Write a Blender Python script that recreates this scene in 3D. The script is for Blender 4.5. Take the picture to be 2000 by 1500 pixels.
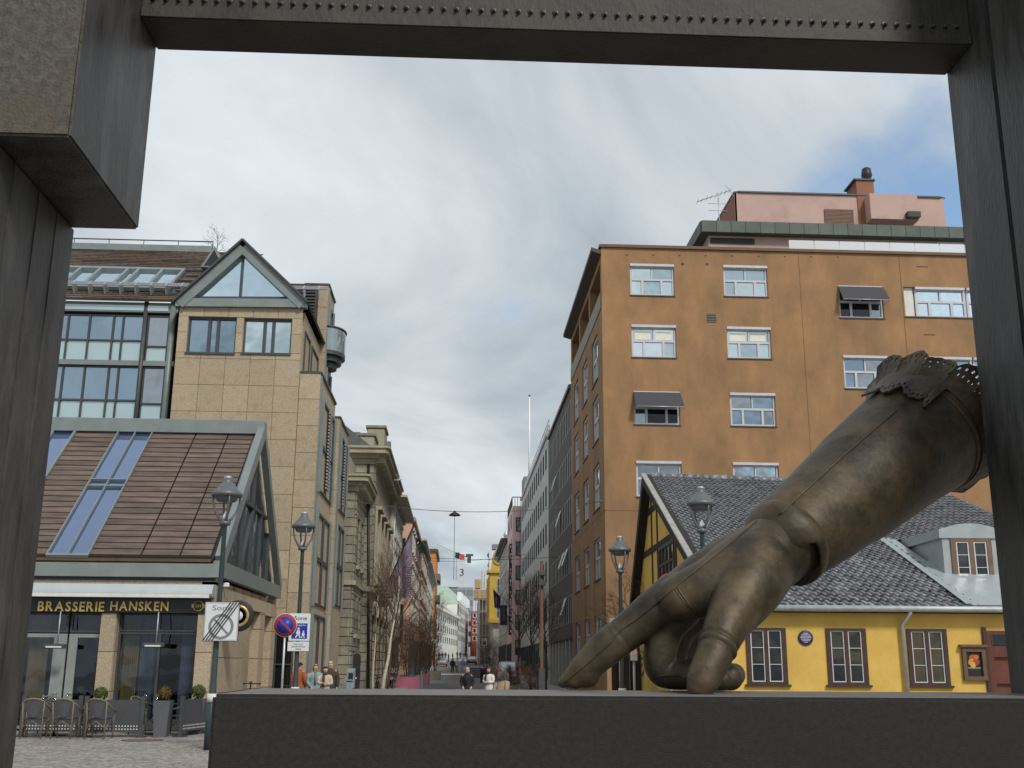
import bpy, bmesh, math, random
from mathutils import Vector, Matrix
from mathutils.bvhtree import BVHTree
random.seed(7)
for o in list(bpy.data.objects): bpy.data.objects.remove(o)
S = bpy.context.scene
C = S.collection
V = Vector
# ------------------------------------------------------------------ camera
FPX = 2130.0; PITCH = math.atan(548/2130.0); YAW = math.radians(2.73); ROLL = .007; EYE = V((0, 0, 1.75))
fw = V((math.sin(YAW)*math.cos(PITCH), math.cos(YAW)*math.cos(PITCH), math.sin(PITCH)))
r0 = V((math.cos(YAW), -math.sin(YAW), 0)); u0 = r0.cross(fw)
rt = r0*math.cos(ROLL)+u0*math.sin(ROLL); up = u0*math.cos(ROLL)-r0*math.sin(ROLL)
cd = bpy.data.cameras.new('camera'); cam = bpy.data.objects.new('camera', cd); C.objects.link(cam)
cd.sensor_width = 36; cd.lens = 36*FPX/2000; cd.clip_start = .05; cd.clip_end = 6000
cam.matrix_world = Matrix(((rt.x, up.x, -fw.x, EYE.x), (rt.y, up.y, -fw.y, EYE.y), (rt.z, up.z, -fw.z, EYE.z), (0, 0, 0, 1)))
S.camera = cam
def ray(x, y): return fw+rt*((x-1000)/FPX)+up*((750-y)/FPX)
def aY(x, y, Y): d = ray(x, y); return EYE+d*((Y-EYE.y)/d.y)
def aX(x, y, X): d = ray(x, y); return EYE+d*((X-EYE.x)/d.x)
def aZ(x, y, Z): d = ray(x, y); return EYE+d*((Z-EYE.z)/d.z)
def aP(x, y, o, n): d = ray(x, y); return EYE+d*((o-EYE).dot(n)/d.dot(n))
# ------------------------------------------------------------------ sky, sun, exposure
SUN_EL, SUN_AZ = math.radians(42), math.radians(155)      # azimuth from +Y towards +X: behind the viewer, to the right
W = bpy.data.worlds.new('World'); S.world = W; W.use_nodes = True
nt = W.node_tree; N = nt.nodes; L = nt.links; N.clear()
def nn(t, **k):
    n = N.new(t)
    for a, b in k.items():
        if a.startswith('i_'): n.inputs[a[2:].replace('_', ' ')].default_value = b
        else: setattr(n, a, b)
    return n
wo = nn('ShaderNodeOutputWorld'); bg = nn('ShaderNodeBackground'); bg.inputs[1].default_value = .15
sky = nn('ShaderNodeTexSky', sky_type='NISHITA', sun_disc=False, sun_elevation=SUN_EL, sun_rotation=SUN_AZ)
sky.air_density = 1.3; sky.dust_density = .4; sky.ozone_density = 2.5
tc = nn('ShaderNodeTexCoord')
sep = nn('ShaderNodeSeparateXYZ'); L.new(tc.outputs['Generated'], sep.inputs[0])
zc = nn('ShaderNodeMath', operation='MAXIMUM'); zc.inputs[1].default_value = 0; L.new(sep.outputs[2], zc.inputs[0])
za = nn('ShaderNodeMath', operation='ADD'); za.inputs[1].default_value = .34; L.new(zc.outputs[0], za.inputs[0])
dx = nn('ShaderNodeMath', operation='DIVIDE'); L.new(sep.outputs[0], dx.inputs[0]); L.new(za.outputs[0], dx.inputs[1])
dy = nn('ShaderNodeMath', operation='DIVIDE'); L.new(sep.outputs[1], dy.inputs[0]); L.new(za.outputs[0], dy.inputs[1])
cmb = nn('ShaderNodeCombineXYZ'); L.new(dx.outputs[0], cmb.inputs[0]); L.new(dy.outputs[0], cmb.inputs[1])
def cloudnoise(scale, off, detail=7, rough=.55, dist=.25):
    m = nn('ShaderNodeMapping'); m.inputs['Location'].default_value = off; L.new(cmb.outputs[0], m.inputs[0])
    n = nn('ShaderNodeTexNoise'); n.inputs['Scale'].default_value = scale; n.inputs['Detail'].default_value = detail
    n.inputs['Roughness'].default_value = rough; n.inputs['Distortion'].default_value = dist; L.new(m.outputs[0], n.inputs[0]); return n
SKY_OFF = (2.1, 4.3, 0)
cov = cloudnoise(1.5, SKY_OFF); shade = cloudnoise(2.1, (7.7, 1.2, 3), 7, .56, .5)
bx = nn('ShaderNodeMapRange', interpolation_type='SMOOTHSTEP'); L.new(sep.outputs[0], bx.inputs[0])      # cloud breaks up towards the east
for k, v_ in zip((1, 2, 3, 4), (.06, .36, .05, -.085)): bx.inputs[k].default_value = v_
ca = nn('ShaderNodeMath', operation='ADD'); L.new(cov.outputs['Fac'], ca.inputs[0]); L.new(bx.outputs[0], ca.inputs[1])
mr = nn('ShaderNodeMapRange'); L.new(ca.outputs[0], mr.inputs[0])
mr.inputs[1].default_value = .28; mr.inputs[2].default_value = .45; mr.interpolation_type = 'SMOOTHSTEP'
sr = nn('ShaderNodeValToRGB'); L.new(shade.outputs['Fac'], sr.inputs[0])
sr.color_ramp.elements[0].position = .32; sr.color_ramp.elements[0].color = (2.45, 2.85, 3.2, 1)
sr.color_ramp.elements[1].position = .68; sr.color_ramp.elements[1].color = (4.95, 5.25, 5.45, 1)
mx = nn('ShaderNodeMix', data_type='RGBA'); L.new(mr.outputs[0], mx.inputs[0]); L.new(sky.outputs[0], mx.inputs[6]); L.new(sr.outputs[0], mx.inputs[7])
L.new(mx.outputs[2], bg.inputs[0]); L.new(bg.outputs[0], wo.inputs[0])
sl = bpy.data.lights.new('sun', 'SUN'); sl.energy = 2.2; sl.angle = math.radians(10); sl.color = (1, .955, .88)
so = bpy.data.objects.new('sun', sl); C.objects.link(so)
sd = V((math.sin(SUN_AZ)*math.cos(SUN_EL), math.cos(SUN_AZ)*math.cos(SUN_EL), math.sin(SUN_EL)))
so.rotation_euler = sd.to_track_quat('Z', 'Y').to_euler(); so.location = (0, -20, 40)
S.view_settings.view_transform = 'Standard'; S.view_settings.look = 'None'; S.view_settings.gamma = 1
S.view_settings.use_curve_mapping = False; S.view_settings.exposure = .1
# ------------------------------------------------------------------ materials
MATS = {}
def mat(n, c, r=.75, v=.13, s=3, m=0, b=0, bs=40, rnd=0, c2=None, st=None, spec=.4, c3=None, s3=.6, f3=(.5, .7), em=0, coat=0, ostr=None):
    if n in MATS: return MATS[n]
    M = bpy.data.materials.new(n); M.use_nodes = True; t = M.node_tree; t.nodes.clear(); A = t.nodes.new; K = t.links.new
    out = A('ShaderNodeOutputMaterial'); P = A('ShaderNodeBsdfPrincipled'); K(P.outputs[0], out.inputs[0])
    g = A('ShaderNodeNewGeometry'); src = g.outputs['Position']
    if ostr: tcx = A('ShaderNodeTexCoord'); src = tcx.outputs['Object']
    if st or ostr:
        mp = A('ShaderNodeMapping'); mp.inputs['Scale'].default_value = st or ostr; K(src, mp.inputs[0]); src = mp.outputs[0]
    nz = A('ShaderNodeTexNoise'); nz.inputs['Scale'].default_value = s; nz.inputs['Detail'].default_value = 8; nz.inputs['Roughness'].default_value = .62; K(src, nz.inputs[0])
    mr = A('ShaderNodeMapRange'); mr.inputs[1].default_value = .33; mr.inputs[2].default_value = .67; K(nz.outputs[0], mr.inputs[0])
    mi = A('ShaderNodeMix'); mi.data_type = 'RGBA'; K(mr.outputs[0], mi.inputs[0])
    mi.inputs[6].default_value = (*[x*(1-v) for x in c], 1); mi.inputs[7].default_value = (*(c2 or [min(1, x*(1+v)) for x in c]), 1)
    col = mi.outputs[2]
    if c3:
        n3 = A('ShaderNodeTexNoise'); n3.inputs['Scale'].default_value = s3; n3.inputs['Detail'].default_value = 9; n3.inputs['Roughness'].default_value = .68; K(src, n3.inputs[0])
        m3 = A('ShaderNodeMapRange'); m3.inputs[1].default_value = f3[0]; m3.inputs[2].default_value = f3[1]; K(n3.outputs[0], m3.inputs[0])
        mj = A('ShaderNodeMix'); mj.data_type = 'RGBA'; K(m3.outputs[0], mj.inputs[0]); K(col, mj.inputs[6]); mj.inputs[7].default_value = (*c3, 1); col = mj.outputs[2]
    if rnd:
        oi = A('ShaderNodeObjectInfo'); ma = A('ShaderNodeMapRange'); ma.inputs[3].default_value = 1-rnd; ma.inputs[4].default_value = 1+rnd; K(oi.outputs['Random'], ma.inputs[0])
        h = A('ShaderNodeHueSaturation'); K(ma.outputs[0], h.inputs['Value']); K(col, h.inputs['Color']); col = h.outputs[0]
    K(col, P.inputs['Base Color'])
    rr = A('ShaderNodeMapRange'); rr.inputs[3].default_value = max(0, r-.1); rr.inputs[4].default_value = min(1, r+.1); K(nz.outputs[0], rr.inputs[0]); K(rr.outputs[0], P.inputs['Roughness'])
    P.inputs['Metallic'].default_value = m; P.inputs['Specular IOR Level'].default_value = spec; P.inputs['Coat Weight'].default_value = coat
    if em: P.inputs['Emission Color'].default_value = (*c, 1); P.inputs['Emission Strength'].default_value = em
    if b:
        nb = A('ShaderNodeTexNoise'); nb.inputs['Scale'].default_value = bs; nb.inputs['Detail'].default_value = 6; K(src, nb.inputs[0])
        bp = A('ShaderNodeBump'); bp.inputs['Strength'].default_value = b; bp.inputs['Distance'].default_value = .02; K(nb.outputs[0], bp.inputs['Height']); K(bp.outputs[0], P.inputs['Normal'])
    MATS[n] = M; return M
def glass(n, c, refl, tint=(.9, .96, 1), clear=False, wav=.03, ws=.7, rnd=0):
    if n in MATS: return MATS[n]
    M = bpy.data.materials.new(n); M.use_nodes = True; t = M.node_tree; t.nodes.clear(); A = t.nodes.new; K = t.links.new
    out = A('ShaderNodeOutputMaterial'); mixs = A('ShaderNodeMixShader'); K(mixs.outputs[0], out.inputs[0])
    g = A('ShaderNodeNewGeometry'); nb = A('ShaderNodeTexNoise'); nb.inputs['Scale'].default_value = ws; nb.inputs['Detail'].default_value = 2; K(g.outputs['Position'], nb.inputs[0])
    bp = A('ShaderNodeBump'); bp.inputs['Strength'].default_value = wav; bp.inputs['Distance'].default_value = 1; K(nb.outputs[0], bp.inputs['Height'])
    gl = A('ShaderNodeBsdfGlossy'); gl.inputs['Roughness'].default_value = .015; gl.inputs[0].default_value = (*tint, 1); K(bp.outputs[0], gl.inputs['Normal'])
    if clear: df = A('ShaderNodeBsdfTransparent'); df.inputs[0].default_value = (*c, 1)
    else:
        df = A('ShaderNodeBsdfDiffuse'); df.inputs[0].default_value = (*c, 1)
        if rnd:
            oi = A('ShaderNodeObjectInfo'); ma = A('ShaderNodeMapRange'); ma.inputs[3].default_value = 1-rnd; ma.inputs[4].default_value = 1+rnd; K(oi.outputs['Random'], ma.inputs[0])
            h = A('ShaderNodeHueSaturation'); K(ma.outputs[0], h.inputs['Value']); h.inputs['Color'].default_value = (*c, 1); K(h.outputs[0], df.inputs[0])
    fr = A('ShaderNodeLayerWeight'); fr.inputs[0].default_value = .25
    mm = A('ShaderNodeMapRange'); mm.inputs[3].default_value = refl; mm.inputs[4].default_value = min(1, refl+.5); K(fr.outputs['Facing'], mm.inputs[0])
    K(mm.outputs[0], mixs.inputs[0]); K(df.outputs[0], mixs.inputs[1]); K(gl.outputs[0], mixs.inputs[2])
    MATS[n] = M; return M
# ------------------------------------------------------------------ object helpers
def tag(o, label, cat, group=None, kind=None):
    if label: o['label'] = label
    if cat: o['category'] = cat
    if group: o['group'] = group
    if kind: o['kind'] = kind
    return o
def thing(name, label, cat, loc=(0, 0, 0), group=None, rz=0):
    o = bpy.data.objects.new(name, None); o.empty_display_size = .2; C.objects.link(o); o.location = loc; o.rotation_euler = (0, 0, rz)
    return tag(o, label, cat, group)
ROOTLOC = {}
def origin(o):                                   # world location of an unrotated ancestor chain
    p = V((0, 0, 0))
    while o: p = p+o.location; o = o.parent
    return p
def link(name, me, parent=None, local=False):
    o = bpy.data.objects.new(name, me); C.objects.link(o)
    if parent:
        o.parent = parent
        if not local: o.location = -origin(parent)
    return o
class Fr:                                        # a frame: u, v, w axes on an origin
    def __init__(s, o, u, v, w): s.o, s.u, s.v, s.w = V(o), V(u).normalized(), V(v).normalized(), V(w).normalized()
    def P(s, u, v, w=0): return s.o+s.u*u+s.v*v+s.w*w
    def uv(s, px, py):
        q = aP(px, py, s.o, s.w)-s.o; return q.dot(s.u), q.dot(s.v)
    def mtx(s):
        return Matrix(((s.u.x, s.v.x, s.w.x, 0), (s.u.y, s.v.y, s.w.y, 0), (s.u.z, s.v.z, s.w.z, 0), (0, 0, 0, 1)))
WORLD = Fr((0, 0, 0), (1, 0, 0), (0, 1, 0), (0, 0, 1))
class MB:
    def __init__(s, fr=WORLD): s.v, s.f, s.mi, s.ms, s.fr, s.sm = [], [], [], [], fr, []
    def m(s, material):
        if material not in s.ms: s.ms.append(material)
        return s.ms.index(material)
    def add(s, vs, fs, mt=None, smooth=False, raw=False):
        k = len(s.v); s.v += [V(q) if raw else s.fr.P(*q) for q in vs]; i = s.m(mt) if mt else 0
        for f in fs: s.f.append([a+k for a in f]); s.mi.append(i); s.sm.append(smooth)
        return s
    def box(s, a0, a1, b0, b1, c0, c1, mt=None):
        return s.add([(a, b, c) for c in (c0, c1) for b in (b0, b1) for a in (a0, a1)],
                     [(0, 2, 3, 1), (4, 5, 7, 6), (0, 1, 5, 4), (2, 6, 7, 3), (0, 4, 6, 2), (1, 3, 7, 5)], mt)
    def poly(s, pts, mt=None): return s.add(pts, [list(range(len(pts)))], mt)
    def prism(s, pts, off, mt=None):              # pts polygon, off = extrusion vector in frame coordinates
        n = len(pts); a = [V(q) for q in pts]; b = [q+V(off) for q in a]
        return s.add(a+b, [list(range(n)), list(range(2*n-1, n-1, -1))]+[(i, (i+1) % n, n+(i+1) % n, n+i) for i in range(n)], mt)
    def tube(s, pts, r, n=6, mt=None, caps=True, smooth=True):
        pts = [V(q) for q in pts]; rs = r if isinstance(r, (list, tuple)) else [r]*len(pts); k = len(pts); vs = []; fs = []
        pn = None
        for i, q in enumerate(pts):
            t = (pts[min(i+1, k-1)]-pts[max(i-1, 0)]);
            if t.length < 1e-9: t = V((0, 0, 1))
            t.normalize()
            if pn is None: a = t.cross(V((0, 0, 1)) if abs(t.z) < .9 else V((1, 0, 0))).normalized()
            else:
                a = pn-t*pn.dot(t); a = a.normalized() if a.length > 1e-6 else t.orthogonal().normalized()
            pn = a; b = t.cross(a)
            for j in range(n):
                w = 2*math.pi*j/n; vs.append(q+(a*math.cos(w)+b*math.sin(w))*rs[i])
        for i in range(k-1):
            for j in range(n): fs.append((i*n+j, i*n+(j+1) % n, (i+1)*n+(j+1) % n, (i+1)*n+j))
        if caps: fs += [list(range(n))[::-1], list(range((k-1)*n, k*n))]
        return s.add(vs, fs, mt, smooth)
    def lathe(s, prof, c=(0, 0, 0), n=16, mt=None, smooth=True):    # prof: (r, z)
        vs = []; fs = []; c = V(c)
        for r, z in prof:
            for j in range(n): w = 2*math.pi*j/n; vs.append(c+V((r*math.cos(w), r*math.sin(w), z)))
        for i in range(len(prof)-1):
            for j in range(n): fs.append((i*n+j, i*n+(j+1) % n, (i+1)*n+(j+1) % n, (i+1)*n+j))
        fs += [list(range(n))[::-1], list(range((len(prof)-1)*n, len(prof)*n))]
        return s.add(vs, fs, mt, smooth)
    def build(s, name, mt=None, parent=None, local=False, bev=0, bseg=1):
        me = bpy.data.meshes.new(name); me.from_pydata([tuple(q) for q in s.v], [], s.f)
        if mt and not s.ms: me.materials.append(mt)
        for q in s.ms: me.materials.append(q)
        for p, i, sm in zip(me.polygons, s.mi, s.sm): p.material_index = i; p.use_smooth = sm
        bm = bmesh.new(); bm.from_mesh(me)
        if bev: bmesh.ops.bevel(bm, geom=[e for e in bm.edges if len(e.link_faces) == 2 and e.calc_face_angle() > .3], offset=bev, segments=bseg, affect='EDGES', clamp_overlap=True)
        bmesh.ops.recalc_face_normals(bm, faces=bm.faces); bm.to_mesh(me); bm.free()
        return link(name, me, parent, local)
UC = {}
def ucube(mt, bev=.03):
    k = (mt.name, bev)
    if k not in UC:
        b = MB(); b.box(-.5, .5, -.5, .5, -.5, .5); o = b.build('unit', mt, bev=bev); UC[k] = o.data; bpy.data.objects.remove(o)
    return UC[k]
def piece(name, mt, parent, fr, a0, a1, b0, b1, c0, c1, tilt=0, bev=.03):   # shared-mesh box piece placed in frame fr
    o = bpy.data.objects.new(name, ucube(mt, bev)); C.objects.link(o); o.parent = parent
    c = fr.P((a0+a1)/2, (b0+b1)/2, (c0+c1)/2)-origin(parent)
    R = fr.mtx()
    if tilt: R = R @ Matrix.Rotation(tilt, 4, 'X')
    o.matrix_local = Matrix.Translation(c) @ R @ Matrix.Diagonal((abs(a1-a0), abs(b1-b0), abs(c1-c0), 1))
    return o
def copy_tree(o, parent=None):
    c = o.copy(); C.objects.link(c); c.parent = parent
    for ch in list(o.children): copy_tree(ch, c)
    return c
TXT = {}
def text_mesh(s, size, ext=.01, align='LEFT', bold=0):
    cu = bpy.data.curves.new('txt', 'FONT'); cu.body = s; cu.size = size; cu.extrude = ext; cu.align_x = align; cu.offset = bold; cu.resolution_u = 3
    o = bpy.data.objects.new('txt', cu); C.objects.link(o); dg = bpy.context.evaluated_depsgraph_get()
    me = bpy.data.meshes.new_from_object(o.evaluated_get(dg)); bpy.data.objects.remove(o); return me
def lettering(name, s, size, mt, parent, fr, u, v, w, ext=.01, bold=0, fit=None, fith=None, rot=0, align='LEFT', mirror=False):
    me = text_mesh(s, size, ext, align, bold); me.materials.clear(); me.materials.append(mt)
    xs = [q.co.x for q in me.vertices]; ys = [q.co.y for q in me.vertices]
    sx = sy = 1
    if xs and fit: sx = fit/(max(xs)-min(xs)); sy = sx
    if ys and fith: sy = fith/(max(ys)-min(ys))
    x0 = min(xs) if xs and align == 'LEFT' else 0
    ca, sa = math.cos(rot), math.sin(rot)
    for q in me.vertices:
        x, y, z = (q.co.x-x0)*sx, q.co.y*sy, q.co.z
        if mirror: y = -y
        q.co = fr.P(u+x*ca-y*sa, v+x*sa+y*ca, w+z)
    return link(name, me, parent)
def evalmod(o):
    dg = bpy.context.evaluated_depsgraph_get(); me = bpy.data.meshes.new_from_object(o.evaluated_get(dg)); return me
def skinned(name, verts, edges, radii, mt, parent, sub=2, root=0, local=True):
    me = bpy.data.meshes.new(name); me.from_pydata([tuple(q) for q in verts], edges, []); o = bpy.data.objects.new(name, me); C.objects.link(o)
    o.modifiers.new('k', 'SKIN'); me.skin_vertices or 0
    for i, d in enumerate(me.skin_vertices[0].data):
        r = radii[i]; d.radius = r if isinstance(r, tuple) else (r, r); d.use_root = (i == root)
    sb = o.modifiers.new('s', 'SUBSURF'); sb.levels = sub; sb.render_levels = sub
    m2 = evalmod(o); m2.name = name; bpy.data.objects.remove(o); m2.materials.clear(); m2.materials.append(mt)
    for p in m2.polygons: p.use_smooth = True
    return link(name, m2, parent, local)
# a wall face with rectangular openings and their reveals
def holed(mb, w, h, holes, depth, mt, u0=0, v0=0, rmt=None):
    us = sorted({u0, w}|{round(x, 4) for q in holes for x in (q[0], q[2]) if u0 < x < w}); vs = sorted({v0, h}|{round(x, 4) for q in holes for x in (q[1], q[3]) if v0 < x < h})
    for i in range(len(us)-1):
        for j in range(len(vs)-1):
            cu, cv = (us[i]+us[i+1])/2, (vs[j]+vs[j+1])/2
            if any(q[0] < cu < q[2] and q[1] < cv < q[3] for q in holes): continue
            mb.poly([(us[i], vs[j], 0), (us[i+1], vs[j], 0), (us[i+1], vs[j+1], 0), (us[i], vs[j+1], 0)], mt)
    for a, b, c, d in holes:
        a = max(a, u0); c = min(c, w); b = max(b, v0); d = min(d, h)
        for p, q in (((a, b), (c, b)), ((c, b), (c, d)), ((c, d), (a, d)), ((a, d), (a, b))):
            mb.poly([(*p, 0), (*q, 0), (*q, -depth), (*p, -depth)], rmt or mt)
        mb.poly([(a, b, -depth), (c, b, -depth), (c, d, -depth), (a, d, -depth)], rmt or mt)
WIN = {}
def grid(nx, ny, b=.06, asp=1.0, m=None):       # pane rectangles of a unit window; b = bar width as a share of the width
    m = m or b*.7; bh, mh = b*asp, m*asp; pw = (1-2*b-(nx-1)*m)/nx; ph = (1-2*bh-(ny-1)*mh)/ny
    return [(b+i*(pw+m), bh+j*(ph+mh), b+i*(pw+m)+pw, bh+j*(ph+mh)+ph) for j in range(ny) for i in range(nx)]
def frame_mesh(fm, lay):
    k = (fm.name, tuple(round(x, 3) for q in lay for x in q))
    if k in WIN: return WIN[k]
    b = MB(); b.add([(0, 0, 0), (1, 0, 0), (1, 1, 0), (0, 1, 0), (0, 0, 1), (1, 0, 1), (1, 1, 1), (0, 1, 1)], [(0, 1, 5, 4), (1, 2, 6, 5), (2, 3, 7, 6), (3, 0, 4, 7)], fm)
    us = sorted({0, 1}|{x for q in lay for x in (q[0], q[2])}); vs = sorted({0, 1}|{x for q in lay for x in (q[1], q[3])})
    for i in range(len(us)-1):
        for j in range(len(vs)-1):
            cu, cv = (us[i]+us[i+1])/2, (vs[j]+vs[j+1])/2
            if not any(q[0] < cu < q[2] and q[1] < cv < q[3] for q in lay):
                b.poly([(us[i], vs[j], 1), (us[i+1], vs[j], 1), (us[i+1], vs[j+1], 1), (us[i], vs[j+1], 1)], fm)
    for a, c, d, e in lay:
        for p, q in (((a, c), (d, c)), ((d, c), (d, e)), ((d, e), (a, e)), ((a, e), (a, c))):
            b.poly([(*p, 1), (*q, 1), (*q, .15), (*p, .15)], fm)
    o = b.build('frame'); WIN[k] = o.data; bpy.data.objects.remove(o); return WIN[k]
def quad_mesh(gm):
    if gm.name not in UC:
        b = MB(); b.poly([(0, 0, 0), (1, 0, 0), (1, 1, 0), (0, 1, 0)]); o = b.build('pane', gm); UC[gm.name] = o.data; bpy.data.objects.remove(o)
    return UC[gm.name]
def window(parent, fr, q, w, fm, gm, lay=None, nx=2, ny=2, bar=.06, thick=.06, name='window', label=None, panes=True):
    a, b, c, d = q
    if lay is None: lay = grid(nx, ny, round(bar/(c-a), 2), round((c-a)/(d-b), 1))
    o = bpy.data.objects.new(name, frame_mesh(fm, lay)); C.objects.link(o); o.parent = parent
    o.matrix_local = Matrix.Translation(fr.P(a, b, w)-origin(parent)) @ fr.mtx() @ Matrix.Diagonal((c-a, d-b, thick, 1))
    if label: o['label'] = label
    gms = gm if isinstance(gm, list) else [gm]
    for i, r in enumerate(lay):
        g = bpy.data.objects.new('pane', quad_mesh(gms[i % len(gms)])); C.objects.link(g); g.parent = o
        g.matrix_local = Matrix.Translation((r[0]-.004, r[1]-.004, .2)) @ Matrix.Diagonal((r[2]-r[0]+.008, r[3]-r[1]+.008, 1, 1))
    return o
# ================================================================== materials used by several things
M_STEEL = mat('weathered_steel', (.045, .043, .040), .5, .25, 5, m=.25, b=.25, bs=26, c2=(.075, .072, .066), c3=(.125, .122, .118), s3=1.6, f3=(.5, .75), st=(2.2, 2.2, .55))
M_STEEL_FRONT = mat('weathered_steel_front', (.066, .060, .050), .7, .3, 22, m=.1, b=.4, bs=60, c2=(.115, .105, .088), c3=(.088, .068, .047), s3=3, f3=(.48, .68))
M_PLINTH = mat('shaded_plinth_steel', (.0125, .0105, .0085), .75, .4, 38, m=.0, b=.25, bs=160, c2=(.026, .022, .0175), c3=(.012, .0115, .0105), s3=1.3, f3=(.45, .75))  # the shade lying on the plinth front is put into this dark colour
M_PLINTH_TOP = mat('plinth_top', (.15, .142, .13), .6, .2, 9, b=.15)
M_BLACK = mat('black_metal', (.02, .02, .021), .45, .2, 6)
M_DKGREY = mat('dark_grey_metal', (.07, .072, .075), .5, .15, 5, m=.2)
M_GREEN = mat('dark_green_post', (.035, .055, .055), .45, .15, 8)
M_GALV = mat('galvanised', (.42, .44, .45), .4, .12, 9, m=.5)
M_WHITE = mat('white_paint', (.78, .78, .76), .5, .05, 4)
M_OFFW = mat('off_white', (.62, .62, .58), .6, .08, 4)
M_SKIN = mat('skin', (.52, .33, .25), .55, .08, 14)
M_STONEY = mat('beige_travertine', (.37, .295, .20), .85, .2, 22, b=.5, bs=45, rnd=.09, c2=(.48, .39, .27), c3=(.25, .19, .12), s3=3.2, f3=(.52, .82))
M_GREENMET = mat('grey_green_metal', (.20, .23, .222), .45, .1, 2, m=.15)
M_DKFRAME = mat('dark_window_frame', (.055, .06, .062), .45, .1, 5)
M_LAMP = mat('lamp_grey', (.13, .14, .145), .45, .1, 7, m=.3)
G_SKY = glass('glass_sky', (.05, .07, .08), .78, (.86, .98, 1.0), wav=.02)
G_BLUE = glass('glass_blue', (.025, .045, .06), .42, (.62, .80, .95), wav=.02)
G_SKY2 = glass('glass_sky_soft', (.06, .10, .115), .56, (.80, .95, 1.0), wav=.03)
G_MID = glass('glass_mid', (.03, .04, .045), .36, (.85, .93, 1.0), wav=.03, rnd=.5)
G_DARK = glass('glass_dark', (.010, .011, .012), .035, (.9, .95, 1.0), wav=.03)
G_SPAN = glass('glass_spandrel', (.33, .45, .45), .22, (.85, .95, 1.0), wav=.01)
G_CLEAR = glass('glass_clear', (.55, .60, .64), .05, (.8, .88, 1.0), clear=True, wav=.03)
# ================================================================== ground
GP = [(-60, 0), (45, 0), (96, .32), (146, .82), (195, 1.75), (370, 4.6), (520, 6.2), (800, 8), (3000, 20)]
def gz(y):
    for (a, za), (b, zb) in zip(GP, GP[1:]):
        if a <= y <= b: return za+(zb-za)*(y-a)/(b-a)
    return GP[0][1] if y < GP[0][0] else GP[-1][1]
def cobble(n, c, sc, dark=.45):
    M = bpy.data.materials.new(n); M.use_nodes = True; t = M.node_tree; A = t.nodes.new; K = t.links.new; P = t.nodes['Principled BSDF']
    g = A('ShaderNodeNewGeometry'); mp = A('ShaderNodeMapping'); mp.inputs['Scale'].default_value = (sc, sc*1.5, 1); mp.inputs['Rotation'].default_value = (0, 0, .35); K(g.outputs['Position'], mp.inputs[0])
    vo = A('ShaderNodeTexVoronoi'); vo.feature = 'DISTANCE_TO_EDGE'; vo.inputs['Scale'].default_value = 1; vo.inputs['Randomness'].default_value = .45; K(mp.outputs[0], vo.inputs[0])
    vc = A('ShaderNodeTexVoronoi'); vc.inputs['Scale'].default_value = 1; vc.inputs['Randomness'].default_value = .45; K(mp.outputs[0], vc.inputs[0])
    r = A('ShaderNodeMapRange'); r.inputs[1].default_value = .03; r.inputs[2].default_value = .14; K(vo.outputs[0], r.inputs[0])
    hs = A('ShaderNodeHueSaturation'); hs.inputs['Color'].default_value = (*c, 1); sp = A('ShaderNodeSeparateColor'); K(vc.outputs['Color'], sp.inputs[0])
    vr = A('ShaderNodeMapRange'); vr.inputs[3].default_value = .72; vr.inputs[4].default_value = 1.25; K(sp.outputs[0], vr.inputs[0]); K(vr.outputs[0], hs.inputs['Value'])
    nz = A('ShaderNodeTexNoise'); nz.inputs['Scale'].default_value = .5; nz.inputs['Detail'].default_value = 6; K(g.outputs['Position'], nz.inputs[0])
    m2 = A('ShaderNodeMix'); m2.data_type = 'RGBA'; m2.blend_type = 'MULTIPLY'; m2.inputs[0].default_value = .5; K(hs.outputs[0], m2.inputs[6]); K(nz.outputs[0], m2.inputs[7])
    mi = A('ShaderNodeMix'); mi.data_type = 'RGBA'; K(r.outputs[0], mi.inputs[0]); mi.inputs[6].default_value = (*[x*dark for x in c], 1); K(m2.outputs[2], mi.inputs[7]); K(mi.outputs[2], P.inputs['Base Color'])
    P.inputs['Roughness'].default_value = .8; bp = A('ShaderNodeBump'); bp.inputs['Strength'].default_value = .7; bp.inputs['Distance'].default_value = .03; K(r.outputs[0], bp.inputs['Height']); K(bp.outputs[0], P.inputs['Normal'])
    return M
M_COB = cobble('cobbles', (.46, .41, .36), 6.0, .3)
M_SLAB = mat('paving_slabs', (.33, .32, .30), .85, .12, 2, b=.2)
M_ASPH = mat('asphalt', (.20, .195, .185), .88, .12, 2, b=.3, bs=60, c3=(.25, .24, .23), s3=.3)
def strip(name, x0, x1, ys, dz, m, lift=0):
    b = MB(); n = len(ys)
    vs = [(x, y, gz(y)+dz) for y in ys for x in (x0, x1)]
    b.add(vs, [(2*i, 2*i+1, 2*i+3, 2*i+2) for i in range(n-1)])
    o = b.build(name, m); o['kind'] = 'structure'; return o
YS = [45, 60, 80, 96, 120, 146, 170, 195, 250, 310, 370, 440, 520]
strip('ground', -900, 900, [-60, 45, 96, 146, 195, 370, 520, 800, 3000], -.012, M_SLAB)
strip('plaza', -30, 30, [-12, 45], .0, M_COB)
strip('road', -3.0, 4.6, YS, -.004, M_ASPH)
strip('light_crossing', -3.0, 4.6, [124, 132], .004, M_OFFW)
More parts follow.
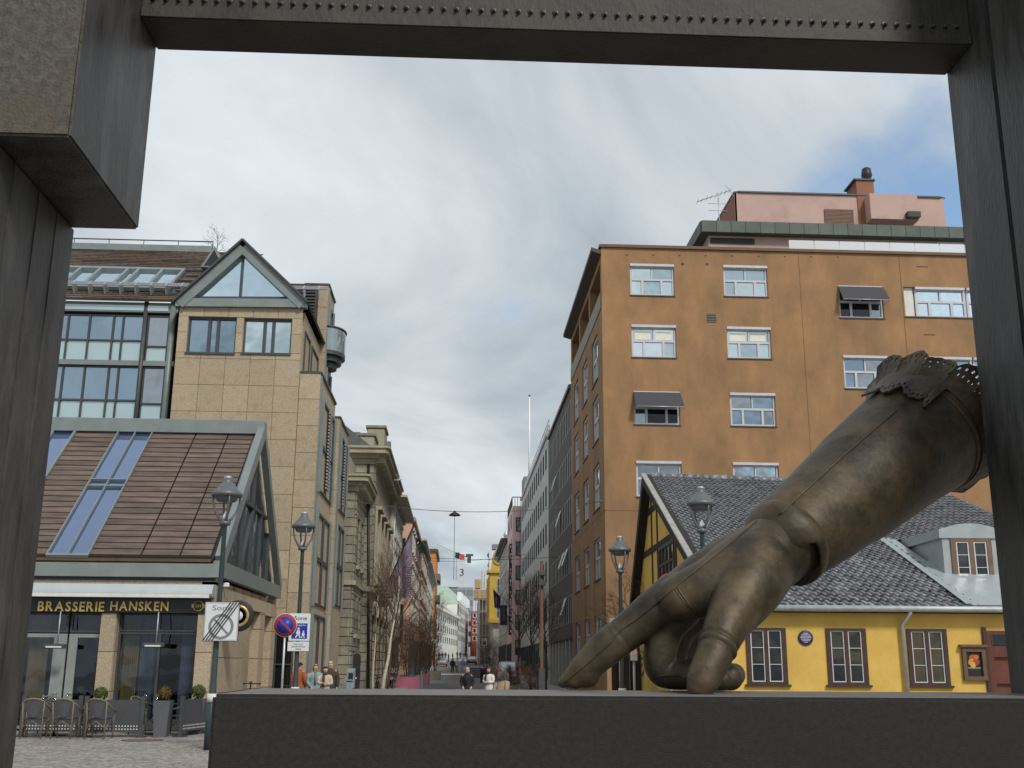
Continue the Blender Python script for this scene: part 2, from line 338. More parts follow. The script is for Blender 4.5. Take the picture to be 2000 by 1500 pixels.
def kerbwalk(name, x0, x1):
    b = MB()
    for i in range(len(YS)-1):
        y0, y1 = YS[i], YS[i+1]; a, c = gz(y0), gz(y1)
        b.add([(x0, y0, a-.1), (x1, y0, a-.1), (x1, y1, c-.1), (x0, y1, c-.1), (x0, y0, a+.11), (x1, y0, a+.11), (x1, y1, c+.11), (x0, y1, c+.11)], [(4, 5, 6, 7), (0, 1, 5, 4), (1, 2, 6, 5), (3, 0, 4, 7)])
    o = b.build(name, M_SLAB); o['kind'] = 'structure'
kerbwalk('pavement_left', -6.2, -3.0); kerbwalk('pavement_right', 4.6, 7.0)
# ================================================================== the portal frame in front of the viewer
T = thing('steel_portal', 'huge dark steel portal frame standing in the foreground around the view', 'portal', (.6, 5.6, 0))
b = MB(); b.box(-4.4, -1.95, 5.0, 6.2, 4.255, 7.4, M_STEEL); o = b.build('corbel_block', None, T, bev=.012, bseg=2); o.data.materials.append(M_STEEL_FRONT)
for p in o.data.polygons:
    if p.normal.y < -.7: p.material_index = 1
for z0, z1 in ((4.3, 5.15),): pass
b = MB(); b.box(-4.4, -2.325, 5.0, 6.2, -.05, 4.251); lc = b.build('column', M_STEEL, T, bev=.012, bseg=2)
fr = Fr((-2.325, 0, 0), (0, 1, 0), (0, 0, 1), (1, 0, 0))
for y0, y1 in ((5.28, 5.3), (5.62, 5.635), (5.9, 5.91)):
    piece('weld_rib', M_STEEL, lc, fr, y0, y1, 0.02, 4.24, -.002, .007, bev=.2)
fr = Fr((-1.95, 0, 0), (0, 1, 0), (0, 0, 1), (1, 0, 0))
b = MB(); b.box(-1.948, 3.098, 5.83, 6.2, 5.463, 7.4); M_LINT = mat('lintel_steel', (.034, .030, .025), .6, .3, 3, m=.15, b=.25, bs=30, c2=(.056, .050, .042), c3=(.022, .020, .018), s3=1.2, st=(1, 1, .5)); tb = b.build('lintel', M_LINT, T, bev=.01, bseg=2)
zb = aY(1518, 40, 5.83).z
b = MB(); b.lathe([(.0145, 0), (.0145, .003), (.012, .004)], n=14, mt=M_BLACK); b.lathe([(.0075, .003), (.0075, .012), (.005, .02), (.002, .021)], c=(0, -.006, 0), n=10, mt=M_STEEL)
no = b.build('nozzle'); nozzle = no.data; bpy.data.objects.remove(no)
RX = Matrix.Rotation(math.pi/2, 4, 'X')
for i in range(66):
    x = -1.88+i*.0752; o = link('nozzle', nozzle, tb, True); o.matrix_local = Matrix.Translation(V((x, 5.831, zb))-origin(tb)) @ RX @ Matrix.Scale(1.35, 4)
o = piece('lip', M_LINT, tb, WORLD, -1.94, 3.09, 5.822, 5.832, 5.462, zb-.055)
gY = aX(1947, 200, 3.1).y
b = MB(); b.box(3.1, 5, gY+.012, 6.2, -.05, 7.4); rc = b.build('column', M_STEEL, T, bev=.012, bseg=2)
b = MB(); b.box(3.1, 5, 4.85, gY-.012, -.05, 7.4); b.build('column_flange', M_STEEL, T, bev=.01, bseg=2)
b = MB(); b.box(3.15, 4.9, gY-.02, gY+.02, -.05, 7.3); b.build('groove', M_BLACK, T)
ZS = 1.617
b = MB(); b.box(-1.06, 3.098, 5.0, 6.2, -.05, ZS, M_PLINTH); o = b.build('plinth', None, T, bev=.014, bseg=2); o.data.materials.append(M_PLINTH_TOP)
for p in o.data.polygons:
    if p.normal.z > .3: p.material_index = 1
# ================================================================== the bronze glove
def bronze(n):
    M = mat(n, (.060, .044, .025), .52, .35, 3.6, m=.25, b=.16, bs=30, c2=(.128, .092, .050), c3=(.013, .012, .011), s3=2.1, f3=(.45, .66), spec=.4)  # c3: black stains, spread wider to paint in the shade of the underside
    return M
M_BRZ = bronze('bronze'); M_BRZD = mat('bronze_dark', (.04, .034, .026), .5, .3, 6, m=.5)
T = thing('bronze_glove', 'giant bronze gauntlet glove standing on its index finger and thumb on the plinth', 'sculpture', (1.35, 5.7, ZS))
def gp(px, py, Y): return aY(px, py, Y)
def gr(r, Y): return r*Y/2175.0
chains = [   # (px, py, Y, radius px)
 [(1580, 1024, 6.15, 72), (1545, 1052, 6.07, 73), (1507, 1081, 5.99, 71), (1480, 1101, 5.93, 71), (1445, 1125, 5.88, 73), (1408, 1143, 5.84, 66), (1362, 1156, 5.83, 52), (1325, 1169, 5.84, 43)],
 [(1500, 1075, 6.0, 60), (1430, 1105, 6.0, 58), (1370, 1135, 6.02, 52), (1325, 1165, 6.0, 46)],
 [(1322, 1166, 5.92, 48), (1285, 1189, 5.93, 42), (1250, 1214, 5.94, 37), (1220, 1239, 5.95, 34), (1190, 1262, 5.96, 33), (1165, 1284, 5.97, 31), (1140, 1306, 5.98, 27.5), (1117, 1324, 5.99, 19), (1098, 1334, 6.0, 9)],
 [(1146, 1314, 5.98, 27), (1122, 1329, 5.98, 15)],
 [(1475, 1112, 5.88, 74), (1458, 1150, 5.76, 66), (1438, 1188, 5.66, 53), (1420, 1220, 5.58, 42), (1407, 1250, 5.53, 37), (1398, 1272, 5.5, 35.5), (1386, 1300, 5.47, 33), (1374, 1325, 5.45, 31), (1369, 1337, 5.45, 28), (1367, 1342, 5.45, 24)],
 # three folded fingers
 [(1335, 1185, 5.95, 38), (1302, 1222, 5.96, 34), (1290, 1260, 5.97, 31), (1287, 1295, 5.97, 30), (1290, 1313, 5.97, 29), (1312, 1318, 5.96, 26), (1345, 1319, 5.9, 25.5), (1385, 1323, 5.84, 24), (1409, 1327, 5.81, 20)],
 [(1375, 1178, 6.08, 36), (1325, 1230, 6.1, 31), (1312, 1268, 6.11, 29), (1308, 1310, 6.11, 27), (1345, 1316, 6.09, 25), (1400, 1320, 6.04, 25), (1425, 1322, 6.0, 24)],
 [(1395, 1165, 6.19, 32), (1350, 1232, 6.21, 27), (1340, 1275, 6.21, 25), (1343, 1312, 6.19, 23), (1390, 1318, 6.16, 21), (1428, 1318, 6.13, 21), (1434, 1318, 6.13, 20)],
]
bm = bmesh.new()
for ch in chains:
    pts = []
    for (a, q), (c, r) in zip([(x, x) for x in ch[:-1]], [(x, x) for x in ch[1:]]):
        pa, pb = gp(*a[:3]), gp(*c[:3]); ra, rb = gr(a[3], a[2]), gr(c[3], c[2]); n = max(2, int((pb-pa).length/.02))
        for i in range(n): t = i/n; pts.append((pa.lerp(pb, t), ra+(rb-ra)*t))
    pts.append((gp(*ch[-1][:3]), gr(ch[-1][3], ch[-1][2])))
    # smooth the chain
    for _ in range(3):
        pts = [pts[0]]+[((pts[i-1][0]+pts[i][0]*2+pts[i+1][0])/4, (pts[i-1][1]+pts[i][1]*2+pts[i+1][1])/4) for i in range(1, len(pts)-1)]+[pts[-1]]
    cuffs = ch is chains[0]
    mb = MB()
    mb.tube([q[0] for q in pts], [q[1] for q in pts], 40, smooth=False)
    vs = [bm.verts.new(q) for q in mb.v]
    for f in mb.f: bm.faces.new([vs[i] for i in f])
    ends = [pts[-1], pts[0]]
    for c, r in ends: bmesh.ops.create_icosphere(bm, subdivisions=3, radius=r, matrix=Matrix.Translation(c))
zf = ZS-.004
bmesh.ops.recalc_face_normals(bm, faces=bm.faces)
me = bpy.data.meshes.new('glove'); bm.to_mesh(me); bm.free(); tmp = bpy.data.objects.new('glove', me); C.objects.link(tmp)
md = tmp.modifiers.new('r', 'REMESH'); md.mode = 'VOXEL'; md.voxel_size = .0095; md.use_smooth_shade = True
ms = tmp.modifiers.new('s', 'SMOOTH'); ms.factor = .5; ms.iterations = 8
gm = evalmod(tmp); bpy.data.objects.remove(tmp)
# hammered, slightly uneven skin; folds at the finger joints; flat contact with the plinth
from mathutils import noise as mnoise
ax0, ax1 = gp(1530, 1060, 6.05), gp(1848, 828, 6.74); axd = (ax1-ax0).normalized(); axl = (ax1-ax0).length
def fold(q, c, d, amp, wid): t = (q-c).dot(d); return amp*math.exp(-(t/wid)**2)
ti, tj = gp(1404, 1262, 5.5), (gp(1430, 1205, 5.62)-gp(1386, 1302, 5.46)).normalized()
ii, ij = gp(1212, 1256, 5.95), (gp(1290, 1198, 5.93)-gp(1135, 1316, 5.98)).normalized()
NRM = [v.normal.copy() for v in gm.vertices]
for v, n in zip(gm.vertices, NRM):
    q = v.co.copy()
    d = (.005+mnoise.noise(q*5)*.006+mnoise.noise(q*14)*.0022)
    t = (q-ax0).dot(axd)
    if (q-ti).length < .16: d += fold(q, ti, tj, .006, .016)-fold(q, ti+tj*.024, tj, .010, .008)-fold(q, ti-tj*.026, tj, .009, .008)
    if (q-ii).length < .13: d += fold(q, ii, ij, .002, .012)-fold(q, ii+ij*.02, ij, .003, .008)
    v.co = q+n*d
    if v.co.z < zf+.02: v.co.z = max(v.co.z, zf) if v.co.z < zf else v.co.z
for p in gm.polygons: p.use_smooth = True
gm.materials.clear(); gm.materials.append(M_BRZ); gm.name = 'hand'; gl = link('hand', gm, T)
# the gauntlet: a separate flaring sleeve whose rolled lower edge overlaps the wrist
g0, g1 = gp(1527, 1067, 6.04), gp(1800, 847, 6.66); gd = (g1-g0).normalized(); gl_ = (g1-g0).length; ra, rb = gr(90, 6.04), gr(131, 6.66)
prof = [(.0, .78), (-.006, .96), (.0, .995), (.012, 1.01), (.034, 1.005), (.046, .98), (.052, .955), (.062, .955), (.075, .98), (.1, .99)]+[(t, 1.0-.012*math.sin(t*9)) for t in (.16, .25, .35, .45, .55, .65, .75, .85, .93, 1.0)]
P_ = [g0+gd*gl_*t for t, k in prof]; R_ = [(ra+(rb-ra)*max(0, t))*k for t, k in prof]; b = MB(); b.tube(P_, R_, 96, caps=False)
for i, q in enumerate(b.v):
    c = g0+gd*(q-g0).dot(gd); d = (q-c).normalized(); b.v[i] = q+d*(mnoise.noise(q*4)*.010+mnoise.noise(q*13)*.0025)
gv_, gf_ = [q.copy() for q in b.v], [list(f) for f in b.f]; b.build('gauntlet', M_BRZ, T)
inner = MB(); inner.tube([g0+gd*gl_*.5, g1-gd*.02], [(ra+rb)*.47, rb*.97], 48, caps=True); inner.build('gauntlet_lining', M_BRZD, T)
nv = len(gm.vertices); bvh = BVHTree.FromPolygons([v.co for v in gm.vertices]+gv_, [list(p.vertices) for p in gm.polygons]+[[i+nv for i in f] for f in gf_])
def surf(px, py):
    d = ray(px, py).normalized(); h = bvh.ray_cast(EYE, d); return (h[0], h[1]) if h[0] else None
def seam(poly, r, name='seam', mt=None, dash=False):
    pts = []
    for (x0, y0), (x1, y1) in zip(poly, poly[1:]):
        n = max(2, int(math.hypot(x1-x0, y1-y0)/7))
        for i in range(n): pts.append((x0+(x1-x0)*i/n, y0+(y1-y0)*i/n))
    pts.append(poly[-1]); P = []
    for q in pts:
        h = surf(*q)
        if h: P.append(h[0]+h[1]*r*.15)
    if len(P) > 2:
        for _ in range(2): P = [P[0]]+[(P[i-1]+P[i]*2+P[i+1])/4 for i in range(1, len(P)-1)]+[P[-1]]
        b = MB(); b.tube(P, r, 6); return b.build(name, mt or M_BRZ, T)
seam([(1103, 1332), (1150, 1293), (1200, 1248), (1207, 1234), (1250, 1205), (1320, 1146), (1370, 1105), (1440, 1050), (1478, 1018)], .006)
seam([(1522, 1006), (1560, 970), (1640, 897), (1720, 828), (1750, 803)], .007)
seam([(1322, 1146), (1338, 1170), (1352, 1190)], .005); seam([(1318, 1150), (1333, 1172), (1345, 1186)], .004)
seam([(1262, 1325), (1300, 1318), (1345, 1322)], .005)
# wrist welt: a raised double roll round the wrist
def ring(c, d, r, tr, name):
    a = d.orthogonal().normalized(); e = d.cross(a); P = []
    for i in range(73):
        w = 2*math.pi*i/72; dr = a*math.cos(w)+e*math.sin(w); h = bvh.ray_cast(c+dr*1.2, -dr); P.append((h[0] if h[0] else c+dr*r)+dr*tr*.25)
    for _ in range(3): P = [(P[i-1]+P[i]*2+P[(i+1) % len(P)])/4 for i in range(len(P))]
    P.append(P[0]); b = MB(); b.tube(P, tr, 8, caps=False); return b.build(name, M_BRZ, T)
wd = (gp(1620, 990, 6.25)-gp(1490, 1095, 5.95)).normalized()
ring(g1-gd*.06, gd, .38, .008, 'seam')
# lace frill: flared, scalloped and pierced band beyond the rim, with a flap folded back over the gauntlet
a0 = axd.cross(V((0, 0, 1))).normalized(); e0 = a0.cross(axd).normalized()      # a0 sideways, e0 upwards
rimC = g1-gd*.015; rimR = rb*1.0; axd = gd; a0 = axd.cross(V((0, 0, 1))).normalized(); e0 = a0.cross(axd).normalized()
def lace(name, w0, w1, n, length, flare, back, lift, rnd=0):
    rows = 16; bm = bmesh.new(); G = []
    for i in range(n+1):
        w = w0+(w1-w0)*i/n; sc = abs(math.sin(w*8.0))**.6; small = abs(math.sin(w*27+1)); Lw = length*(.64+.32*sc+.05*small)*(1+.14*math.sin(w*2.3+1)+.05*math.sin(w*5.1)); col = []
        dr = a0*math.cos(w)+e0*math.sin(w)
        for j in range(rows+1):
            t = j/rows; s = Lw*t
            if back: c = rimC-axd*s; r = rimR*(1-.13*s/.36)+lift*(1+.5*t)+.01*math.sin(w*9+t*4)
            else: c = rimC+axd*s; r = rimR+lift+flare*t+.014*math.sin(w*11)*t+.02*math.sin(w*3+2)*t
            col.append(bm.verts.new(c+dr*r))
        G.append(col)
    for i in range(n):
        for j in range(rows):
            ph = (i % 6); hole = (j >= rows-4 and j <= rows-3 and 2 <= ph <= 3) or (rows-8 <= j <= rows-7 and ph in (0, 5) and (i//6) % 2 == 0 and not back)
            if not hole: bm.faces.new((G[i][j], G[i+1][j], G[i+1][j+1], G[i][j+1]))
    me = bpy.data.meshes.new(name); bm.to_mesh(me); bm.free(); o = bpy.data.objects.new(name, me); C.objects.link(o)
    so = o.modifiers.new('t', 'SOLIDIFY'); so.thickness = .012; so.offset = 0; m2 = evalmod(o); bpy.data.objects.remove(o); m2.materials.clear(); m2.materials.append(M_BRZ); m2.name = name
    return link(name, m2, T)
lace('lace_cuff', 0, 2*math.pi, 480, .25, .075, False, .0)
lace('folded_lace_flap', math.radians(38), math.radians(108), 110, .25, .0, True, .018)
# ================================================================== helpers for facades
def bar(mb, p, q, wd, w0, w1, mt=None):          # flat bar between two (u, v) points of a facade frame
    p, q = V(p), V(q); d = (q-p).normalized(); n = V((-d.y, d.x))*wd/2
    return mb.prism([(p.x-n.x, p.y-n.y, w0), (q.x-n.x, q.y-n.y, w0), (q.x+n.x, q.y+n.y, w0), (p.x+n.x, p.y+n.y, w0)], (0, 0, w1-w0), mt)
def minus(r, h):
    if h[0] >= r[2] or h[2] <= r[0] or h[1] >= r[3] or h[3] <= r[1]: return [r]
    out = []; a, b, c, d = r
    if h[1] > b: out.append((a, b, c, h[1])); b = h[1]
    if h[3] < d: out.append((a, h[3], c, d)); d = h[3]
    if h[0] > a: out.append((a, b, h[0], d))
    if h[2] < c: out.append((h[2], b, c, d))
    return out
def panels(parent, fr, u0, u1, v0, v1, du, dv, holes, mt, th=.04, gap=.008, name='stone_panel', stagger=0, w0=0, lim=400):
    nu = max(1, round((u1-u0)/du)); nv = max(1, round((v1-v0)/dv)); k = 0
    for j in range(nv):
        off = stagger*(j % 2)
        cuts = sorted({u0, u1}|{u0+(i+off)*(u1-u0)/nu for i in range(1, nu+1) if u0 < u0+(i+off)*(u1-u0)/nu < u1-.01})
        for i in range(len(cuts)-1):
            rs = [(cuts[i], v0+j*(v1-v0)/nv, cuts[i+1], v0+(j+1)*(v1-v0)/nv)]
            for h in holes: rs = [x for r in rs for x in minus(r, h)]
            for r in rs:
                if r[2]-r[0] > .03 and r[3]-r[1] > .03 and k < lim:
                    piece(name, mt, parent, fr, r[0]+gap, r[2]-gap, r[1]+gap, r[3]-gap, w0, w0+th, bev=.012); k += 1
def FY(Y, sgn=-1): return Fr((0, Y, 0), (1, 0, 0), (0, 0, 1), (0, sgn, 0))
def FX(X, sgn): return Fr((X, 0, 0), (0, 1, 0), (0, 0, 1), (sgn, 0, 0))
def rect(fr, x0, y0, x1, y1):                    # pixel box on a facade -> (u0, v0, u1, v1)
    a = fr.uv(x0, y0); b_ = fr.uv(x1, y1); u = sorted((a[0], b_[0])); v = sorted((a[1], b_[1])); return (u[0], v[0], u[1], v[1])
# ================================================================== brasserie
BX, BY, BY2 = -6.45, 30.0, 40.2
T = thing('restaurant', 'low restaurant with steep brown boarded roof, glazed gable and gold lettered black sign', 'restaurant', (-11, 34, 0)); BR = T
F = FY(BY); G = FX(BX, 1)
M_BOARD = mat('roof_boards', (.112, .082, .066), .75, .25, 2.2, b=.2, bs=30, rnd=.16, c2=(.175, .125, .10), c3=(.075, .055, .046), s3=1.3, st=(.5, 3, 3))
M_RUST = mat('rusty_gutter', (.21, .15, .075), .7, .4, 9, c2=(.30, .30, .24), c3=(.26, .13, .04), s3=14, f3=(.5, .6), st=(1.4, 1, .05))
zs0, zs1 = F.uv(240, 1197)[1], F.uv(240, 1168)[1]                    # sign
ztop = F.uv(300, 1135)[1]
pilA = (F.uv(199, 1200)[0], F.uv(229, 1200)[0]); pilB = (F.uv(386, 1215)[0], BX)
XL = -17
b = MB()
b.box(pilA[0]+.03, pilA[1]-.02, BY+.03, BY+.85, -.05, zs1); b.box(pilB[0]+.03, BX-.37, BY+.03, BY+1.2, -.05, ztop); b.box(pilB[0]+.03, BX-.04, BY+.03, BY+1.2, 3.76, ztop)
b.box(XL, BX-.04, BY+.03, BY+.5, zs0+.02, ztop+.3); b.box(XL, BX-.05, BY2-.4, BY2, -.05, 4.2); b.box(XL, XL+.3, BY, BY2, 0, 4.2)
b.box(BX-.6, BX-.37, BY+1.2, BY2, -.05, 4.0)
b.build('wall', M_STONEY, T)
for pa in (pilA, pilB): panels(T, F, pa[0], pa[1], 0, zs0, 2, .93, [], M_STONEY)
panels(T, FX(pilA[1]-.02, 1), BY+.03, BY+.8, 0, zs0, 2, .93, [], M_STONEY, th=.02)
# side wall with two tall niches and stone panels
niches = [rect(G, 510, 1189, 527, 1500)[:1]+(0.7,)+rect(G, 510, 1189, 527, 1500)[2:], ]
n1 = (35.4, .9, 37.0, 3.35); n2 = (37.9, .9, 39.3, 3.3)
panels(T, G, BY, BY2, 0, 3.75, 1.15, .93, [n1, n2], M_STONEY, th=.35, w0=-.36)
for n in (n1, n2): piece('niche_back', M_STONEY, T, G, n[0], n[2], n[1], n[3], -.36, -.33)
# glazing bays, doors
zt = F.uv(120, 1237)[1]; W0 = -.35
def bayrect(x0, x1, z0, z1): return (x0, z0, x1, z1)
dl = (F.uv(20, 1300)[0], F.uv(118, 1300)[0]); dr = (F.uv(122, 1300)[0], pilA[0]+.02)
for q in (dl, dr):
    window(T, F, (q[0], zt+.03, q[1], zs0), W0, M_DKFRAME, G_CLEAR, nx=1, ny=1, bar=.05, name='transom_window')
M_DOOR = mat('grey_door', (.24, .26, .25), .5, .1, 4)
for q, side in ((dl, 1), (dr, 0)):
    w = q[1]-q[0]; d = window(T, F, (q[0], .05, q[1], zt), W0, M_DOOR, G_CLEAR, lay=[(.04, .03, .74, .96)] if side else [(.25, .03, .96, .96)], name='door')
    hb = MB(F); ux = q[1]-.12 if side else q[0]+.12; hb.tube([(ux, .95, W0+.06), (ux, .95, W0+.11), (ux-.12 if side else ux+.12, .95, W0+.11)], .012, 6); hb.build('door_handle', M_GALV, T)
window(T, F, (XL+.4, .05, dl[0]-.05, zs0), W0, M_DKFRAME, G_CLEAR, nx=3, ny=1)
rb = (pilA[1]+.02, pilB[0]-.02); zt2 = F.uv(310, 1233)[1]
window(T, F, (rb[0], zt2, rb[1], zs0), W0, M_DKFRAME, G_CLEAR, nx=2, ny=1, bar=.04, name='transom_window')
window(T, F, (rb[0], .25, rb[1], zt2-.02), W0, M_DKFRAME, G_CLEAR, lay=[(.02, .02, .5, .98), (.53, .02, .97, .98)], name='window')
piece('window_plinth', M_DKGREY, T, F, rb[0], rb[1], .02, .24, -.4, -.2)
# interior seen through the glass
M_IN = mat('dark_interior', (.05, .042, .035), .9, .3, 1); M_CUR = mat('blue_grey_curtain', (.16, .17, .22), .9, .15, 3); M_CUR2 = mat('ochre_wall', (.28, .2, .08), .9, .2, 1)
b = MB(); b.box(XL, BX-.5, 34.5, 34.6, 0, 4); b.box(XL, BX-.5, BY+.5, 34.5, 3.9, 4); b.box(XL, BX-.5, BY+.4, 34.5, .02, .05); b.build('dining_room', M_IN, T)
def curtain(u0, u1, m):
    b = MB(); n = 30; pts = [(u0+(u1-u0)*i/n, BY+.62+.05*math.sin(i*1.7), z) for z in (.1, 3.1) for i in range(n+1)]
    b.add(pts, [(i, i+1, n+2+i, n+1+i) for i in range(n)], None, True); b.build('curtain', m, T)
curtain(rb[0]+.05, rb[0]+.45, M_CUR2); curtain(rb[0]+.5, rb[0]+.95, M_CUR); curtain(rb[1]-.5, rb[1]-.05, M_CUR); curtain(dl[0]+.2, dl[0]+.7, M_CUR2)
M_GLOBE = mat('opal_globe', (.75, .66, .5), .4, .05, 2)
for px, py in ((292, 1270), (320, 1268), (358, 1268)):
    p = aY(px, py, 32.2); b = MB(); b.lathe([(.02, .9), (.02, .2), (.12, .17), (.2, .08), (.2, -.06), (.12, -.15), (.03, -.17)], c=p, n=16); b.build('pendant_lamp', M_GLOBE, T)
# roof
ze = F.uv(300, 1086)[1]; RY = 35.1; zr = aY(300, 840, RY).z
vd = V((0, RY-BY, zr-ze)); RL = vd.length; vd.normalize(); RF = Fr((0, BY, ze), (1, 0, 0), vd, vd.cross(V((1, 0, 0)))*-1)
if RF.w.z < 0: RF.w = -RF.w
def ru(px): return aY(px, 843, RY).x
b = MB(RF); b.box(XL, BX-.15, -.1, RL, -.25, -.06); b.build('roof_deck', M_BLACK, T)
sky1 = (ru(108), ru(152)); sky2 = (ru(236), ru(301)); cols = [(XL, sky1[0]), (sky1[1], sky2[0]), (sky2[1], ru(385)), (ru(386), ru(448)), (ru(449), BX-.22)]
NR = 24
for i in range(NR):
    for c0, c1 in cols:
        h = RL/NR; piece('roof_board', M_BOARD, T, RF, c0+.02, c1-.012, i*h+.034, (i+1)*h+.004, -.03, .012, tilt=-.05+random.uniform(-.006, .006), bev=.01)
for s0, s1, n in ((sky1[0], sky1[1], 1), (sky2[0], sky2[1], 2)):
    window(T, RF, (s0-.03, -.1, s1+.03, RL-.05), -.02, M_GREENMET, [glass('roof_glass', (.035, .05, .09), .34, (.55, .68, .95), wav=.012)], lay=[r for r in [(a, v0, a2, v1) for a, a2 in ([(.035, .485), (.515, .965)] if n == 2 else [(.1, .9)]) for v0, v1 in ((.012, .5), (.507, .553), (.56, .985))]], name='roof_light', thick=.1)
piece('ridge_flashing', M_GREENMET, T, WORLD, XL, BX+.1, RY-.25, RY+.3, zr-.12, zr+.33)
b = MB(); b.prism([(BX-.2, RY, zr), (BX-.2, BY2+.1, 4.35), (BX-.2, BY2+.1, 4.2), (BX-.2, RY, zr-.15)], (XL-BX+.2, 0, 0)); b.build('rear_roof', M_BOARD, T)
zf0, zf1 = F.uv(300, 1135)[1], F.uv(300, 1101)[1]
piece('gutter', M_RUST, T, F, XL, BX-.1, zf1, ze-.12, -.15, -.02); piece('eaves_board', mat('brown_eaves', (.10, .062, .04), .6, .2, 4), T, F, XL, BX-.2, ze-.15, ze-.02, -.02, .05)
piece('gutter_rim', M_BLACK, T, F, XL, BX-.18, ze-.03, ze, .02, .09)
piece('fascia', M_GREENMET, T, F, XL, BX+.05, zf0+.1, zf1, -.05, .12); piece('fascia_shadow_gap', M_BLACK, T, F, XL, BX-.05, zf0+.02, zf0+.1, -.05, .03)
# glazed gable
A_, B_, C_ = V((BY+.1, 4.38)), V((BY2, 4.38)), V((RY, zr+.05))
b = MB(G); bar(b, A_, C_, .42, -.1, .12); bar(b, B_, C_, .30, -.1, .115); b.build('gable_verge', M_GREENMET, T)
b = MB(G); bar(b, (BY-.05, 4.2), (BY2+.1, 4.2), .42, -.1, .1); b.build('gable_beam', M_GREENMET, T)
G_GAB = glass('gable_glass', (.02, .024, .026), .3, (.75, .8, .85), wav=.05, ws=.9)
def gx(v): t = (v-4.38)/(C_.y-4.38); return A_.x+(C_.x-A_.x)*t, B_.x+(C_.x-B_.x)*t
def pane(pts):
    b = MB(G); b.prism([(u, v, -.2) for u, v in pts], (0, 0, .02)); b.build('pane', G_GAB, gz_)
b = MB(G); gz_ = None
vm = 6.55; l, r = gx(vm); bar(b, (l, vm), (r, vm), .09, -.2, -.08); us = [A_.x, 31.9, 33.6, 35.1, 36.6, 38.3, B_.x]
for u in us[1:-1]:
    t = 1-abs(u-RY)/5.05; bar(b, (u, 4.38), (u, min(vm, 4.38+(C_.y-4.38)*t)), .06, -.2, -.08)
bar(b, (RY, vm), (RY, C_.y-.1), .06, -.2, -.08); bar(b, (33.6, 4.38), (35.1, vm), .06, -.2, -.08)
gz_ = b.build('gable_glazing', M_DKFRAME, T)
def hgt(u): return min(vm, 4.38+(C_.y-4.38)*(1-abs(u-RY)/5.05))
for a, c in zip(us, us[1:]):
    pts = [(a, 4.38), (c, 4.38), (c, hgt(c))]
    for k in (l, r):
        if a < k < c: pts.append((k, vm))
    pts.append((a, hgt(a))); pane(pts)
pane([(l, vm), (RY, vm), (RY, C_.y)]); pane([(RY, vm), (r, vm), (RY, C_.y)])
b = MB(); b.box(XL, BX-.6, BY+.6, BY2-.6, 3.95, 4.1); b.build('attic_floor', M_IN, T)
# awning cassettes
ca0, ca1 = F.uv(240, 1166)[1], F.uv(240, 1140)[1]
b = MB(); n = 10; prof = [(.0, ca1), (-.3, ca1-.02), (-.42, ca0+.16), (-.44, ca0+.08), (-.40, ca0+.02), (-.28, ca0), (.0, ca0)]
pts = [(x, BY+.02+dy_, z) for x in (XL, BX-.02) for dy_, z in prof]; k = len(prof)
b.add(pts, [(i, i+1, k+i+1, k+i) for i in range(k-1)]+[list(range(k)), list(range(k, 2*k))]); b.build('awning_cassette', mat('pale_metal', (.47, .51, .51), .35, .06, 2, m=.3), T, bev=.004)
piece('awning_bar', M_OFFW, T, F, XL, BX-.1, zs1+.0, zs1+.1, .2, .42)
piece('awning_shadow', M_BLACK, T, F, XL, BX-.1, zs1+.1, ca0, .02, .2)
# sign board (its own thing) with gold letters
SG = thing('shop_sign', 'long black sign board with raised gold letters above the restaurant windows', 'sign', (-9, BY-.1, zs0))
b = MB(F); b.box(XL, BX-.12, zs0, zs1, -.02, .1); b.build('board', mat('black_sign', (.014, .013, .014), .35, .2, 3), SG, bev=.01)
M_GOLD = mat('gold_letters', (.52, .37, .13), .35, .15, 12, m=.55)
def letters(s, x0, x1, y0, y1):
    ua, ub = F.uv(x0, (y0+y1)/2)[0], F.uv(x1, (y0+y1)/2)[0]; va, vb = F.uv((x0+x1)/2, y1)[1], F.uv((x0+x1)/2, y0)[1]
    ms = [text_mesh(c, 1, 0, bold=.02) for c in s]; wd = [max(q.co.x for q in m.vertices)-min(q.co.x for q in m.vertices) for m in ms]; gap = .13
    k = (ub-ua)/(sum(wd)+gap*(len(s)-1)); u = ua
    for c, w in zip(s, wd): lettering('letter', c, 1, M_GOLD, SG, F, u, va, .125, ext=.02, bold=.02, fit=w*k, fith=vb-va); u += (w+gap)*k
letters('BRASSERIE', 78, 207, 1175, 1194); letters('HANSKEN', 219, 332, 1175, 1193)
eu, ev = F.uv(389, 1184); b = MB(Fr((eu, BY-.1, ev), (1, 0, 0), (0, 0, 1), (0, -1, 0)))
em = Fr((eu, BY-.1, ev), (1, 0, 0), (0, 0, 1), (0, -1, 0)); b = MB(em); b.lathe([(.145, .0), (.145, .02), (.12, .03)], n=24, mt=M_GOLD)
b.lathe([(.115, .031), (.1, .034)], n=24, mt=M_BLACK); b.box(-.17, .17, -.05, .05, 0, .015, M_GOLD); b.build('emblem', None, SG)
lettering('emblem_letters', 'GH', .12, M_GOLD, SG, em, -.075, -.04, .045, ext=.008, fit=.15)
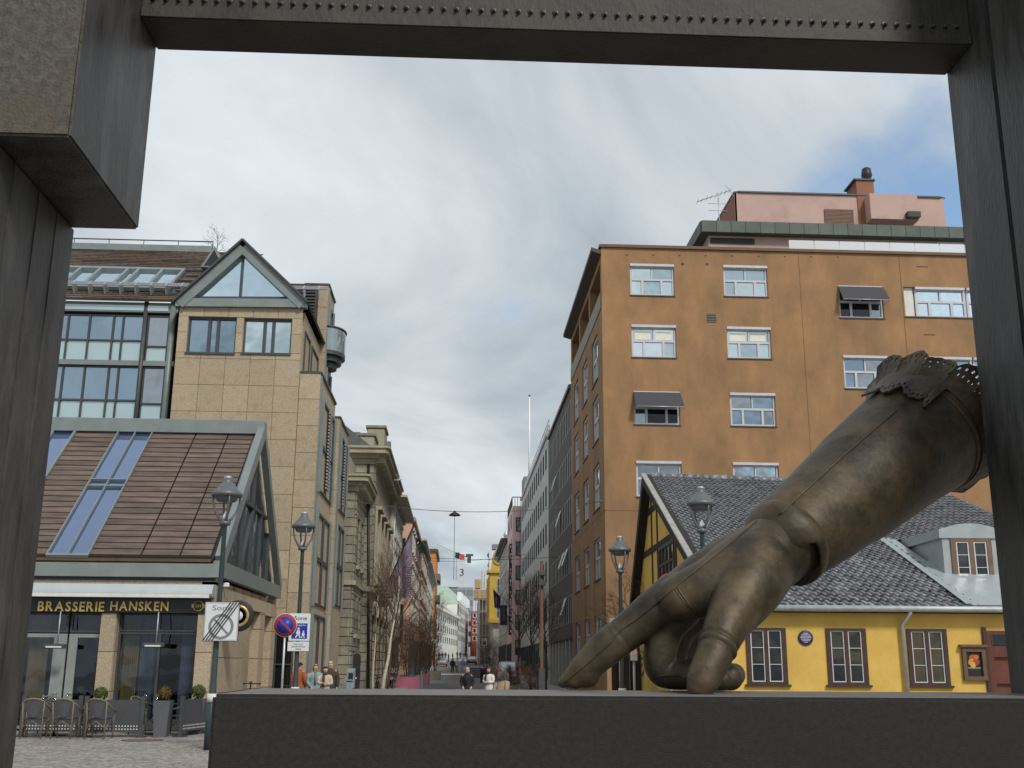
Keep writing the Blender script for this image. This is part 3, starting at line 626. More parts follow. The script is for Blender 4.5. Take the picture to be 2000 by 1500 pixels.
# hanging round sign on the side wall
rs = aX(466, 1203, BX+.45); SF = Fr((rs.x, rs.y, rs.z), (1, 0, 0), (0, 0, 1), (0, -1, 0))
T2 = thing('round_sign', 'round black hanging sign with gold ring on the restaurant side wall', 'sign', (rs.x, rs.y, rs.z)); b = MB(SF)
b.lathe([(.42, -.06), (.42, .06), (.40, .07)], n=32, mt=M_BLACK); b.build('disc', None, T2); b = MB(SF); b.lathe([(.30, .07), (.30, .08), (.22, .081), (.22, .07)], n=32, mt=M_GOLD); b.lathe([(.13, .07), (.13, .085)], n=24, mt=M_OFFW); b.build('gold_ring', None, T2)
b = MB(); b.tube([(BX-.1, rs.y, rs.z+.2), (rs.x-.3, rs.y, rs.z+.2)], .025, 6); b.build('bracket', M_BLACK, T2)
# security camera
cp = aX(447, 1148, BX+.1); T2 = thing('security_camera', 'small white security camera under the eaves at the restaurant corner', 'camera', cp); b = MB(); b.box(cp.x-.35, cp.x+.05, cp.y-.3, cp.y-.18, cp.z, cp.z+.12); b.build('housing', M_WHITE, T2, bev=.02); b = MB(); b.tube([(BX-.4, BY-.05, cp.z-.1), (cp.x-.1, cp.y-.25, cp.z)], .02, 6); b.build('arm', M_GALV, T2)
# infrared heaters under the sign
for k, (px, py) in enumerate(((107, 1262), (300, 1260))):
    p = aY(px, py, BY-.35); T2 = thing('patio_heater', ['slim electric heater hanging before the restaurant doors', 'slim electric heater hanging before the right restaurant window'][k], 'heater', p, 'heaters under the sign')
    b = MB(); b.box(p.x-.28, p.x+.28, p.y-.09, p.y+.05, p.z-.06, p.z+.06); b.build('housing', M_DKGREY, T2, bev=.02)
    b = MB(); b.box(p.x-.2, p.x+.2, p.y-.1, p.y-.088, p.z-.04, p.z+.0); b.build('reflector', M_OFFW, T2)
    b = MB(); b.tube([(p.x+.06, p.y, p.z), (p.x+.06, p.y, zs0+.02)], .018, 6); b.build('hanger', M_GALV, T2)
# ================================================================== office building: tower, glazed wing, piers
T = thing('office_building', 'tall beige stone office block with triangular glass pediment and glazed wing', 'building', (-9, 46, 0)); OB = T
TY = 42.0; F = FY(TY)
xl, xr = F.uv(347, 650)[0], F.uv(590, 650)[0]; zt = F.uv(470, 601)[1]
w1, w2 = rect(F, 369, 618, 458, 690), rect(F, 477, 621, 567, 691)
b = MB(F); holed(b, xr, zt, [w1, w2], .3, M_STONEY, u0=xl, v0=0); b.build('front_wall', None, T)
b = MB(); b.box(xl, xr-.01, TY+.5, 50, 0, zt); b.box(xr-1, xr, TY+.44, 47.5, 0, zt-.02); b.build('core', M_STONEY, T)
panels(T, F, xl, xr, zt-15*1.07, zt, .94, 1.07, [w1, w2], M_STONEY)
for q, gm_ in ((w1, G_BLUE), (w2, G_SKY)):
    window(T, F, q, -.22, M_DKFRAME, gm_, lay=[(.03, .04, .40, .95), (.46, .04, .58, .95), (.64, .04, .97, .95)], thick=.12)
    piece('window_sill', M_DKFRAME, T, F, q[0]-.03, q[2]+.03, q[1]-.08, q[1], -.2, .1)
# pediment
pl, pr, pa = F.uv(352, 597), F.uv(593, 599), F.uv(476, 487)
b = MB(F); bar(b, pl, pa, .42, -.1, .25); bar(b, (pr[0], pr[1]), pa, .42, -.1, .247); bar(b, (pl[0]-.15, pl[1]+.08), (pr[0]+.15, pr[1]+.08), .34, -.1, .22); b.build('pediment_frame', M_GREENMET, T)
b = MB(F); bar(b, (pl[0]-.2, pl[1]+.1), (pa[0], pa[1]+.3), .08, -8, .4); bar(b, (pr[0]+.2, pr[1]+.1), (pa[0], pa[1]+.3), .08, -8, .397); b.build('pediment_roof', M_DKFRAME, T)
b = MB(F); bar(b, (pa[0], pl[1]), (pa[0], pa[1]), .1, -.05, .05); bar(b, (pl[0]+.7, pl[1]+.34), (pr[0]-.7, pr[1]+.34), .1, -.05, .06); pf = b.build('pediment_mullion', M_DKFRAME, T)
for sx in (pl, pr):
    b = MB(F); b.prism([(sx[0], pl[1]+.2, -.04), (pa[0], pl[1]+.2, -.04), (pa[0], pa[1], -.04)], (0, 0, .02)); b.build('pane', glass('pediment_glass', (.05, .08, .12), .72, (.74, .92, 1.0), wav=.015), pf)
# tower side faces and stepped piers with window strips
M_BLIND = mat('blind_slats', (.30, .31, .31), .6, .1, 3)
def stripwin(X, u0, u1, v0, v1, nr=2, blind=True):
    Fs = FX(X, 1); q = (u0, v0, u1, v1)
    window(T, Fs, q, -.12, M_DKFRAME, [G_DARK, G_MID], lay=[r for k in range(nr) for r in ((.05, .015+k/nr, .46, (k+1)/nr-.03), (.56, .015+k/nr, .95, (k+1)/nr-.03))], name='window_strip', thick=.16)
    piece('strip_surround', M_GREENMET, T, Fs, u0-.14, u0, v0-.1, v1+.1, -.05, .1); piece('strip_surround', M_GREENMET, T, Fs, u1, u1+.14, v0-.1, v1+.1, -.05, .1)
    if blind:
        n = int((v1-v0)/.16)
        b = MB(Fs)
        for i in range(n): b.box(u0+(u1-u0)*.42, u0+(u1-u0)*.62, v0+.3+i*(v1-v0-.4)/n, v0+.3+i*(v1-v0-.4)/n+.07, .06, .12)
        b.build('blind', M_BLIND, T)
def pier(x0, x1, y0, y1, z1, front=True):
    b = MB(); b.box(x0, x1-.03, y0+.03, y1, 0, z1-.02); b.build('pier', M_STONEY, T)
    if front: panels(T, FY(y0), x0, x1, z1-14*1.07, z1, 1.0, 1.07, [], M_STONEY, th=.04, w0=-.03)
    piece('pier_coping', M_DKFRAME, T, WORLD, x0-.02, x1+.05, y0-.05, y1, z1-.02, z1+.06)
    piece('pier_edge', M_GREENMET, T, FX(x1-.03, 1), y0+.05, y0+.3, 0, z1-.1, 0, .07)
X1, X2, X3 = F.uv(627, 735)[0], -5.36, -6.15
Z1 = F.uv(605, 728)[1]
pier(xr+.01, X1, TY, 47.5, Z1)
S1 = FX(X1, 1); va, vb = S1.uv(614, 748)[1], S1.uv(614, 948)[1]
stripwin(X1, 42.9, 47.1, S1.uv(609, 940)[1], S1.uv(616, 748)[1]); stripwin(X1, 42.9, 47.1, S1.uv(602, 1175)[1], S1.uv(608, 985)[1], 2, False)
stripwin(X1, 42.9, 47.1, .3, S1.uv(601, 1195)[1], 1, False)
Z2 = FY(47.5).uv(652, 815)[1]; pier(-6.16, X2, 47.55, 51.6, Z2)
S2 = FX(X2, 1); stripwin(X2, 48.1, 51.2, S2.uv(658, 990)[1], S2.uv(660, 838)[1]); stripwin(X2, 48.1, 51.2, S2.uv(650, 1180)[1], S2.uv(657, 1020)[1], 2, False)
Z3 = FY(47.6).uv(615, 556)[1]; pier(-7.25, X3, 47.6, 50.2, Z3)
stripwin(X3, 48.0, 49.5, 12.2, 14.6, 1, False); stripwin(X3, 48.0, 49.5, 15.6, 17.7, 1, False)
Su = FX(xr, 1)
for u0, u1 in ((42.7, 44.2), (44.8, 46.9)): window(T, Su, (u0, zt-3.4, u1, zt-.7), -.02, M_DKFRAME, G_DARK, nx=1, ny=1, thick=.08)
# louvres beside the pediment
lv = FY(46.5); q = rect(lv, 545, 553, 597, 640); b = MB(lv); b.box(q[0]-1.5, q[2]+.35, q[1]-2, q[3], -1, 0); b.build('plant_screen', M_BLACK, T)
for i in range(14): piece('louvre', M_DKFRAME, T, lv, q[0]-1.5, q[2]+.35, q[1]+i*(q[3]-q[1])/14, q[1]+i*(q[3]-q[1])/14+.07, .0, .1)
# round balcony
bp_ = aX(636, 688, X3); bc = V((X3, 48.7, 15.4)); hb_ = FX(X3, 1).uv(637, 628)[1]-bp_.z
def arc(r, n=14): return [(bc.x+r*.8*math.sin(math.pi*i/n), bc.y-r*math.cos(math.pi*i/n)*1.1) for i in range(n+1)]
b = MB(); a = arc(.95); b.prism([(x, y, bc.z-.1) for x, y in a], (0, 0, .18)); a2 = arc(.75); b.prism([(x, y, bc.z-.35) for x, y in a2], (0, 0, .22)); b.prism([(x, y, bc.z-.6) for x, y in arc(.5)], (0, 0, .22)); bo = b.build('balcony', M_DKFRAME, T)
b = MB(); n = len(a); b.add([(x, y, z) for z in (bc.z+.08, bc.z+1.15) for x, y in arc(.93)], [(i, i+1, n+i+1, n+i) for i in range(n-1)]); b.build('glass_parapet', glass('parapet_glass', (.20, .25, .25), .12), bo)
b = MB(); b.tube([(x, y, bc.z+1.18) for x, y in arc(.95)], .045, 6); b.build('handrail', M_DKFRAME, bo)
# glazed wing
WY = 43.0; Fw_ = FY(WY); xw0, xw1 = -21.0, xl
zc = lambda y: Fw_.uv(230, y)[1]
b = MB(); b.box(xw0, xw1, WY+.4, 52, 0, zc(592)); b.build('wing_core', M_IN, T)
ue = [Fw_.uv(x, 700)[0] for x in (127, 169, 216, 235, 277)]; u5, u6 = Fw_.uv(284, 700)[0], Fw_.uv(343, 700)[0]
def wall_storey(y0, y1, y2):                     # window head, sill, spandrel foot (pixels)
    z0, z1, z2 = zc(y2), zc(y1), zc(y0)
    ed = [xw0, -19.2, -17.4]+ue; tot = ed[-1]-ed[0]; H = z2-z0; lay = []; gms = []
    for a, c in zip(ed, ed[1:]):
        a0, c0 = (a-ed[0])/tot+.004, (c-ed[0])/tot-.004
        lay += [(a0, .01, c0, (z1-z0)/H-.015), (a0, (z1-z0)/H+.015, c0, .985)]; gms += [G_SPAN, G_BLUE]
    window(T, Fw_, (ed[0], z0, ed[-1], z2), .02, M_DKFRAME, gms, lay=lay, name='curtain_wall', thick=.1)
    window(T, Fw_, (u5, z0, u6-.35, z2), .04, M_DKFRAME, [G_SPAN, G_MID], lay=[(.04, .01, .96, .31), (.04, .34, .96, .98)], name='curtain_wall', thick=.1)
wall_storey(617, 666, 706); wall_storey(717, 783, 824); wall_storey(840, 910, 950)
for y0, y1 in ((612, 593), (716, 706), (836, 824)):
    piece('floor_band', M_GREENMET, T, Fw_, xw0, u6, zc(y0), zc(y1), .0, .22)
piece('glass_band', G_SPAN, T, Fw_, xw0, u6-.4, zc(609), zc(599), .22, .24)
for u in (u5-.1, u6-.2): b = MB(Fw_); b.tube([(u, zc(960), .2), (u, zc(590), .2)], .09 if u < u6-.5 else .13, 8); b.build('downpipe', M_DKFRAME if u < u6-.5 else M_GREENMET, T)
# wing roof with weathered boards
e0_ = zc(590); RY2 = 48.6; r1_ = aY(300, 489, RY2).z; vd = V((0, RY2-42.6, r1_-e0_)); R2 = vd.length; vd.normalize(); W2 = Fr((0, 42.6, e0_), (1, 0, 0), vd, V((0, -vd.z, vd.y)))
xr2 = aY(415, 487, RY2).x
b = MB(W2); b.poly([(xw0, -.1, -.05), (xw1+.6, -.1, -.05), (xr2+2.4, R2, -.05), (xw0, R2, -.05)]); b.build('wing_roof_deck', M_DKFRAME, T)
bm_ = [mat('shingle_%s' % k, c, .85, .25, 6, b=.2, c2=c2) for k, c, c2 in (('brown', (.115, .078, .06), (.17, .12, .09)), ('grey', (.12, .10, .09), (.18, .15, .135)), ('ochre', (.17, .10, .05), (.24, .15, .075)), ('dark', (.065, .05, .045), (.10, .08, .07)))]
b = MB(W2); n = 30; sk0, sk1 = W2.uv(125, 565), W2.uv(362, 532)
for i in range(n):
    v0, v1 = i*R2/n, (i+1)*R2/n; xe = xw1+.5+(xr2+2.2-xw1-.5)*((v0+v1)/2/R2); x = xw0+random.random()
    while x < xe:
        x2 = min(xe, x+random.uniform(.9, 2.2)); ll = .02+random.uniform(0, .018)
        if not (x < sk1[0] and sk0[1]-.1 < (v0+v1)/2 < sk1[1]+.2): b.add([(x, v0, ll+.02), (x2-.012, v0, ll+.02), (x2-.012, v1, .0), (x, v1, .0), (x, v0, -.03), (x2-.012, v0, -.03)], [(0, 1, 2, 3), (0, 1, 5, 4)], random.choice(bm_+bm_[:2]))
        x = x2
o = b.build('roof_shingles', None, T); o['kind'] = 'stuff'
window(T, W2, (xw0+1, sk0[1], sk1[0], sk1[1]+.1), .0, M_GREENMET, [glass('skylight_glass', (.10, .13, .15), .42, (.75, .88, 1.0))], lay=[(a, .08, c, .92) for a, c in ((.02, .14), (.155, .28), (.29, .42), (.435, .53), (.545, .68), (.695, .74), (.755, .87), (.885, .985))], name='roof_light', thick=.16)
gv = W2.uv(240, 575)[1]; b = MB(W2)
for i in range(22): b.box(xw0+2+i*.62, xw0+2.05+i*.62, gv-.1, gv+.35, .02, .45)
for dv in (.0, .15, .3): b.box(xw0+1.5, xw0+15.4, gv+dv-.03, gv+dv+.03, .38, .43)
b.build('snow_guard', M_GALV, T)
piece('ridge_cap', M_GREENMET, T, WORLD, xw0, xr2, RY2-.2, RY2+.3, r1_-.1, r1_+.22)
b = MB(); b.tube([(xw0, RY2, r1_+.5), (xr2, RY2, r1_+.5)], .03, 6)
for i in range(9): b.tube([(xr2-i*1.6, RY2, r1_+.1), (xr2-i*1.6, RY2, r1_+.5)], .02, 5)
b.build('ridge_rail', M_DKFRAME, T)
dp = aY(418, 525, 45.8); b = MB(); b.prism([(dp.x-.55, 45.6, dp.z), (dp.x+.55, 45.6, dp.z), (dp.x, 45.6, dp.z+1.0)], (0, 3, 0)); do = b.build('dormer', M_GREENMET, T)
b = MB(); b.prism([(dp.x-.38, 45.57, dp.z+.08), (dp.x+.38, 45.57, dp.z+.08), (dp.x, 45.57, dp.z+.8)], (0, .02, 0)); b.build('pane', G_DARK, do)
# ground floor glass entrance beside the piers
q = rect(FY(41.6), 536, 1215, 566, 1345); window(T, FY(41.7), (xr-.9, .1, xr+.4, 3.3), .0, M_DKFRAME, [G_MID, G_DARK], nx=2, ny=2, thick=.1, name='entrance_glazing')
# ================================================================== orange office building on the right
M_OR = mat('orange_render', (.285, .162, .078), .88, .18, .75, b=.5, bs=16, c2=(.375, .212, .100), c3=(.21, .125, .068), s3=.28, f3=(.48, .8), st=(1, 1, .55))
M_ORS = M_OR
M_ALU = mat('window_grey', (.50, .50, .53), .5, .08, 4); M_AWN = mat('charcoal_awning', (.055, .055, .062), .75, .1, 8)
T = thing('orange_office', 'six storey orange rendered office building with grey framed windows', 'building', (16, 60, 0)); OY = 52.0; F = FY(OY)
ox = 6.99; ozt = F.uv(1400, 489)[1]; OX2 = 30
LAYW = [(.045, .06, .255, .485), (.305, .06, .69, .485), (.74, .06, .955, .485), (.045, .55, .485, .9), (.515, .55, .955, .9)]
wpx = [(1230, 515, 1318, 578, G_SKY, 0), (1412, 518, 1501, 580, G_SKY, 0), (1233, 634, 1322, 699, G_SKY, 0), (1419, 638, 1508, 701, G_SKY, 0), (1237, 764, 1329, 830, G_DARK, 1), (1425, 767, 1517, 833, G_BLUE, 0),
       (1242, 900, 1333, 971, G_MID, 0), (1431, 903, 1524, 974, G_MID, 0), (1636, 558, 1728, 622, G_DARK, 1), (1646, 694, 1738, 760, G_BLUE, 0), (1248, 1046, 1342, 1120, G_DARK, 2), (1655, 835, 1750, 900, G_BLUE, 0)]
wins = [(rect(F, *w[:4]), w[4], w[5]) for w in wpx]
wide = [(rect(F, 1764, 560, 1960, 622), G_SKY), (rect(F, 1776, 696, 1975, 760), G_BLUE), (rect(F, 1790, 838, 1980, 905), G_BLUE)]
b = MB(F); holed(b, OX2, ozt, [w[0] for w in wins]+[w[0] for w in wide], .28, M_OR, u0=ox); b.build('front_wall', None, T)
LIT = mat('blind_white', (.72, .70, .6), .8, .06, 5)
for iw, (q, g, aw) in enumerate(wins):
    alt = G_SKY2 if g is G_SKY else G_MID; pat = [g, alt, g, g, alt][iw % 3:]+[alt, g][:iw % 3]
    window(T, F, q, -.2, M_ALU, pat, lay=LAYW, thick=.1)
    piece('window_sill', M_DKGREY, T, F, q[0]-.03, q[2]+.03, q[1]-.05, q[1], -.2, .06)
    piece('blind_box', M_ALU, T, F, q[0], q[2], q[3]-.13, q[3], -.12, .06)
    if aw:
        h = (q[3]-q[1])*(.54 if aw == 1 else .62); b = MB(F); p0 = .35 if aw == 1 else .25
        b.prism([(q[0]+.0, q[3]-.06, .04), (q[2]+.02, q[3]-.06, .04), (q[2]+.12, q[3]-h, p0+.25), (q[0]+.02, q[3]-h, p0+.25)], (0, .03, .01)); ao = b.build('awning', M_AWN, T)
        b = MB(F); b.tube([(q[0]+.02, q[3]-h, p0+.26), (q[2]+.14, q[3]-h, p0+.26)], .025, 6); b.tube([(q[0]+.03, q[3]-.9*h-.15, -.05), (q[0]+.04, q[3]-h, p0+.25)], .012, 5); b.tube([(q[2]-.01, q[3]-.9*h-.15, -.05), (q[2]+.11, q[3]-h, p0+.25)], .012, 5); b.build('awning_bar', M_GALV, ao)
for q, g in wide:
    w = q[2]-q[0]; piece('white_panel', M_OFFW, T, F, q[0], q[0]+.55, q[1], q[3], -.27, -.16)
    for k in range(2):
        a = q[0]+.6+k*2.7; window(T, F, (a, q[1], a+2.65, q[3]), -.2, M_ALU, g, lay=LAYW, thick=.1); piece('blind_box', M_ALU, T, F, a, a+2.6, q[3]-.13, q[3], -.12, .06)
    piece('window_sill', M_DKGREY, T, F, q[0]-.05, OX2, q[1]-.06, q[1], -.2, .06)
# panes with paper blinds behind two windows
for q in (wins[2][0], wins[3][0]):
    for k in range(2):
        u0 = q[0]+(q[2]-q[0])*(.08+.46*k); piece('paper_blind', LIT, T, F, u0, u0+(q[2]-q[0])*.36, q[1]+(q[3]-q[1])*.58, q[1]+(q[3]-q[1])*.82, -.176, -.174)
for i in range(9):
    p = F.uv(1224+i*51.5, 498+i*.5); piece('vent_hole', M_BLACK, T, F, p[0]-.05, p[0]+.05, p[1]-.03, p[1]+.03, -.02, .01)
for px, py in ((1333, 515.5), (1381, 516)): p = F.uv(px, py); piece('vent_hole', M_BLACK, T, F, p[0]-.07, p[0]+.07, p[1]-.06, p[1]+.06, -.02, .012)
q = rect(F, 1381, 613, 1399, 629); vg = piece('vent_grille', M_BLACK, T, F, q[0], q[2], q[1], q[3], -.02, .012)
for i in range(5): piece('slat', mat('green_slat', (.13, .15, .11), .6), T, F, q[0], q[2], q[1]+i*(q[3]-q[1])/5, q[1]+i*(q[3]-q[1])/5+.045, .013, .04)
M_CRK = mat('joint_dark', (.12, .07, .035), .9)
ju = F.uv(1563, 560)[0]; piece('expansion_joint', M_CRK, T, F, ju-.012, ju+.012, 0, ozt, -.02, .004)
ju2 = F.uv(1757, 520)[0]; piece('expansion_joint', M_CRK, T, F, ju2-.015, ju2+.015, 0, ozt, -.02, .004)
zj = F.uv(1260, 998)[1]; piece('storey_joint', M_CRK, T, F, ox, OX2, zj-.015, zj+.015, -.02, .004)
for px, py in ((1801, 521), (1815, 654)): p = F.uv(px, py); piece('slot_vent', M_CRK, T, F, p[0]-.3, p[0]+.3, p[1]-.03, p[1]+.03, -.02, .006)
piece('roof_coping', mat('brown_coping', (.13, .075, .04), .6, .15, 3), T, F, ox-.1, OX2, ozt, ozt+.16, -.5, .12)
# side facade towards the street
SX = FX(ox, -1); OY2 = 67.2; zl = SX.uv(1160, 640)[1]
side = [(y0, z0, y1, z1) for y0, y1 in ((53.9, 56.4), (58.6, 61.0), (63.2, 65.7)) for z0, z1 in ((2.4, 4.15), (5.9, 7.95), (9.4, 11.7), (12.9, 15.25), (16.05, 18.5))]
logg = [(y0, 19.35, y1, ozt-.7) for y0, y1 in ((52.5, 56.9), (57.5, 61.8), (62.4, 66.8))]
b = MB(SX); holed(b, OY2, 19.0, side, .22, M_ORS, u0=OY); holed(b, OY2, ozt, logg, 1.6, M_ORS, u0=OY, v0=19.0); b.build('side_wall', None, T)
for q in side:
    window(T, SX, q, -.16, M_ALU, G_SKY if q[1] > 8 else G_MID, lay=[(.06, .05, .48, .5), (.54, .05, .94, .5), (.06, .56, .94, .95)], thick=.08); piece('window_sill', M_DKGREY, T, SX, q[0]-.03, q[2]+.03, q[1]-.06, q[1], -.16, .06)
for q in logg: piece('loggia_parapet', mat('concrete', (.30, .27, .22), .85, .15, 3), T, SX, q[0]-.28, q[2]+.28, q[1]-.1, q[1]+.75, -.06, .05); piece('loggia_glazing', G_MID, T, SX, q[0], q[2], q[1]+.4, q[3], -1.5, -1.45)
b = MB(SX); b.prism([(OY-.02, ozt-.35, .02), (OY2, ozt-.35, .02), (OY2, ozt-.2, .5), (OY-.02, ozt-.2, .5)], (0, .2, 0)); b.build('eaves', mat('dark_eaves', (.06, .05, .045), .6, .15, 3), T)
piece('storey_joint', M_CRK, T, SX, OY, OY2, zj-.015, zj+.015, -.02, .004)
b = MB(); b.box(ox+.3, OX2, OY+.35, OY2, -.1, 18.9); b.box(ox+1.8, OX2, OY+.35, OY2, 18.9, ozt-.05); b.build('core', M_OR, T)
piece('roof', M_DKGREY, T, WORLD, ox+.1, OX2, OY+.3, OY2, ozt-.05, ozt)
vp = aY(1332, 485, OY+2); b = MB(); b.lathe([(.09, -1), (.09, .25), (.16, .27), (.16, .36), (.07, .42)], c=(vp.x, OY+2, ozt+.3), n=10); b.build('roof_vent', M_OFFW, T)
# ================================================================== pink rooftop building behind
M_PK = mat('pink_render', (.49, .335, .29), .85, .07, .6, b=.1, c3=(.42, .26, .22), s3=.5); M_RB = mat('red_brown_render', (.27, .12, .075), .85, .12, 1)
T = thing('pink_rooftop_block', 'dusty pink rooftop storeys with green copper band above the orange building', 'building', (20, 60, ozt)); PY = 55.5; F = FY(PY)
x0, x1 = F.uv(1384, 470)[0], 34; z0 = ozt+.004; z1 = F.uv(1500, 463)[1]; z2 = F.uv(1500, 441)[1]
b = MB(F); b.box(x0, x1, z0, z1+.3, -8, 0); b.build('lower_wall', M_PK, T)
q = rect(F, 1387, 464, 1474, 478); lo = piece('louvre_panel', M_BLACK, T, F, q[0], q[2], q[1], q[3], -.02, .02)
for i in range(6): piece('louvre', M_DKGREY, T, F, q[0], q[2], q[1]+i*(q[3]-q[1])/6, q[1]+i*(q[3]-q[1])/6+.03, .02, .05)
M_COP = mat('green_copper', (.085, .105, .085), .6, .2, 1.2, rnd=.12, c3=(.15, .19, .16), s3=5, f3=(.6, .8)); cu0 = F.uv(1366, 450)[0]
n = 26; wu = (x1-cu0)/n
for i in range(n): piece('copper_sheet', M_COP, T, F, cu0+i*wu+.012, cu0+(i+1)*wu, z1, z2, -.2, .55, bev=.015)
b = MB(F); b.box(cu0+.05, x1, z1+.03, z2-.06, -8, .5); b.build('roof_slab', M_COP, T)
for i in range(8): piece('copper_sheet', M_COP, T, FX(cu0+.05, -1), PY-.4+i*1.05, PY+.62+i*1.05, z1, z2, 0, .1, bev=.015)
# upper pink box, chimney, boxes
PY2 = 58.0; F2 = FY(PY2); ux0, ux1 = F2.uv(1436, 410)[0], F2.uv(1845, 410)[0]; uz = F2.uv(1600, 381)[1]
b = MB(F2); b.box(ux0, ux1, z2-.1, uz, -5, 0); b.build('upper_wall', M_PK, T); piece('coping', M_DKGREY, T, F2, ux0-.05, ux1+.1, uz, uz+.1, -5, .1)
b = MB(FX(ux0, -1)); b.box(PY2-.0, PY2+5, z2-.1, uz, -.1, .02); b.build('side_wall', M_RB, T)
q = rect(F2, 1609, 408, 1668, 441); piece('louvre_panel', M_BLACK, T, F2, q[0], q[2], q[1], q[3], -.02, .02)
for i in range(12): piece('louvre', mat('brown_slat', (.22, .13, .1), .7), T, F2, q[0], q[2], q[1]+i*(q[3]-q[1])/12, q[1]+i*(q[3]-q[1])/12+.06, .02, .07)
q = rect(F2, 1671, 353, 1712, 441); b = MB(F2); b.box(q[0], q[2], q[1], q[3], -1.5, .06); b.build('chimney', M_RB, T); piece('chimney_cap', M_DKGREY, T, F2, q[0]-.15, q[2]+.1, q[3], q[3]+.1, -1.6, .15)
q2 = rect(F2, 1687, 390, 1783, 441); b = MB(F2); b.box(q2[0], q2[2], q2[1], q2[3], 0, .9); b.build('bay_box', M_PK, T); b = MB(F2); b.box(q2[0]+2.0, q2[2]-.05, q2[1]+.02, q2[1]+.35, .9, 1.3); b.build('bay_hatch', M_BLACK, T)
cc = aY(1693, 348, PY2+.7); b = MB(); b.lathe([(.1, -.25), (.18, -.1), (.2, .1), (.32, .35), (.3, .5), (.26, .8), (.1, .9)], c=(cc.x, PY2+.7, q[3]+.3), n=14); b.build('chimney_cowl', M_BLACK, T)
q = rect(FY(OY+.6), 1540, 469, 1900, 489)
for i in range(9):
    a = q[0]+i*(29-q[0])/9; piece('glass_balustrade', glass('balustrade', (.66, .64, .6), .3, wav=.005), T, FY(OY+.6), a+.01, a+(29-q[0])/9-.01, ozt+.05, q[3], -.012, .012)
for k, (p0, p1) in enumerate(((1610, 1680), (1735, 1800), (1830, 1880))): q = rect(F, p0, 474, p1, 489); window(T, F, (q[0], z0+.2, q[2], q[3]), .0, M_WHITE, G_SKY, nx=2, ny=1, thick=.05)
# rooftop aerial
ap = aY(1405, 435, PY2-1.0); T2 = thing('tv_aerial', 'thin rooftop television aerial beside the pink block', 'aerial', (ap.x, ap.y, z2)); b = MB(); a1 = aY(1404, 377, PY2-1.0)
b.tube([(ap.x, ap.y, z2-.05), (ap.x, ap.y, a1.z)], .03, 5); b.build('mast', M_GALV, T2)
b = MB(); e = aY(1362, 394, PY2-1); f_ = aY(1426, 372, PY2-1); b.tube([e, f_], .025, 5)
for i in range(8): p = e.lerp(f_, i/7); b.tube([p-V((0, .3, 0)), p+V((0, .3, 0))], .015, 4)
b.tube([f_, f_+V((-.3, 0, .35))], .015, 4); b.tube([f_, f_+V((.25, 0, -.5))], .015, 4)
for dz in (.55, .9): b.tube([(ap.x-.6, ap.y, a1.z-dz*1.2), (ap.x+.5, ap.y, a1.z-dz*1.2)], .015, 4)
b.build('boom', M_GALV, T2)
# ================================================================== yellow half-timbered house
M_YEL = mat('yellow_render', (.66, .42, .085), .85, .1, 1.2, b=.35, bs=9, c2=(.72, .48, .12), c3=(.54, .345, .085), s3=.7, f3=(.48, .78))
M_TIM = mat('black_timber', (.022, .019, .016), .8, .3, 5, b=.3); M_BRF = mat('brown_window', (.055, .028, .022), .5, .2, 6); M_WF = mat('white_casement', (.60, .62, .62), .5, .05, 5)
M_TILE = mat('grey_pantile', (.125, .13, .14), .36, .3, 3, rnd=.34, c2=(.22, .225, .24), spec=.6)
cr = aZ(1415, 1250, 1.9); cx = 415/2199*25.9; A0 = V((aY(1413, 1200, 26.0).x, 26.0, 0))
HU = V((math.cos(YAW), -math.sin(YAW), 0)); HN = V((-math.sin(YAW), -math.cos(YAW), 0)); F = Fr(A0, HU, (0, 0, 1), HN); GU = V((.027, 1, 0)).normalized(); GN = V((-GU.y, GU.x, 0)); Gb = Fr(A0, GU, (0, 0, 1), GN)
T = thing('yellow_house', 'old yellow house with half-timbered gable and dark pantile roof', 'house', A0); YH = T
hw = 11.5; zev = F.uv(1700, 1196)[1]
hp = [(1461, 1226, 1534, 1337), (1616, 1227, 1693, 1338), (1773, 1229, 1853, 1341)]
hol = [rect(F, *q) for q in hp]; hol = [((q[0]+.0), hol[1][1], q[2], hol[1][3]) for q in hol]; hol = [((a+c)/2-.47, b_, (a+c)/2+.47, d) for a, b_, c, d in hol]
du = F.uv(1930, 1290)[0]; door = (du, .1, du+1.0, F.uv(1940, 1232)[1])
b = MB(F); holed(b, hw, zev+.06, hol+[door], .12, M_YEL, u0=0); b.build('front_wall', None, T)
for q in hol:
    w = window(T, F, q, -.06, M_BRF, [G_DARK], lay=[(.11, .045, .455, .955), (.545, .045, .89, .955)], thick=.1)
    for c0, c1 in ((.115, .45), (.55, .885)):
        U = q[2]-q[0]; window(T, F, (q[0]+U*c0, q[1]+.06, q[0]+U*c1, q[3]-.06), -.035, M_WF, G_DARK, lay=grid(1, 3, .07, .25, .045), thick=.05, name='casement')
    piece('window_sill', M_BRF, T, F, q[0]-.06, q[2]+.06, q[1]-.05, q[1], -.05, .08)
d = window(T, F, door, -.1, mat('dark_red_door', (.12, .035, .022), .5, .15, 5), mat('door_panel_red', (.14, .04, .026), .5, .15, 5), lay=[(.15, .05, .85, .28), (.15, .32, .85, .52), (.15, .56, .85, .76)], thick=.1, name='door')
piece('door_light', G_DARK, T, F, door[0]+.12, door[2]-.1, door[3]-.34, door[3]-.08, -.02, .012)
piece('door_frame', M_BRF, T, F, door[0]-.09, door[0], 0, door[3]+.08, -.05, .06)
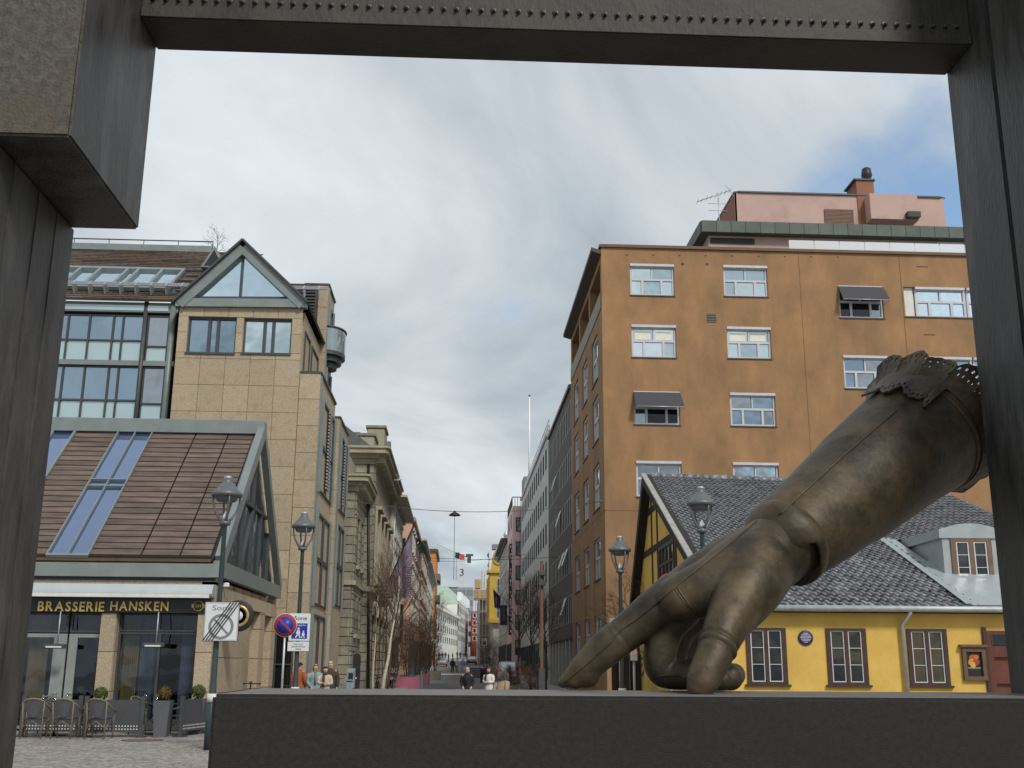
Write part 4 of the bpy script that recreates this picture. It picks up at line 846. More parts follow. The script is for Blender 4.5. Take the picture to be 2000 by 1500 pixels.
# plaque
p = F.uv(1573, 1246); T2 = thing('wall_plaque', 'round blue plaque on the yellow wall between two windows', 'plaque', F.P(p[0], p[1], .01)); PF = Fr(F.P(p[0], p[1], 0), HU, (0, 0, 1), HN)
b = MB(PF); b.lathe([(.175, .0), (.175, .03), (.165, .035)], n=28); b.build('disc', mat('plaque_blue', (.02, .025, .10), .4), T2); b = MB(PF)
for i, w in enumerate((.10, .2, .24, .26, .22, .18, .08)): b.box(-w/2, w/2, .1-i*.034, .112-i*.034, .034, .038)
b.build('lettering', M_OFFW, T2)
# poster case
q = rect(F, 1876, 1264, 1927, 1329); T2 = thing('poster_case', 'brown framed poster case on the yellow wall beside the red door', 'poster case', F.P(q[0], q[1])); M_WD = mat('brown_wood', (.13, .075, .045), .6, .2, 8)
window(T2, F, q, .01, M_WD, mat('poster_black', (.02, .016, .014), .4), lay=[(.16, .12, .84, .86)], thick=.08, name='case'); piece('case_hood', M_WD, T2, F, q[0]-.05, q[2]+.05, q[3], q[3]+.06, 0, .14)
U, H_ = q[2]-q[0], q[3]-q[1]; b = MB(F)
for i, (a, c, r, m) in enumerate(((.5, .66, .10, (.45, .1, .03)), (.4, .55, .085, (.6, .25, .03)), (.6, .55, .08, (.35, .06, .03)), (.45, .47, .07, (.65, .35, .05)), (.62, .7, .06, (.5, .16, .05)))):
    b.poly([(q[0]+U*a+r*math.cos(t*.9+i)*(1+.3*math.sin(t*3)), q[1]+H_*c+r*math.sin(t*.9+i), .03+.0008*i) for t in range(7)], mat('poster_blot_%d' % i, m, .5))
b.box(q[0]+U*.22, q[0]+U*.78, q[1]+H_*.365, q[1]+H_*.38, .029, .032, M_OFFW); b.box(q[0]+U*.3, q[0]+U*.7, q[1]+H_*.30, q[1]+H_*.315, .029, .031, M_DKGREY); b.build('poster', None, T2)
# gable with timber framing
d_r = 10.9; ridge = Gb.P(d_r, 0); zrd = aP(1291, 913, A0, GN).z; d_b = 15.2; zb_ = 3.5
gp_ = [(0, 0), (d_b, 0), (d_b, zb_), (d_r, zrd-.25), (0, zev+.15)]
b = MB(Gb); b.prism([(u, v, -.3) for u, v in gp_], (0, 0, .3)); b.build('gable_wall', M_YEL, T)
def rz_(u): return zev+.15+(zrd-.25-zev-.15)*u/d_r if u < d_r else zrd-.25+(zb_-zrd+.25)*(u-d_r)/(d_b-d_r)
def tim(p, q, w=.2): b = MB(Gb); bar(b, p, q, w, -.01, .035); b.build('timber', M_TIM, T)
for v in (4.15, 5.55, 6.9):
    us_ = [u*.05 for u in range(0, 305) if rz_(u*.05) > v]; tim((min(us_), v), (max(us_), v), .2)
for u in (3.5, 6.2, 9.7, 10.9): tim((u, 3), (u, rz_(u)), .12 if u > 3 else .2)
q = (7.0, 4.25, 10.6, 5.45); window(T, Gb, (6.5, 4.25, 9.4, 5.45), .0, M_BRF, G_MID, nx=4, ny=2, bar=.12, thick=.05)
b = MB(Gb); bar(b, (-.3, zev+.1), (d_r+.1, zrd+.02), .3, -.02, .3); bar(b, (d_b+.2, zb_-.1), (d_r-.05, zrd+.02), .34, -.02, .297); b.build('bargeboard', M_TIM, T)
b = MB(Gb); bar(b, (-.35, zev+.24), (d_r+.1, zrd+.19), .05, .16, .33); b.build('verge_strip', mat('verge_grey', (.32, .31, .28), .7, .2, 4), T)
# tiled roof: front slope
E0 = A0-HN*-.35*1; eL = A0+HN*.28-HU*.22; eL.z = zev+.12; rL = Gb.P(d_r, zrd+.1); rR = rL+HU*10.2+V((0, 1.5, 0)); rR.z = zrd+.05
eR = eL+HU*11.6
vdir = (rL-eL); LL = vdir.length
def RP(s, t, w=0):                                # s along the eave 0..1, t up the slope 0..1
    a = eL.lerp(eR, s); c = rL.lerp(rR, s); return a.lerp(c, t)
nrm = (eR-eL).cross(rL-eL).normalized(); nrm = nrm if nrm.z > 0 else -nrm
b = MB(); b.add([RP(0, 0)-nrm*.06, RP(1, 0)-nrm*.06, RP(1, 1)-nrm*.06, RP(0, 1)-nrm*.06], [(0, 1, 2, 3)]); b.build('roof_underlay', M_BLACK, T)
tw, trn = .215, 35; ncol = int(11.6/tw)
def tile_geo(w, l):
    vs = []; k = 7
    for j, (v, dz) in enumerate(((0, .06), (l*1.12, .0))):
        for i in range(k):
            x = i/(k-1); z = .028*math.sin(x*2*math.pi*.95+.5)+dz; vs.append((x*w*1.08, v, z))
    for i in range(k): vs.append((vs[i][0], 0, vs[i][2]-.04))
    return vs, [(i, i+1, k+i+1, k+i) for i in range(k-1)]+[(i, 2*k+i, 2*k+i+1, i+1) for i in range(k-1)]
tv, tf = tile_geo(tw, LL/trn)
tme = bpy.data.meshes.new('roof_tile'); tme.from_pydata(tv, [], tf); tme.materials.append(M_TILE)
for p in tme.polygons[:6]: p.use_smooth = True
rest = MB(); dm = (F.uv(1780, 1100)[0], F.uv(1990, 1100)[0])
Fs = Fr((0, 0, 0), (1, 0, 0), (0, 1, 0), (0, 0, 1)); cnt = 0; cells = []
dF = Fr(A0+HN*-2.0, HU, (0, 0, 1), HN); dq = rect(dF, 1853, 1050, 1930, 1142); dq = (dq[0]-.0, dq[1], dq[0]+1.05, dq[3])
for j in range(trn):
    for i in range(ncol):
        s = i/ncol; t = j/trn; P0 = RP(s, t); su = (P0-A0).dot(HU)
        if dq[0]-.55 < su < dq[2]+.5 and t < .42 and not (t < .0): continue
        cells.append((s, t))
vis = lambda s, t: (RP(s, t)-EYE).length+(0 if .12 < s < .95 else 60)+(40 if .35 < t < .7 and .35 < s else 0)
order = sorted(cells, key=lambda c: vis(*c)); top = set(order[:300])
for s, t in cells:
    P0 = RP(s, t); U_ = (RP(min(1, s+.02), t)-RP(s, t)).normalized(); V_ = (RP(s, t+.02)-P0).normalized(); N_ = U_.cross(V_); N_ = N_ if N_.z > 0 else -N_
    R_ = Matrix(((U_.x, V_.x, N_.x, 0), (U_.y, V_.y, N_.y, 0), (U_.z, V_.z, N_.z, 0), (0, 0, 0, 1)))
    Mx = Matrix.Translation(P0) @ R_ @ Matrix.Rotation(random.uniform(-.012, .012), 4, 'Z') @ Matrix.Rotation(random.uniform(-.01, .012), 4, 'X')
    if (s, t) in top:
        o = link('roof_tile', tme, T, True); o.matrix_local = Matrix.Translation(-A0) @ Mx
    else: rest.add([Mx @ V(q) for q in tv], tf, smooth=False)
o = rest.build('roof_tiles', M_TILE, T); o['kind'] = 'stuff'
for p in o.data.polygons: p.use_smooth = abs(p.normal.z) > .5
for i in range(34): a, c = RP(i/34, 1), RP((i+1)/34, 1); b = MB(); b.tube([a-V((0, 0, .02)), c+V((0, 0, .03))], .12, 8); b.build('ridge_tile', M_TILE, T)
b = MB(); b.add([rL, rR, Gb.P(d_b, zb_)+HU*11, Gb.P(d_b, zb_)], [(0, 1, 2, 3)]); b.build('rear_roof', M_TILE, T)
# gutter, soffit, downpipe
go = eL-V((0, 0, .05)); b = MB(); b.tube([eL+HN*.06-V((0, 0, .05)), eR+HN*.06-V((0, 0, .05))], .075, 8); b.build('gutter', mat('zinc', (.40, .42, .43), .45, .15, 5, m=.3), T)
b = MB(F); b.box(-.1, hw+.1, zev-.02, zev+.1, -.1, .24); b.build('soffit', M_TIM, T)
dpx = F.uv(1760, 1215)[0]; b = MB(F); b.tube([(dpx+.12, zev+.08, .33), (dpx+.12, zev-.02, .33), (dpx-.02, zev-.3, .1), (dpx, .0, .1)], .045, 8); b.build('downpipe', mat('zinc', (.4, .42, .43)), T)
# dormer
M_ZN = mat('dormer_zinc', (.34, .375, .385), .45, .1, 3, m=.2)
b = MB(dF); b.box(dq[0]-.2, dq[0], dq[1]-.15, dq[3]+.25, -3.5, .05); b.box(dq[2], dq[2]+.2, dq[1]-.15, dq[3]+.25, -3.5, .05); b.box(dq[0], dq[2], dq[1]-.2, dq[1], -.3, .05)
k = 12; pts = [(dq[0]-.28+(dq[2]-dq[0]+.56)*i/k, dq[3]+.2+.16*math.sin(math.pi*i/k), .1) for i in range(k+1)]+[(dq[2]+.28, dq[3]-.02, .1), (dq[0]-.28, dq[3]-.02, .1)]
b.prism(pts, (0, 0, -3.8)); dmo = b.build('dormer', M_ZN, T)
window(T, dF, (dq[0], dq[1], dq[2], dq[3]-.02), .0, mat('dormer_brown', (.17, .10, .06), .6, .2, 6), [G_DARK], lay=[(.12, .08, .44, .92), (.56, .08, .88, .92)], thick=.09, name='dormer_window')
for c0, c1 in ((.13, .435), (.565, .87)): U = dq[2]-dq[0]; window(T, dF, (dq[0]+U*c0, dq[1]+.1, dq[0]+U*c1, dq[3]-.12), .03, M_WF, G_DARK, lay=grid(1, 3, .08, .25, .06), thick=.05, name='casement')
b = MB(); s0 = dq[0]-.55; s1 = dq[2]+.5; p = lambda u, t: RP(u/11.6+.019, t)+nrm*.05
b.add([p(s0, .0), p(s1, .0), p(s1, .27), p(s0, .27)], [(0, 1, 2, 3)]); b.build('dormer_apron', M_ZN, T)
b = MB(); b.add([p(s0-.1, .0)+nrm*.03, p(s0+.05, .0)+nrm*.06, p(s0+.15, .44)+nrm*.06, p(s0, .44)+nrm*.03], [(0, 1, 2, 3)]); b.add([p(s0, .26), p(s0+.5, .26), p(s0+.5, .44), p(s0, .44)], [(0, 1, 2, 3)]); b.build('dormer_flashing', M_ZN, T)
# ================================================================== street fronts
def front(T, X, sgn, Y0, Y1, zt, mt, rows, ww, ny_, gm, fm, first=4.4, shop=True, back=14, fdepth=.05, nx=2, nyp=2, bar_=.07, zlo=None, endwall=True, sill=None, margin=1.0, ground=None, panes=True, whf=.6, trim=None):
    Fs = FX(X, sgn); g0 = gz(Y0); zlo = g0-.5; H = zt-first-g0; hs = H/rows; holes = []; n = ny_; W = (Y1-Y0-2*margin)/n
    for r in range(rows):
        for c in range(n):
            u = Y0+margin+(c+.5)*W; v = g0+first+r*hs+hs*.18; holes.append((u-ww/2, v, u+ww/2, v+hs*whf))
    sh = []
    if shop:
        k = max(2, int((Y1-Y0)/3.2)); Ws = (Y1-Y0-.6)/k
        sh = [(Y0+.3+i*Ws+.25, g0+.4, Y0+.3+(i+1)*Ws-.25, g0+first-.9) for i in range(k)]
    b = MB(Fs); holed(b, Y1, zt, holes+sh, fdepth, mt, u0=Y0, v0=zlo, ); b.build('street_wall', None, T)
    for q in holes:
        window(T, Fs, q, -fdepth+.005, fm, gm, nx=nx, ny=nyp, bar=bar_, thick=.06)
        if trim: piece('window_hood', trim, T, Fs, q[0]-.2, q[2]+.2, q[3], q[3]+.22, 0, .14); piece('window_sill', trim, T, Fs, q[0]-.15, q[2]+.15, q[1]-.15, q[1], 0, .12)
    for q in sh: window(T, Fs, q, -fdepth+.02, M_DKFRAME, G_MID, nx=2, ny=1, bar=.1, thick=.06, name='shop_window')
    x0, x1 = (X+.5*-sgn, X-sgn*back); x0, x1 = min(x0, x1), max(x0, x1)
    b = MB(); b.box(x0, x1, Y0+.02, Y1-.02, zlo, zt-.02); b.box(min(X-.52*sgn, X-.004*sgn), max(X-.52*sgn, X-.004*sgn), Y0, Y0+.3, zlo, zt-.01); b.build('body', mt, T)
    return holes
def cornice(T, X, sgn, Y0, Y1, z, steps, mt, name='cornice', wrap=6):
    for i, (d, h) in enumerate(steps):
        x0, x1 = sorted((X-sgn*wrap, X+sgn*d)); piece(name, mt, T, WORLD, x0, x1, Y0-d, Y1+.01*i, z, z+h, bev=.02); z += h
    return z
M_BNK = mat('bank_stone', (.245, .225, .165), .9, .16, 2.5, b=.5, bs=14, rnd=.13, c2=(.32, .295, .225), c3=(.15, .14, .11), s3=1.2, f3=(.5, .75), st=(1, 1, .5))
M_BNK2 = mat('bank_stone_pale', (.36, .325, .24), .88, .12, 2, b=.3, c3=(.24, .22, .17), s3=1.1, f3=(.5, .8), st=(1, 1, .4)); M_SLATE = mat('slate_roof', (.10, .11, .12), .6, .2, 3)
T = thing('bank_building', 'grey rusticated stone bank palace with heavy cornices and chimneys', 'building', (-8, 60, 0))
wx, mx = -4.95, -4.5
# wing
Sw = FX(wx, 1); zw = 9.7; h1 = [(53.1, 6.3, 54.3, 8.6), (53.2, 3.1, 54.2, 4.9), (53.2, .9, 54.2, 2.3), (55.2, 6.3, 56.4, 8.6), (55.3, 3.1, 56.3, 4.9)]
b = MB(Sw); holed(b, 57, zw, h1, .1, M_BNK, u0=52, v0=-.2); b.build('wing_wall', None, T); b = MB(); b.box(-12, wx-.3, 52, 57, -.2, zw); b.box(wx-.32, wx-.01, 52.0, 52.3, -.2, zw-.01); b.build('wing_body', M_BNK, T)
for q in h1: window(T, Sw, q, -.09, M_BRF, G_DARK, nx=2, ny=3, bar=.06, thick=.08); piece('window_sill', M_BNK2, T, Sw, q[0]-.1, q[2]+.1, q[1]-.18, q[1], -.1, .22)
panels(T, Sw, 52, 57, 0, zw, 1.3, .42, h1, M_BNK, th=.07, gap=.02, name='stone_block', stagger=.5, lim=130)
panels(T, FY(52), wx-.9, wx, 0, zw, .9, .42, [], M_BNK, th=.07, gap=.02, name='stone_block')
cornice(T, wx, 1, 52, 57, 5.3, [(.18, .22)], M_BNK2, 'string_course'); z_ = cornice(T, wx, 1, 52, 57, zw, [(.12, .25), (.3, .18), (.62, .22), (.7, .1)], M_BNK2)
for i in range(11): piece('dentil', M_BNK2, T, Sw, 52.1+i*.46, 52.32+i*.46, zw+.1, zw+.42, .1, .45)
piece('wing_attic', M_BNK2, T, WORLD, -12, wx-.5, 53, 57, z_, z_+1.3)
# main block
Sm = FX(mx, 1); zm = 11.9; YA, YB = 57.0, 71.5
h2 = [(58.4+i*3.1, 1.1, 60.1+i*3.1, 4.3) for i in range(4)]+[(58.5+i*3.1, 6.2, 60.0+i*3.1, 9.6) for i in range(4)]
b = MB(Sm); holed(b, YB, zm, h2, .1, M_BNK2, u0=YA, v0=-.2); b.build('main_wall', None, T); b = MB(); b.box(-14, mx-.35, YA, YB, -.2, zm); b.box(mx-.36, mx-.01, YA, YA+.3, -.2, zm-.01); b.build('main_body', M_BNK, T)
panels(T, Sm, YA, YB, 0, 5.3, 1.45, .5, h2, M_BNK, th=.08, gap=.025, name='stone_block', stagger=.5, lim=110)
panels(T, Sm, YA, YA+1.0, 5.6, zm, 1, .45, [], M_BNK, th=.08, gap=.02, name='stone_block'); panels(T, FY(YA), mx-1.1, mx, 0, zm, 1.1, .45, [], M_BNK, th=.08, gap=.02, name='stone_block')
for q in h2:
    window(T, Sm, q, -.09, M_BRF, G_DARK, nx=2, ny=3, bar=.07, thick=.1)
    uc, r = (q[0]+q[2])/2, (q[2]-q[0])/2
    if q[1] < 5:
        b = MB(Sm); n = 10; b.prism([(uc-r-.25, q[3]-.1, .05)]+[(uc-(r+.25)*math.cos(math.pi*i/n), q[3]-.1+(r*.9)*math.sin(math.pi*i/n), .05) for i in range(n+1)]+[(uc+r+.25, q[3]-.1, .05)], (0, 0, .14)); b.build('arch', M_BNK2, T)
        b = MB(Sm); b.prism([(uc-r*.8*math.cos(math.pi*i/n), q[3]-.08+r*.6*math.sin(math.pi*i/n), .19) for i in range(n+1)], (0, 0, .012)); b.build('fanlight', G_DARK, T)
    else:
        piece('window_hood', M_BNK2, T, Sm, q[0]-.3, q[2]+.3, q[3]+.1, q[3]+.35, 0, .4); piece('window_pilaster', M_BNK2, T, Sm, q[0]-.3, q[0]-.02, q[1]-.2, q[3]+.1, 0, .18); piece('window_pilaster', M_BNK2, T, Sm, q[2]+.02, q[2]+.3, q[1]-.2, q[3]+.1, 0, .18); piece('balcony_shelf', M_BNK2, T, Sm, q[0]-.4, q[2]+.4, q[1]-.5, q[1]-.2, 0, .5)
cornice(T, mx, 1, YA, YB, 5.32, [(.2, .25)], M_BNK2, 'string_course'); z_ = cornice(T, mx, 1, YA, YB, zm, [(.12, .3), (.3, .2), (.75, .25), (.85, .12)], M_BNK2)
for i in range(26): piece('dentil', M_BNK2, T, Sm, YA+.1+i*.55, YA+.38+i*.55, zm+.12, zm+.5, .1, .55)
b = MB(); b.prism([(mx+.1, YA+1, z_), (mx-2.2, YA+1, z_+1.8), (-14, YA+1, z_+1.8), (-14, YA+1, z_)], (0, YB-YA-1, 0)); b.build('roof', M_SLATE, T)
gx_ = mx+.2; b = MB(Sm); b.prism([(62.5, z_, .3), (67.5, z_, .3), (65, z_+2.0, .3)], (0, 0, -2.5)); b.build('pediment', M_SLATE, T)
q = aY(692, 838, 60), aY(748, 880, 60)
for x0, x1, y0, z0, z1, nm in ((-6.9, -4.75, 59.2, z_-.1, aY(700, 851, 59.2).z, 'parapet_block'), (-5.35, -4.35, 61.5, z_-.1, aY(740, 836, 61.5).z, 'chimney'), (-8.6, -5.6, 60.4, z_-.1, aY(690, 843, 60.4).z, 'attic_roof')):
    ch_ = piece(nm, M_BNK2 if nm != 'attic_roof' else M_SLATE, T, WORLD, x0, x1, y0, y0+2.2, z0, z1)
    if nm != 'attic_roof': piece('chimney_cap', M_BNK, T, WORLD, x0-.08, x1+.08, y0-.08, y0+2.28, z1, z1+.15)
b = MB(); b.tube([(mx+.16, YA-.1, 0), (mx-.3+.0, YA-.12, zm)], .07, 6); b.build('downpipe', M_BLACK, T)
# cream neighbour
M_CRM = mat('cream_stucco', (.52, .48, .38), .85, .1, 2, c3=(.33, .30, .24), s3=.9, st=(1, 1, .4))
T = thing('cream_townhouse', 'cream stucco townhouse with overhanging eaves next to the stone bank', 'building', (-7, 76, .1)); front(T, -4.3, 1, 71.6, 84, 12.0, M_CRM, 3, 1.1, 6, G_DARK, M_WF, trim=M_OFFW)
cornice(T, -4.3, 1, 71.6, 84, 12.0, [(.2, .25), (.9, .15)], M_CRM); b = MB(); b.prism([(-3.5, 71.6, 12.4), (-6.5, 71.6, 14.2), (-12, 71.6, 14.2), (-12, 71.6, 12.4)], (0, 12.4, 0)); b.build('roof', M_SLATE, T)
for i in range(6): piece('pilaster', M_OFFW, T, FX(-4.3, 1), 72+i*1.9, 72.3+i*1.9, 4.5, 12, 0, .12)
M_SAL = mat('salmon_render', (.60, .38, .26), .85, .08, 1.5, c3=(.50, .32, .23), s3=.7)
T = thing('salmon_house', 'salmon rendered corner house with green blinds along its top floor', 'building', (-6, 98, .3)); front(T, -3.75, 1, 88, 110, 12.9, M_SAL, 3, 1.3, 8, G_DARK, M_OFFW, trim=M_OFFW)
cornice(T, -3.75, 1, 88, 110, 12.9, [(.25, .3)], M_SAL); window(T, FY(88), (-4.6, 8.6, -4.25, 11.5), .0, M_BRF, G_DARK, nx=1, ny=2); window(T, FY(88), (-4.6, 3.4, -4.25, 6.3), .0, M_BRF, G_DARK, nx=1, ny=2)
b = MB(); b.prism([(-3.6, 88.5, 13.2), (-5.2, 88.5, 15), (-12, 88.5, 15), (-12, 88.5, 13.2)], (0, 21, 0)); b.build('roof', M_SLATE, T)
M_GRA = mat('green_canvas', (.02, .10, .085), .8, .1, 4)
for i in range(4):
    b = MB(FX(-3.75, 1)); y = 96+i*3.4; b.prism([(y, 12.7, .05), (y+2.7, 12.7, .05), (y+2.7, 11.5, .95), (y, 11.5, .95)], (0, .08, 0)); b.build('canvas_blind', M_GRA, T)
M_BRK = mat('red_brick', (.36, .13, .065), .85, .2, 6, b=.2, c3=(.28, .10, .055), s3=2)
T = thing('brick_house', 'red brick house with pale stone bands beyond the salmon house', 'building', (-6, 121, .6)); front(T, -3.7, 1, 110.2, 132, 13.4, M_BRK, 3, 1.2, 8, G_DARK, M_OFFW, trim=M_CRM); cornice(T, -3.7, 1, 110.2, 132, 13.4, [(.2, .3), (.5, .2)], M_CRM)
for z in (4.6, 7.6, 10.5): piece('stone_band', M_CRM, T, FX(-3.7, 1), 110.2, 132, z+.3, z+.6, 0, .1)
M_WST = mat('white_stucco', (.66, .64, .56), .85, .07, 1.5, c3=(.43, .42, .37), s3=.8)
T = thing('pale_stucco_house', 'pale stucco house with bay front further up the left side', 'building', (-6, 150, 1)); front(T, -3.75, 1, 132.2, 172, 13.2, M_WST, 3, 1.3, 12, G_DARK, M_OFFW, trim=M_WST); cornice(T, -3.75, 1, 132.2, 172, 13.2, [(.2, .3), (.6, .25)], M_WST)
M_OTW = mat('orange_tower', (.55, .22, .06), .85, .08, 1)
T = thing('orange_tower_block', 'bright orange block rising behind the left row of houses', 'building', (-6, 186, 1.6)); z1 = aY(836, 1078, 178).z
xo = aY(851, 1100, 178).x; b = MB(); b.box(-14, xo, 178, 196, 1, z1); b.build('walls', M_OTW, T); piece('flat_roof', M_DKGREY, T, WORLD, -14.2, xo+.35, 177.6, 196.3, z1, z1+.5)
window(T, FY(178), (xo-2.3, z1-3.6, xo-1.3, z1-1.2), .01, M_GALV, G_BLUE, nx=2, ny=1); window(T, FY(178), (xo-1.25, z1-9, xo-.6, z1-1.2), .01, mat('green_frame', (.2, .42, .3), .5), G_SPAN, nx=1, ny=4)
for z in (3.4, 6.8): piece('balcony', mat('balcony_brown', (.16, .13, .10), .7), T, WORLD, xo-.3, xo+.75, 178.5, 186, z1-z-1.1, z1-z)
# ================================================================== right side of the street
M_DKB = mat('dark_brown_cladding', (.085, .072, .06), .75, .15, 2, b=.15); M_FIN = mat('grey_fin', (.40, .38, .34), .7, .1, 3)
T = thing('dark_office', 'dark brown office block with bands of narrow windows and pale fins', 'building', (12, 76, 0)); X = 7.0
Sd = FX(X, -1); rows = [(3.35+.9+i*3.05, 3.35+.9+i*3.05+1.75) for i in range(5)]; hs_ = [(67.5, a, 84.7, c) for a, c in rows]
b = MB(Sd); holed(b, 85, 19.0, hs_, .08, M_DKB, u0=67.25, v0=3.35); b.build('street_wall', None, T); b = MB(); b.box(X+.25, 20, 67.3, 84.9, 3.35, 18.9); b.box(X+1.5, 20, 67.3, 84.9, -.2, 3.4); b.build('body', M_DKB, T)
for q in hs_:
    n = 15; W = (q[2]-q[0])/n
    for i in range(n):
        u = q[0]+i*W; window(T, Sd, (u+.3, q[1]+.02, u+W, q[3]-.02), -.06, M_DKFRAME, G_MID if (i*7+int(q[1])) % 5 else G_SKY, nx=1, ny=1, bar=.07, thick=.06)
        piece('fin', M_FIN, T, Sd, u, u+.3, q[1], q[3], -.075, .012)
for (i, j) in ((2, 1), (4, 1), (6, 2), (9, 3), (3, 0)):
    q = hs_[j]; u = q[0]+i*(q[2]-q[0])/15; b = MB(Sd); b.prism([(u+.2, q[3]-.1, 0), (u+1.1, q[3]-.1, 0), (u+1.1, q[1]+.6, .35), (u+.2, q[1]+.6, .35)], (0, .03, .03)); b.build('open_sash', M_WHITE, T)
for i in range(8): piece('column', M_FIN, T, WORLD, X+.05, X+.4, 67.6+i*2.4, 67.95+i*2.4, -.1, 3.36)
piece('shopfront', G_MID, T, WORLD, X+1.45, X+1.5, 67.3, 84.9, .1, 3.3); piece('parapet', M_DKFRAME, T, WORLD, X-.15, 20, 67.25, 85, 19.0, 19.25)
M_GRY = mat('light_grey_render', (.56, .56, .52), .85, .07, 1.2, c3=(.47, .47, .43), s3=.5, st=(1, 1, .4))
T = thing('grey_office', 'light grey office block with rows of small dark windows and roof railing', 'building', (13, 104, .4)); front(T, 7.0, -1, 85.2, 122.8, 19.6, M_GRY, 5, 1.25, 13, G_DARK, M_DKFRAME, first=4.2, nx=1, nyp=1, whf=.56)
piece('parapet', M_GALV, T, WORLD, 6.85, 20, 85.2, 122.8, 19.6, 19.8); b = MB()
for k in range(3): b.tube([(7.1, 85.5, 20.1+k*.4), (7.1, 118, 20.1+k*.4)], .03, 5)
for i in range(22): b.tube([(7.1, 85.5+i*1.55, 19.8), (7.1, 85.5+i*1.55, 20.95)], .03, 5)
b.build('roof_railing', M_GALV, T); b = MB(); b.box(8.2, 16, 87, 92, 19.7, 21.6); b.build('plant_room', mat('mint_panel', (.46, .54, .50), .6), T, bev=.3, bseg=3)
b = MB(); b.box(7.05, 14, 119, 122.6, 19.7, 21.9); b.build('stair_head', mat('blue_grey_panel', (.14, .18, .2), .6), T)
fp0, fp1 = aY(1034, 908, 112), aY(1032, 775, 112); T2 = thing('roof_flagpole', 'tall bare white flagpole on the grey office roof', 'flagpole', (fp0.x, 112, 19.7)); b = MB(); b.tube([(fp0.x, 112, 19.62), (fp0.x, 112, fp1.z)], [.12, .06], 8); b.build('pole', M_WHITE, T2); b = MB(); b.lathe([(.02, -.15), (.14, 0), (.02, .15)], c=(fp0.x, 112, fp1.z+.1), n=8); b.build('finial', M_DKGREY, T2)
M_PKH = mat('pale_pink_render', (.70, .49, .47), .85, .05, 1)
T = thing('pink_hotel', 'pale pink hotel with dark windows behind the tall black sign', 'hotel', (9, 130, .7)); z1 = aY(1010, 988, 123).z
front(T, 6.05, -1, 123, 136, z1, M_PKH, 5, 1.2, 3, G_DARK, M_DKFRAME, nx=1, nyp=1, back=.8); b = MB(); b.box(6.5, 15, 123.1, 136, 0, z1); b.build('body', M_PKH, T)
for i in range(6): window(T, FY(123), (6.4, z1-1.3-i*2.7-1.6, 7.6, z1-1.3-i*2.7), .01, M_DKFRAME, G_MID, nx=1, ny=1, bar=.12)
b = MB()
for i in range(24): b.tube([(6.0, 123+i*.5, z1), (6.0, 123+i*.5, z1+1)], .03, 4)
for i in range(12): b.tube([(6.0+i*.3, 123, z1), (6.0+i*.3, 123, z1+1)], .03, 4)
b.tube([(9.5, 123, z1+1), (6.0, 123, z1+1), (6.0, 135, z1+1)], .05, 4); b.build('roof_railing', M_DKFRAME, T)
# the tall hotel sign
a, c = aY(994.5, 1062, 124), aY(1003, 1240, 124); SF = Fr((0, 124, 0), (1, 0, 0), (0, 0, 1), (0, -1, 0)); T = thing('hotel_sign', 'tall narrow black vertical sign with white letters projecting from the pink hotel', 'sign', (c.x, 124, c.z)); xs, xe, zb0, zt0 = a.x, c.x, c.z, a.z
b = MB(); b.box(xs, xe, 123.95, 124.2, zb0, zt0); b.build('board', M_BLACK, T)
txt = 'FIRST HOTEL MILLENNIUM'; st_ = (zt0-zb0-.8)/len(txt)
for i, ch in enumerate(txt):
    if ch != ' ': lettering('letter', ch, 1, M_WHITE, T, SF, (xs+xe)/2-(.035 if ch == 'I' else .15), zt0-.15-(i+.85)*st_, .06, ext=.01, fit=.07 if ch == 'I' else .3, fith=st_*.68)
b = MB(SF); m_ = (xs+xe)/2; b.prism([(m_-.16, zb0+.22, .055), (m_-.02, zb0+.3, .055), (m_+.16, zb0+.55, .055), (m_+.02, zb0+.5, .055), (m_-.16, zb0+.58, .055), (m_-.06, zb0+.42, .055)], (0, 0, .02)); b.build('emblem', M_WHITE, T)
for k in range(6): piece('bracket', M_DKGREY, T, WORLD, xe, 6.1, 124.05, 124.1, zb0+.8+k*1.7, zb0+.86+k*1.7)
M_GCL = mat('grey_classical', (.46, .44, .40), .85, .12, 2)
T = thing('grey_townhouse', 'grey classical townhouse with dark roof edge beyond the hotel sign', 'building', (9, 148, 1)); z1 = aY(995, 1062, 137).z; front(T, 6.0, -1, 136.2, 160, z1, M_GCL, 4, 1.1, 8, G_DARK, M_OFFW, trim=M_OFFW); cornice(T, 6.0, -1, 136.2, 160, z1, [(.3, .3), (.8, .25)], M_SLATE)
dp_ = aY(980, 1062, 158); b = MB(); b.lathe([(1.6, 0), (1.6, .6), (1.5, 1.3), (1.1, 1.9), (.4, 2.3), (.28, 2.4), (.28, 3.2), (.4, 3.3), (.3, 3.7), (.06, 4.1), (.04, 6.3), (.01, 6.4)], c=(dp_.x+.6, 158, dp_.z-2.2), n=16); b.build('dome', M_GALV, T)
M_YOR = mat('yellow_stucco', (.50, .33, .06), .8, .08, 1.5)
T = thing('yellow_corner_house', 'narrow bright yellow ornate house with a round gable window', 'building', (8, 176, 1.3)); xa = aY(957, 1100, 170).x; z1 = aY(965, 1118, 170).z; z0 = aY(965, 1210, 170).z; Fy = FY(170)
b = MB(); b.box(xa, 14, 170.05, 186, z0, z1); b.build('walls', M_YOR, T); b = MB(); b.box(xa+.6, 14, 170.6, 186, 0, z0-.5); b.build('ground_floor', M_GCL, T); b = MB(Fy); zt_ = aY(965, 1073, 170).z; b.prism([(xa+.1, z1, 0), (xa+3.2, z1, 0), (xa+3.0, z1+.8, 0), (xa+2.7, zt_-.6, 0), (xa+2.2, zt_, 0), (xa+.9, zt_, 0), (xa+.5, zt_-.7, 0), (xa+.25, z1+1, 0)], (0, 0, -2)); b.build('gable', M_YOR, T)
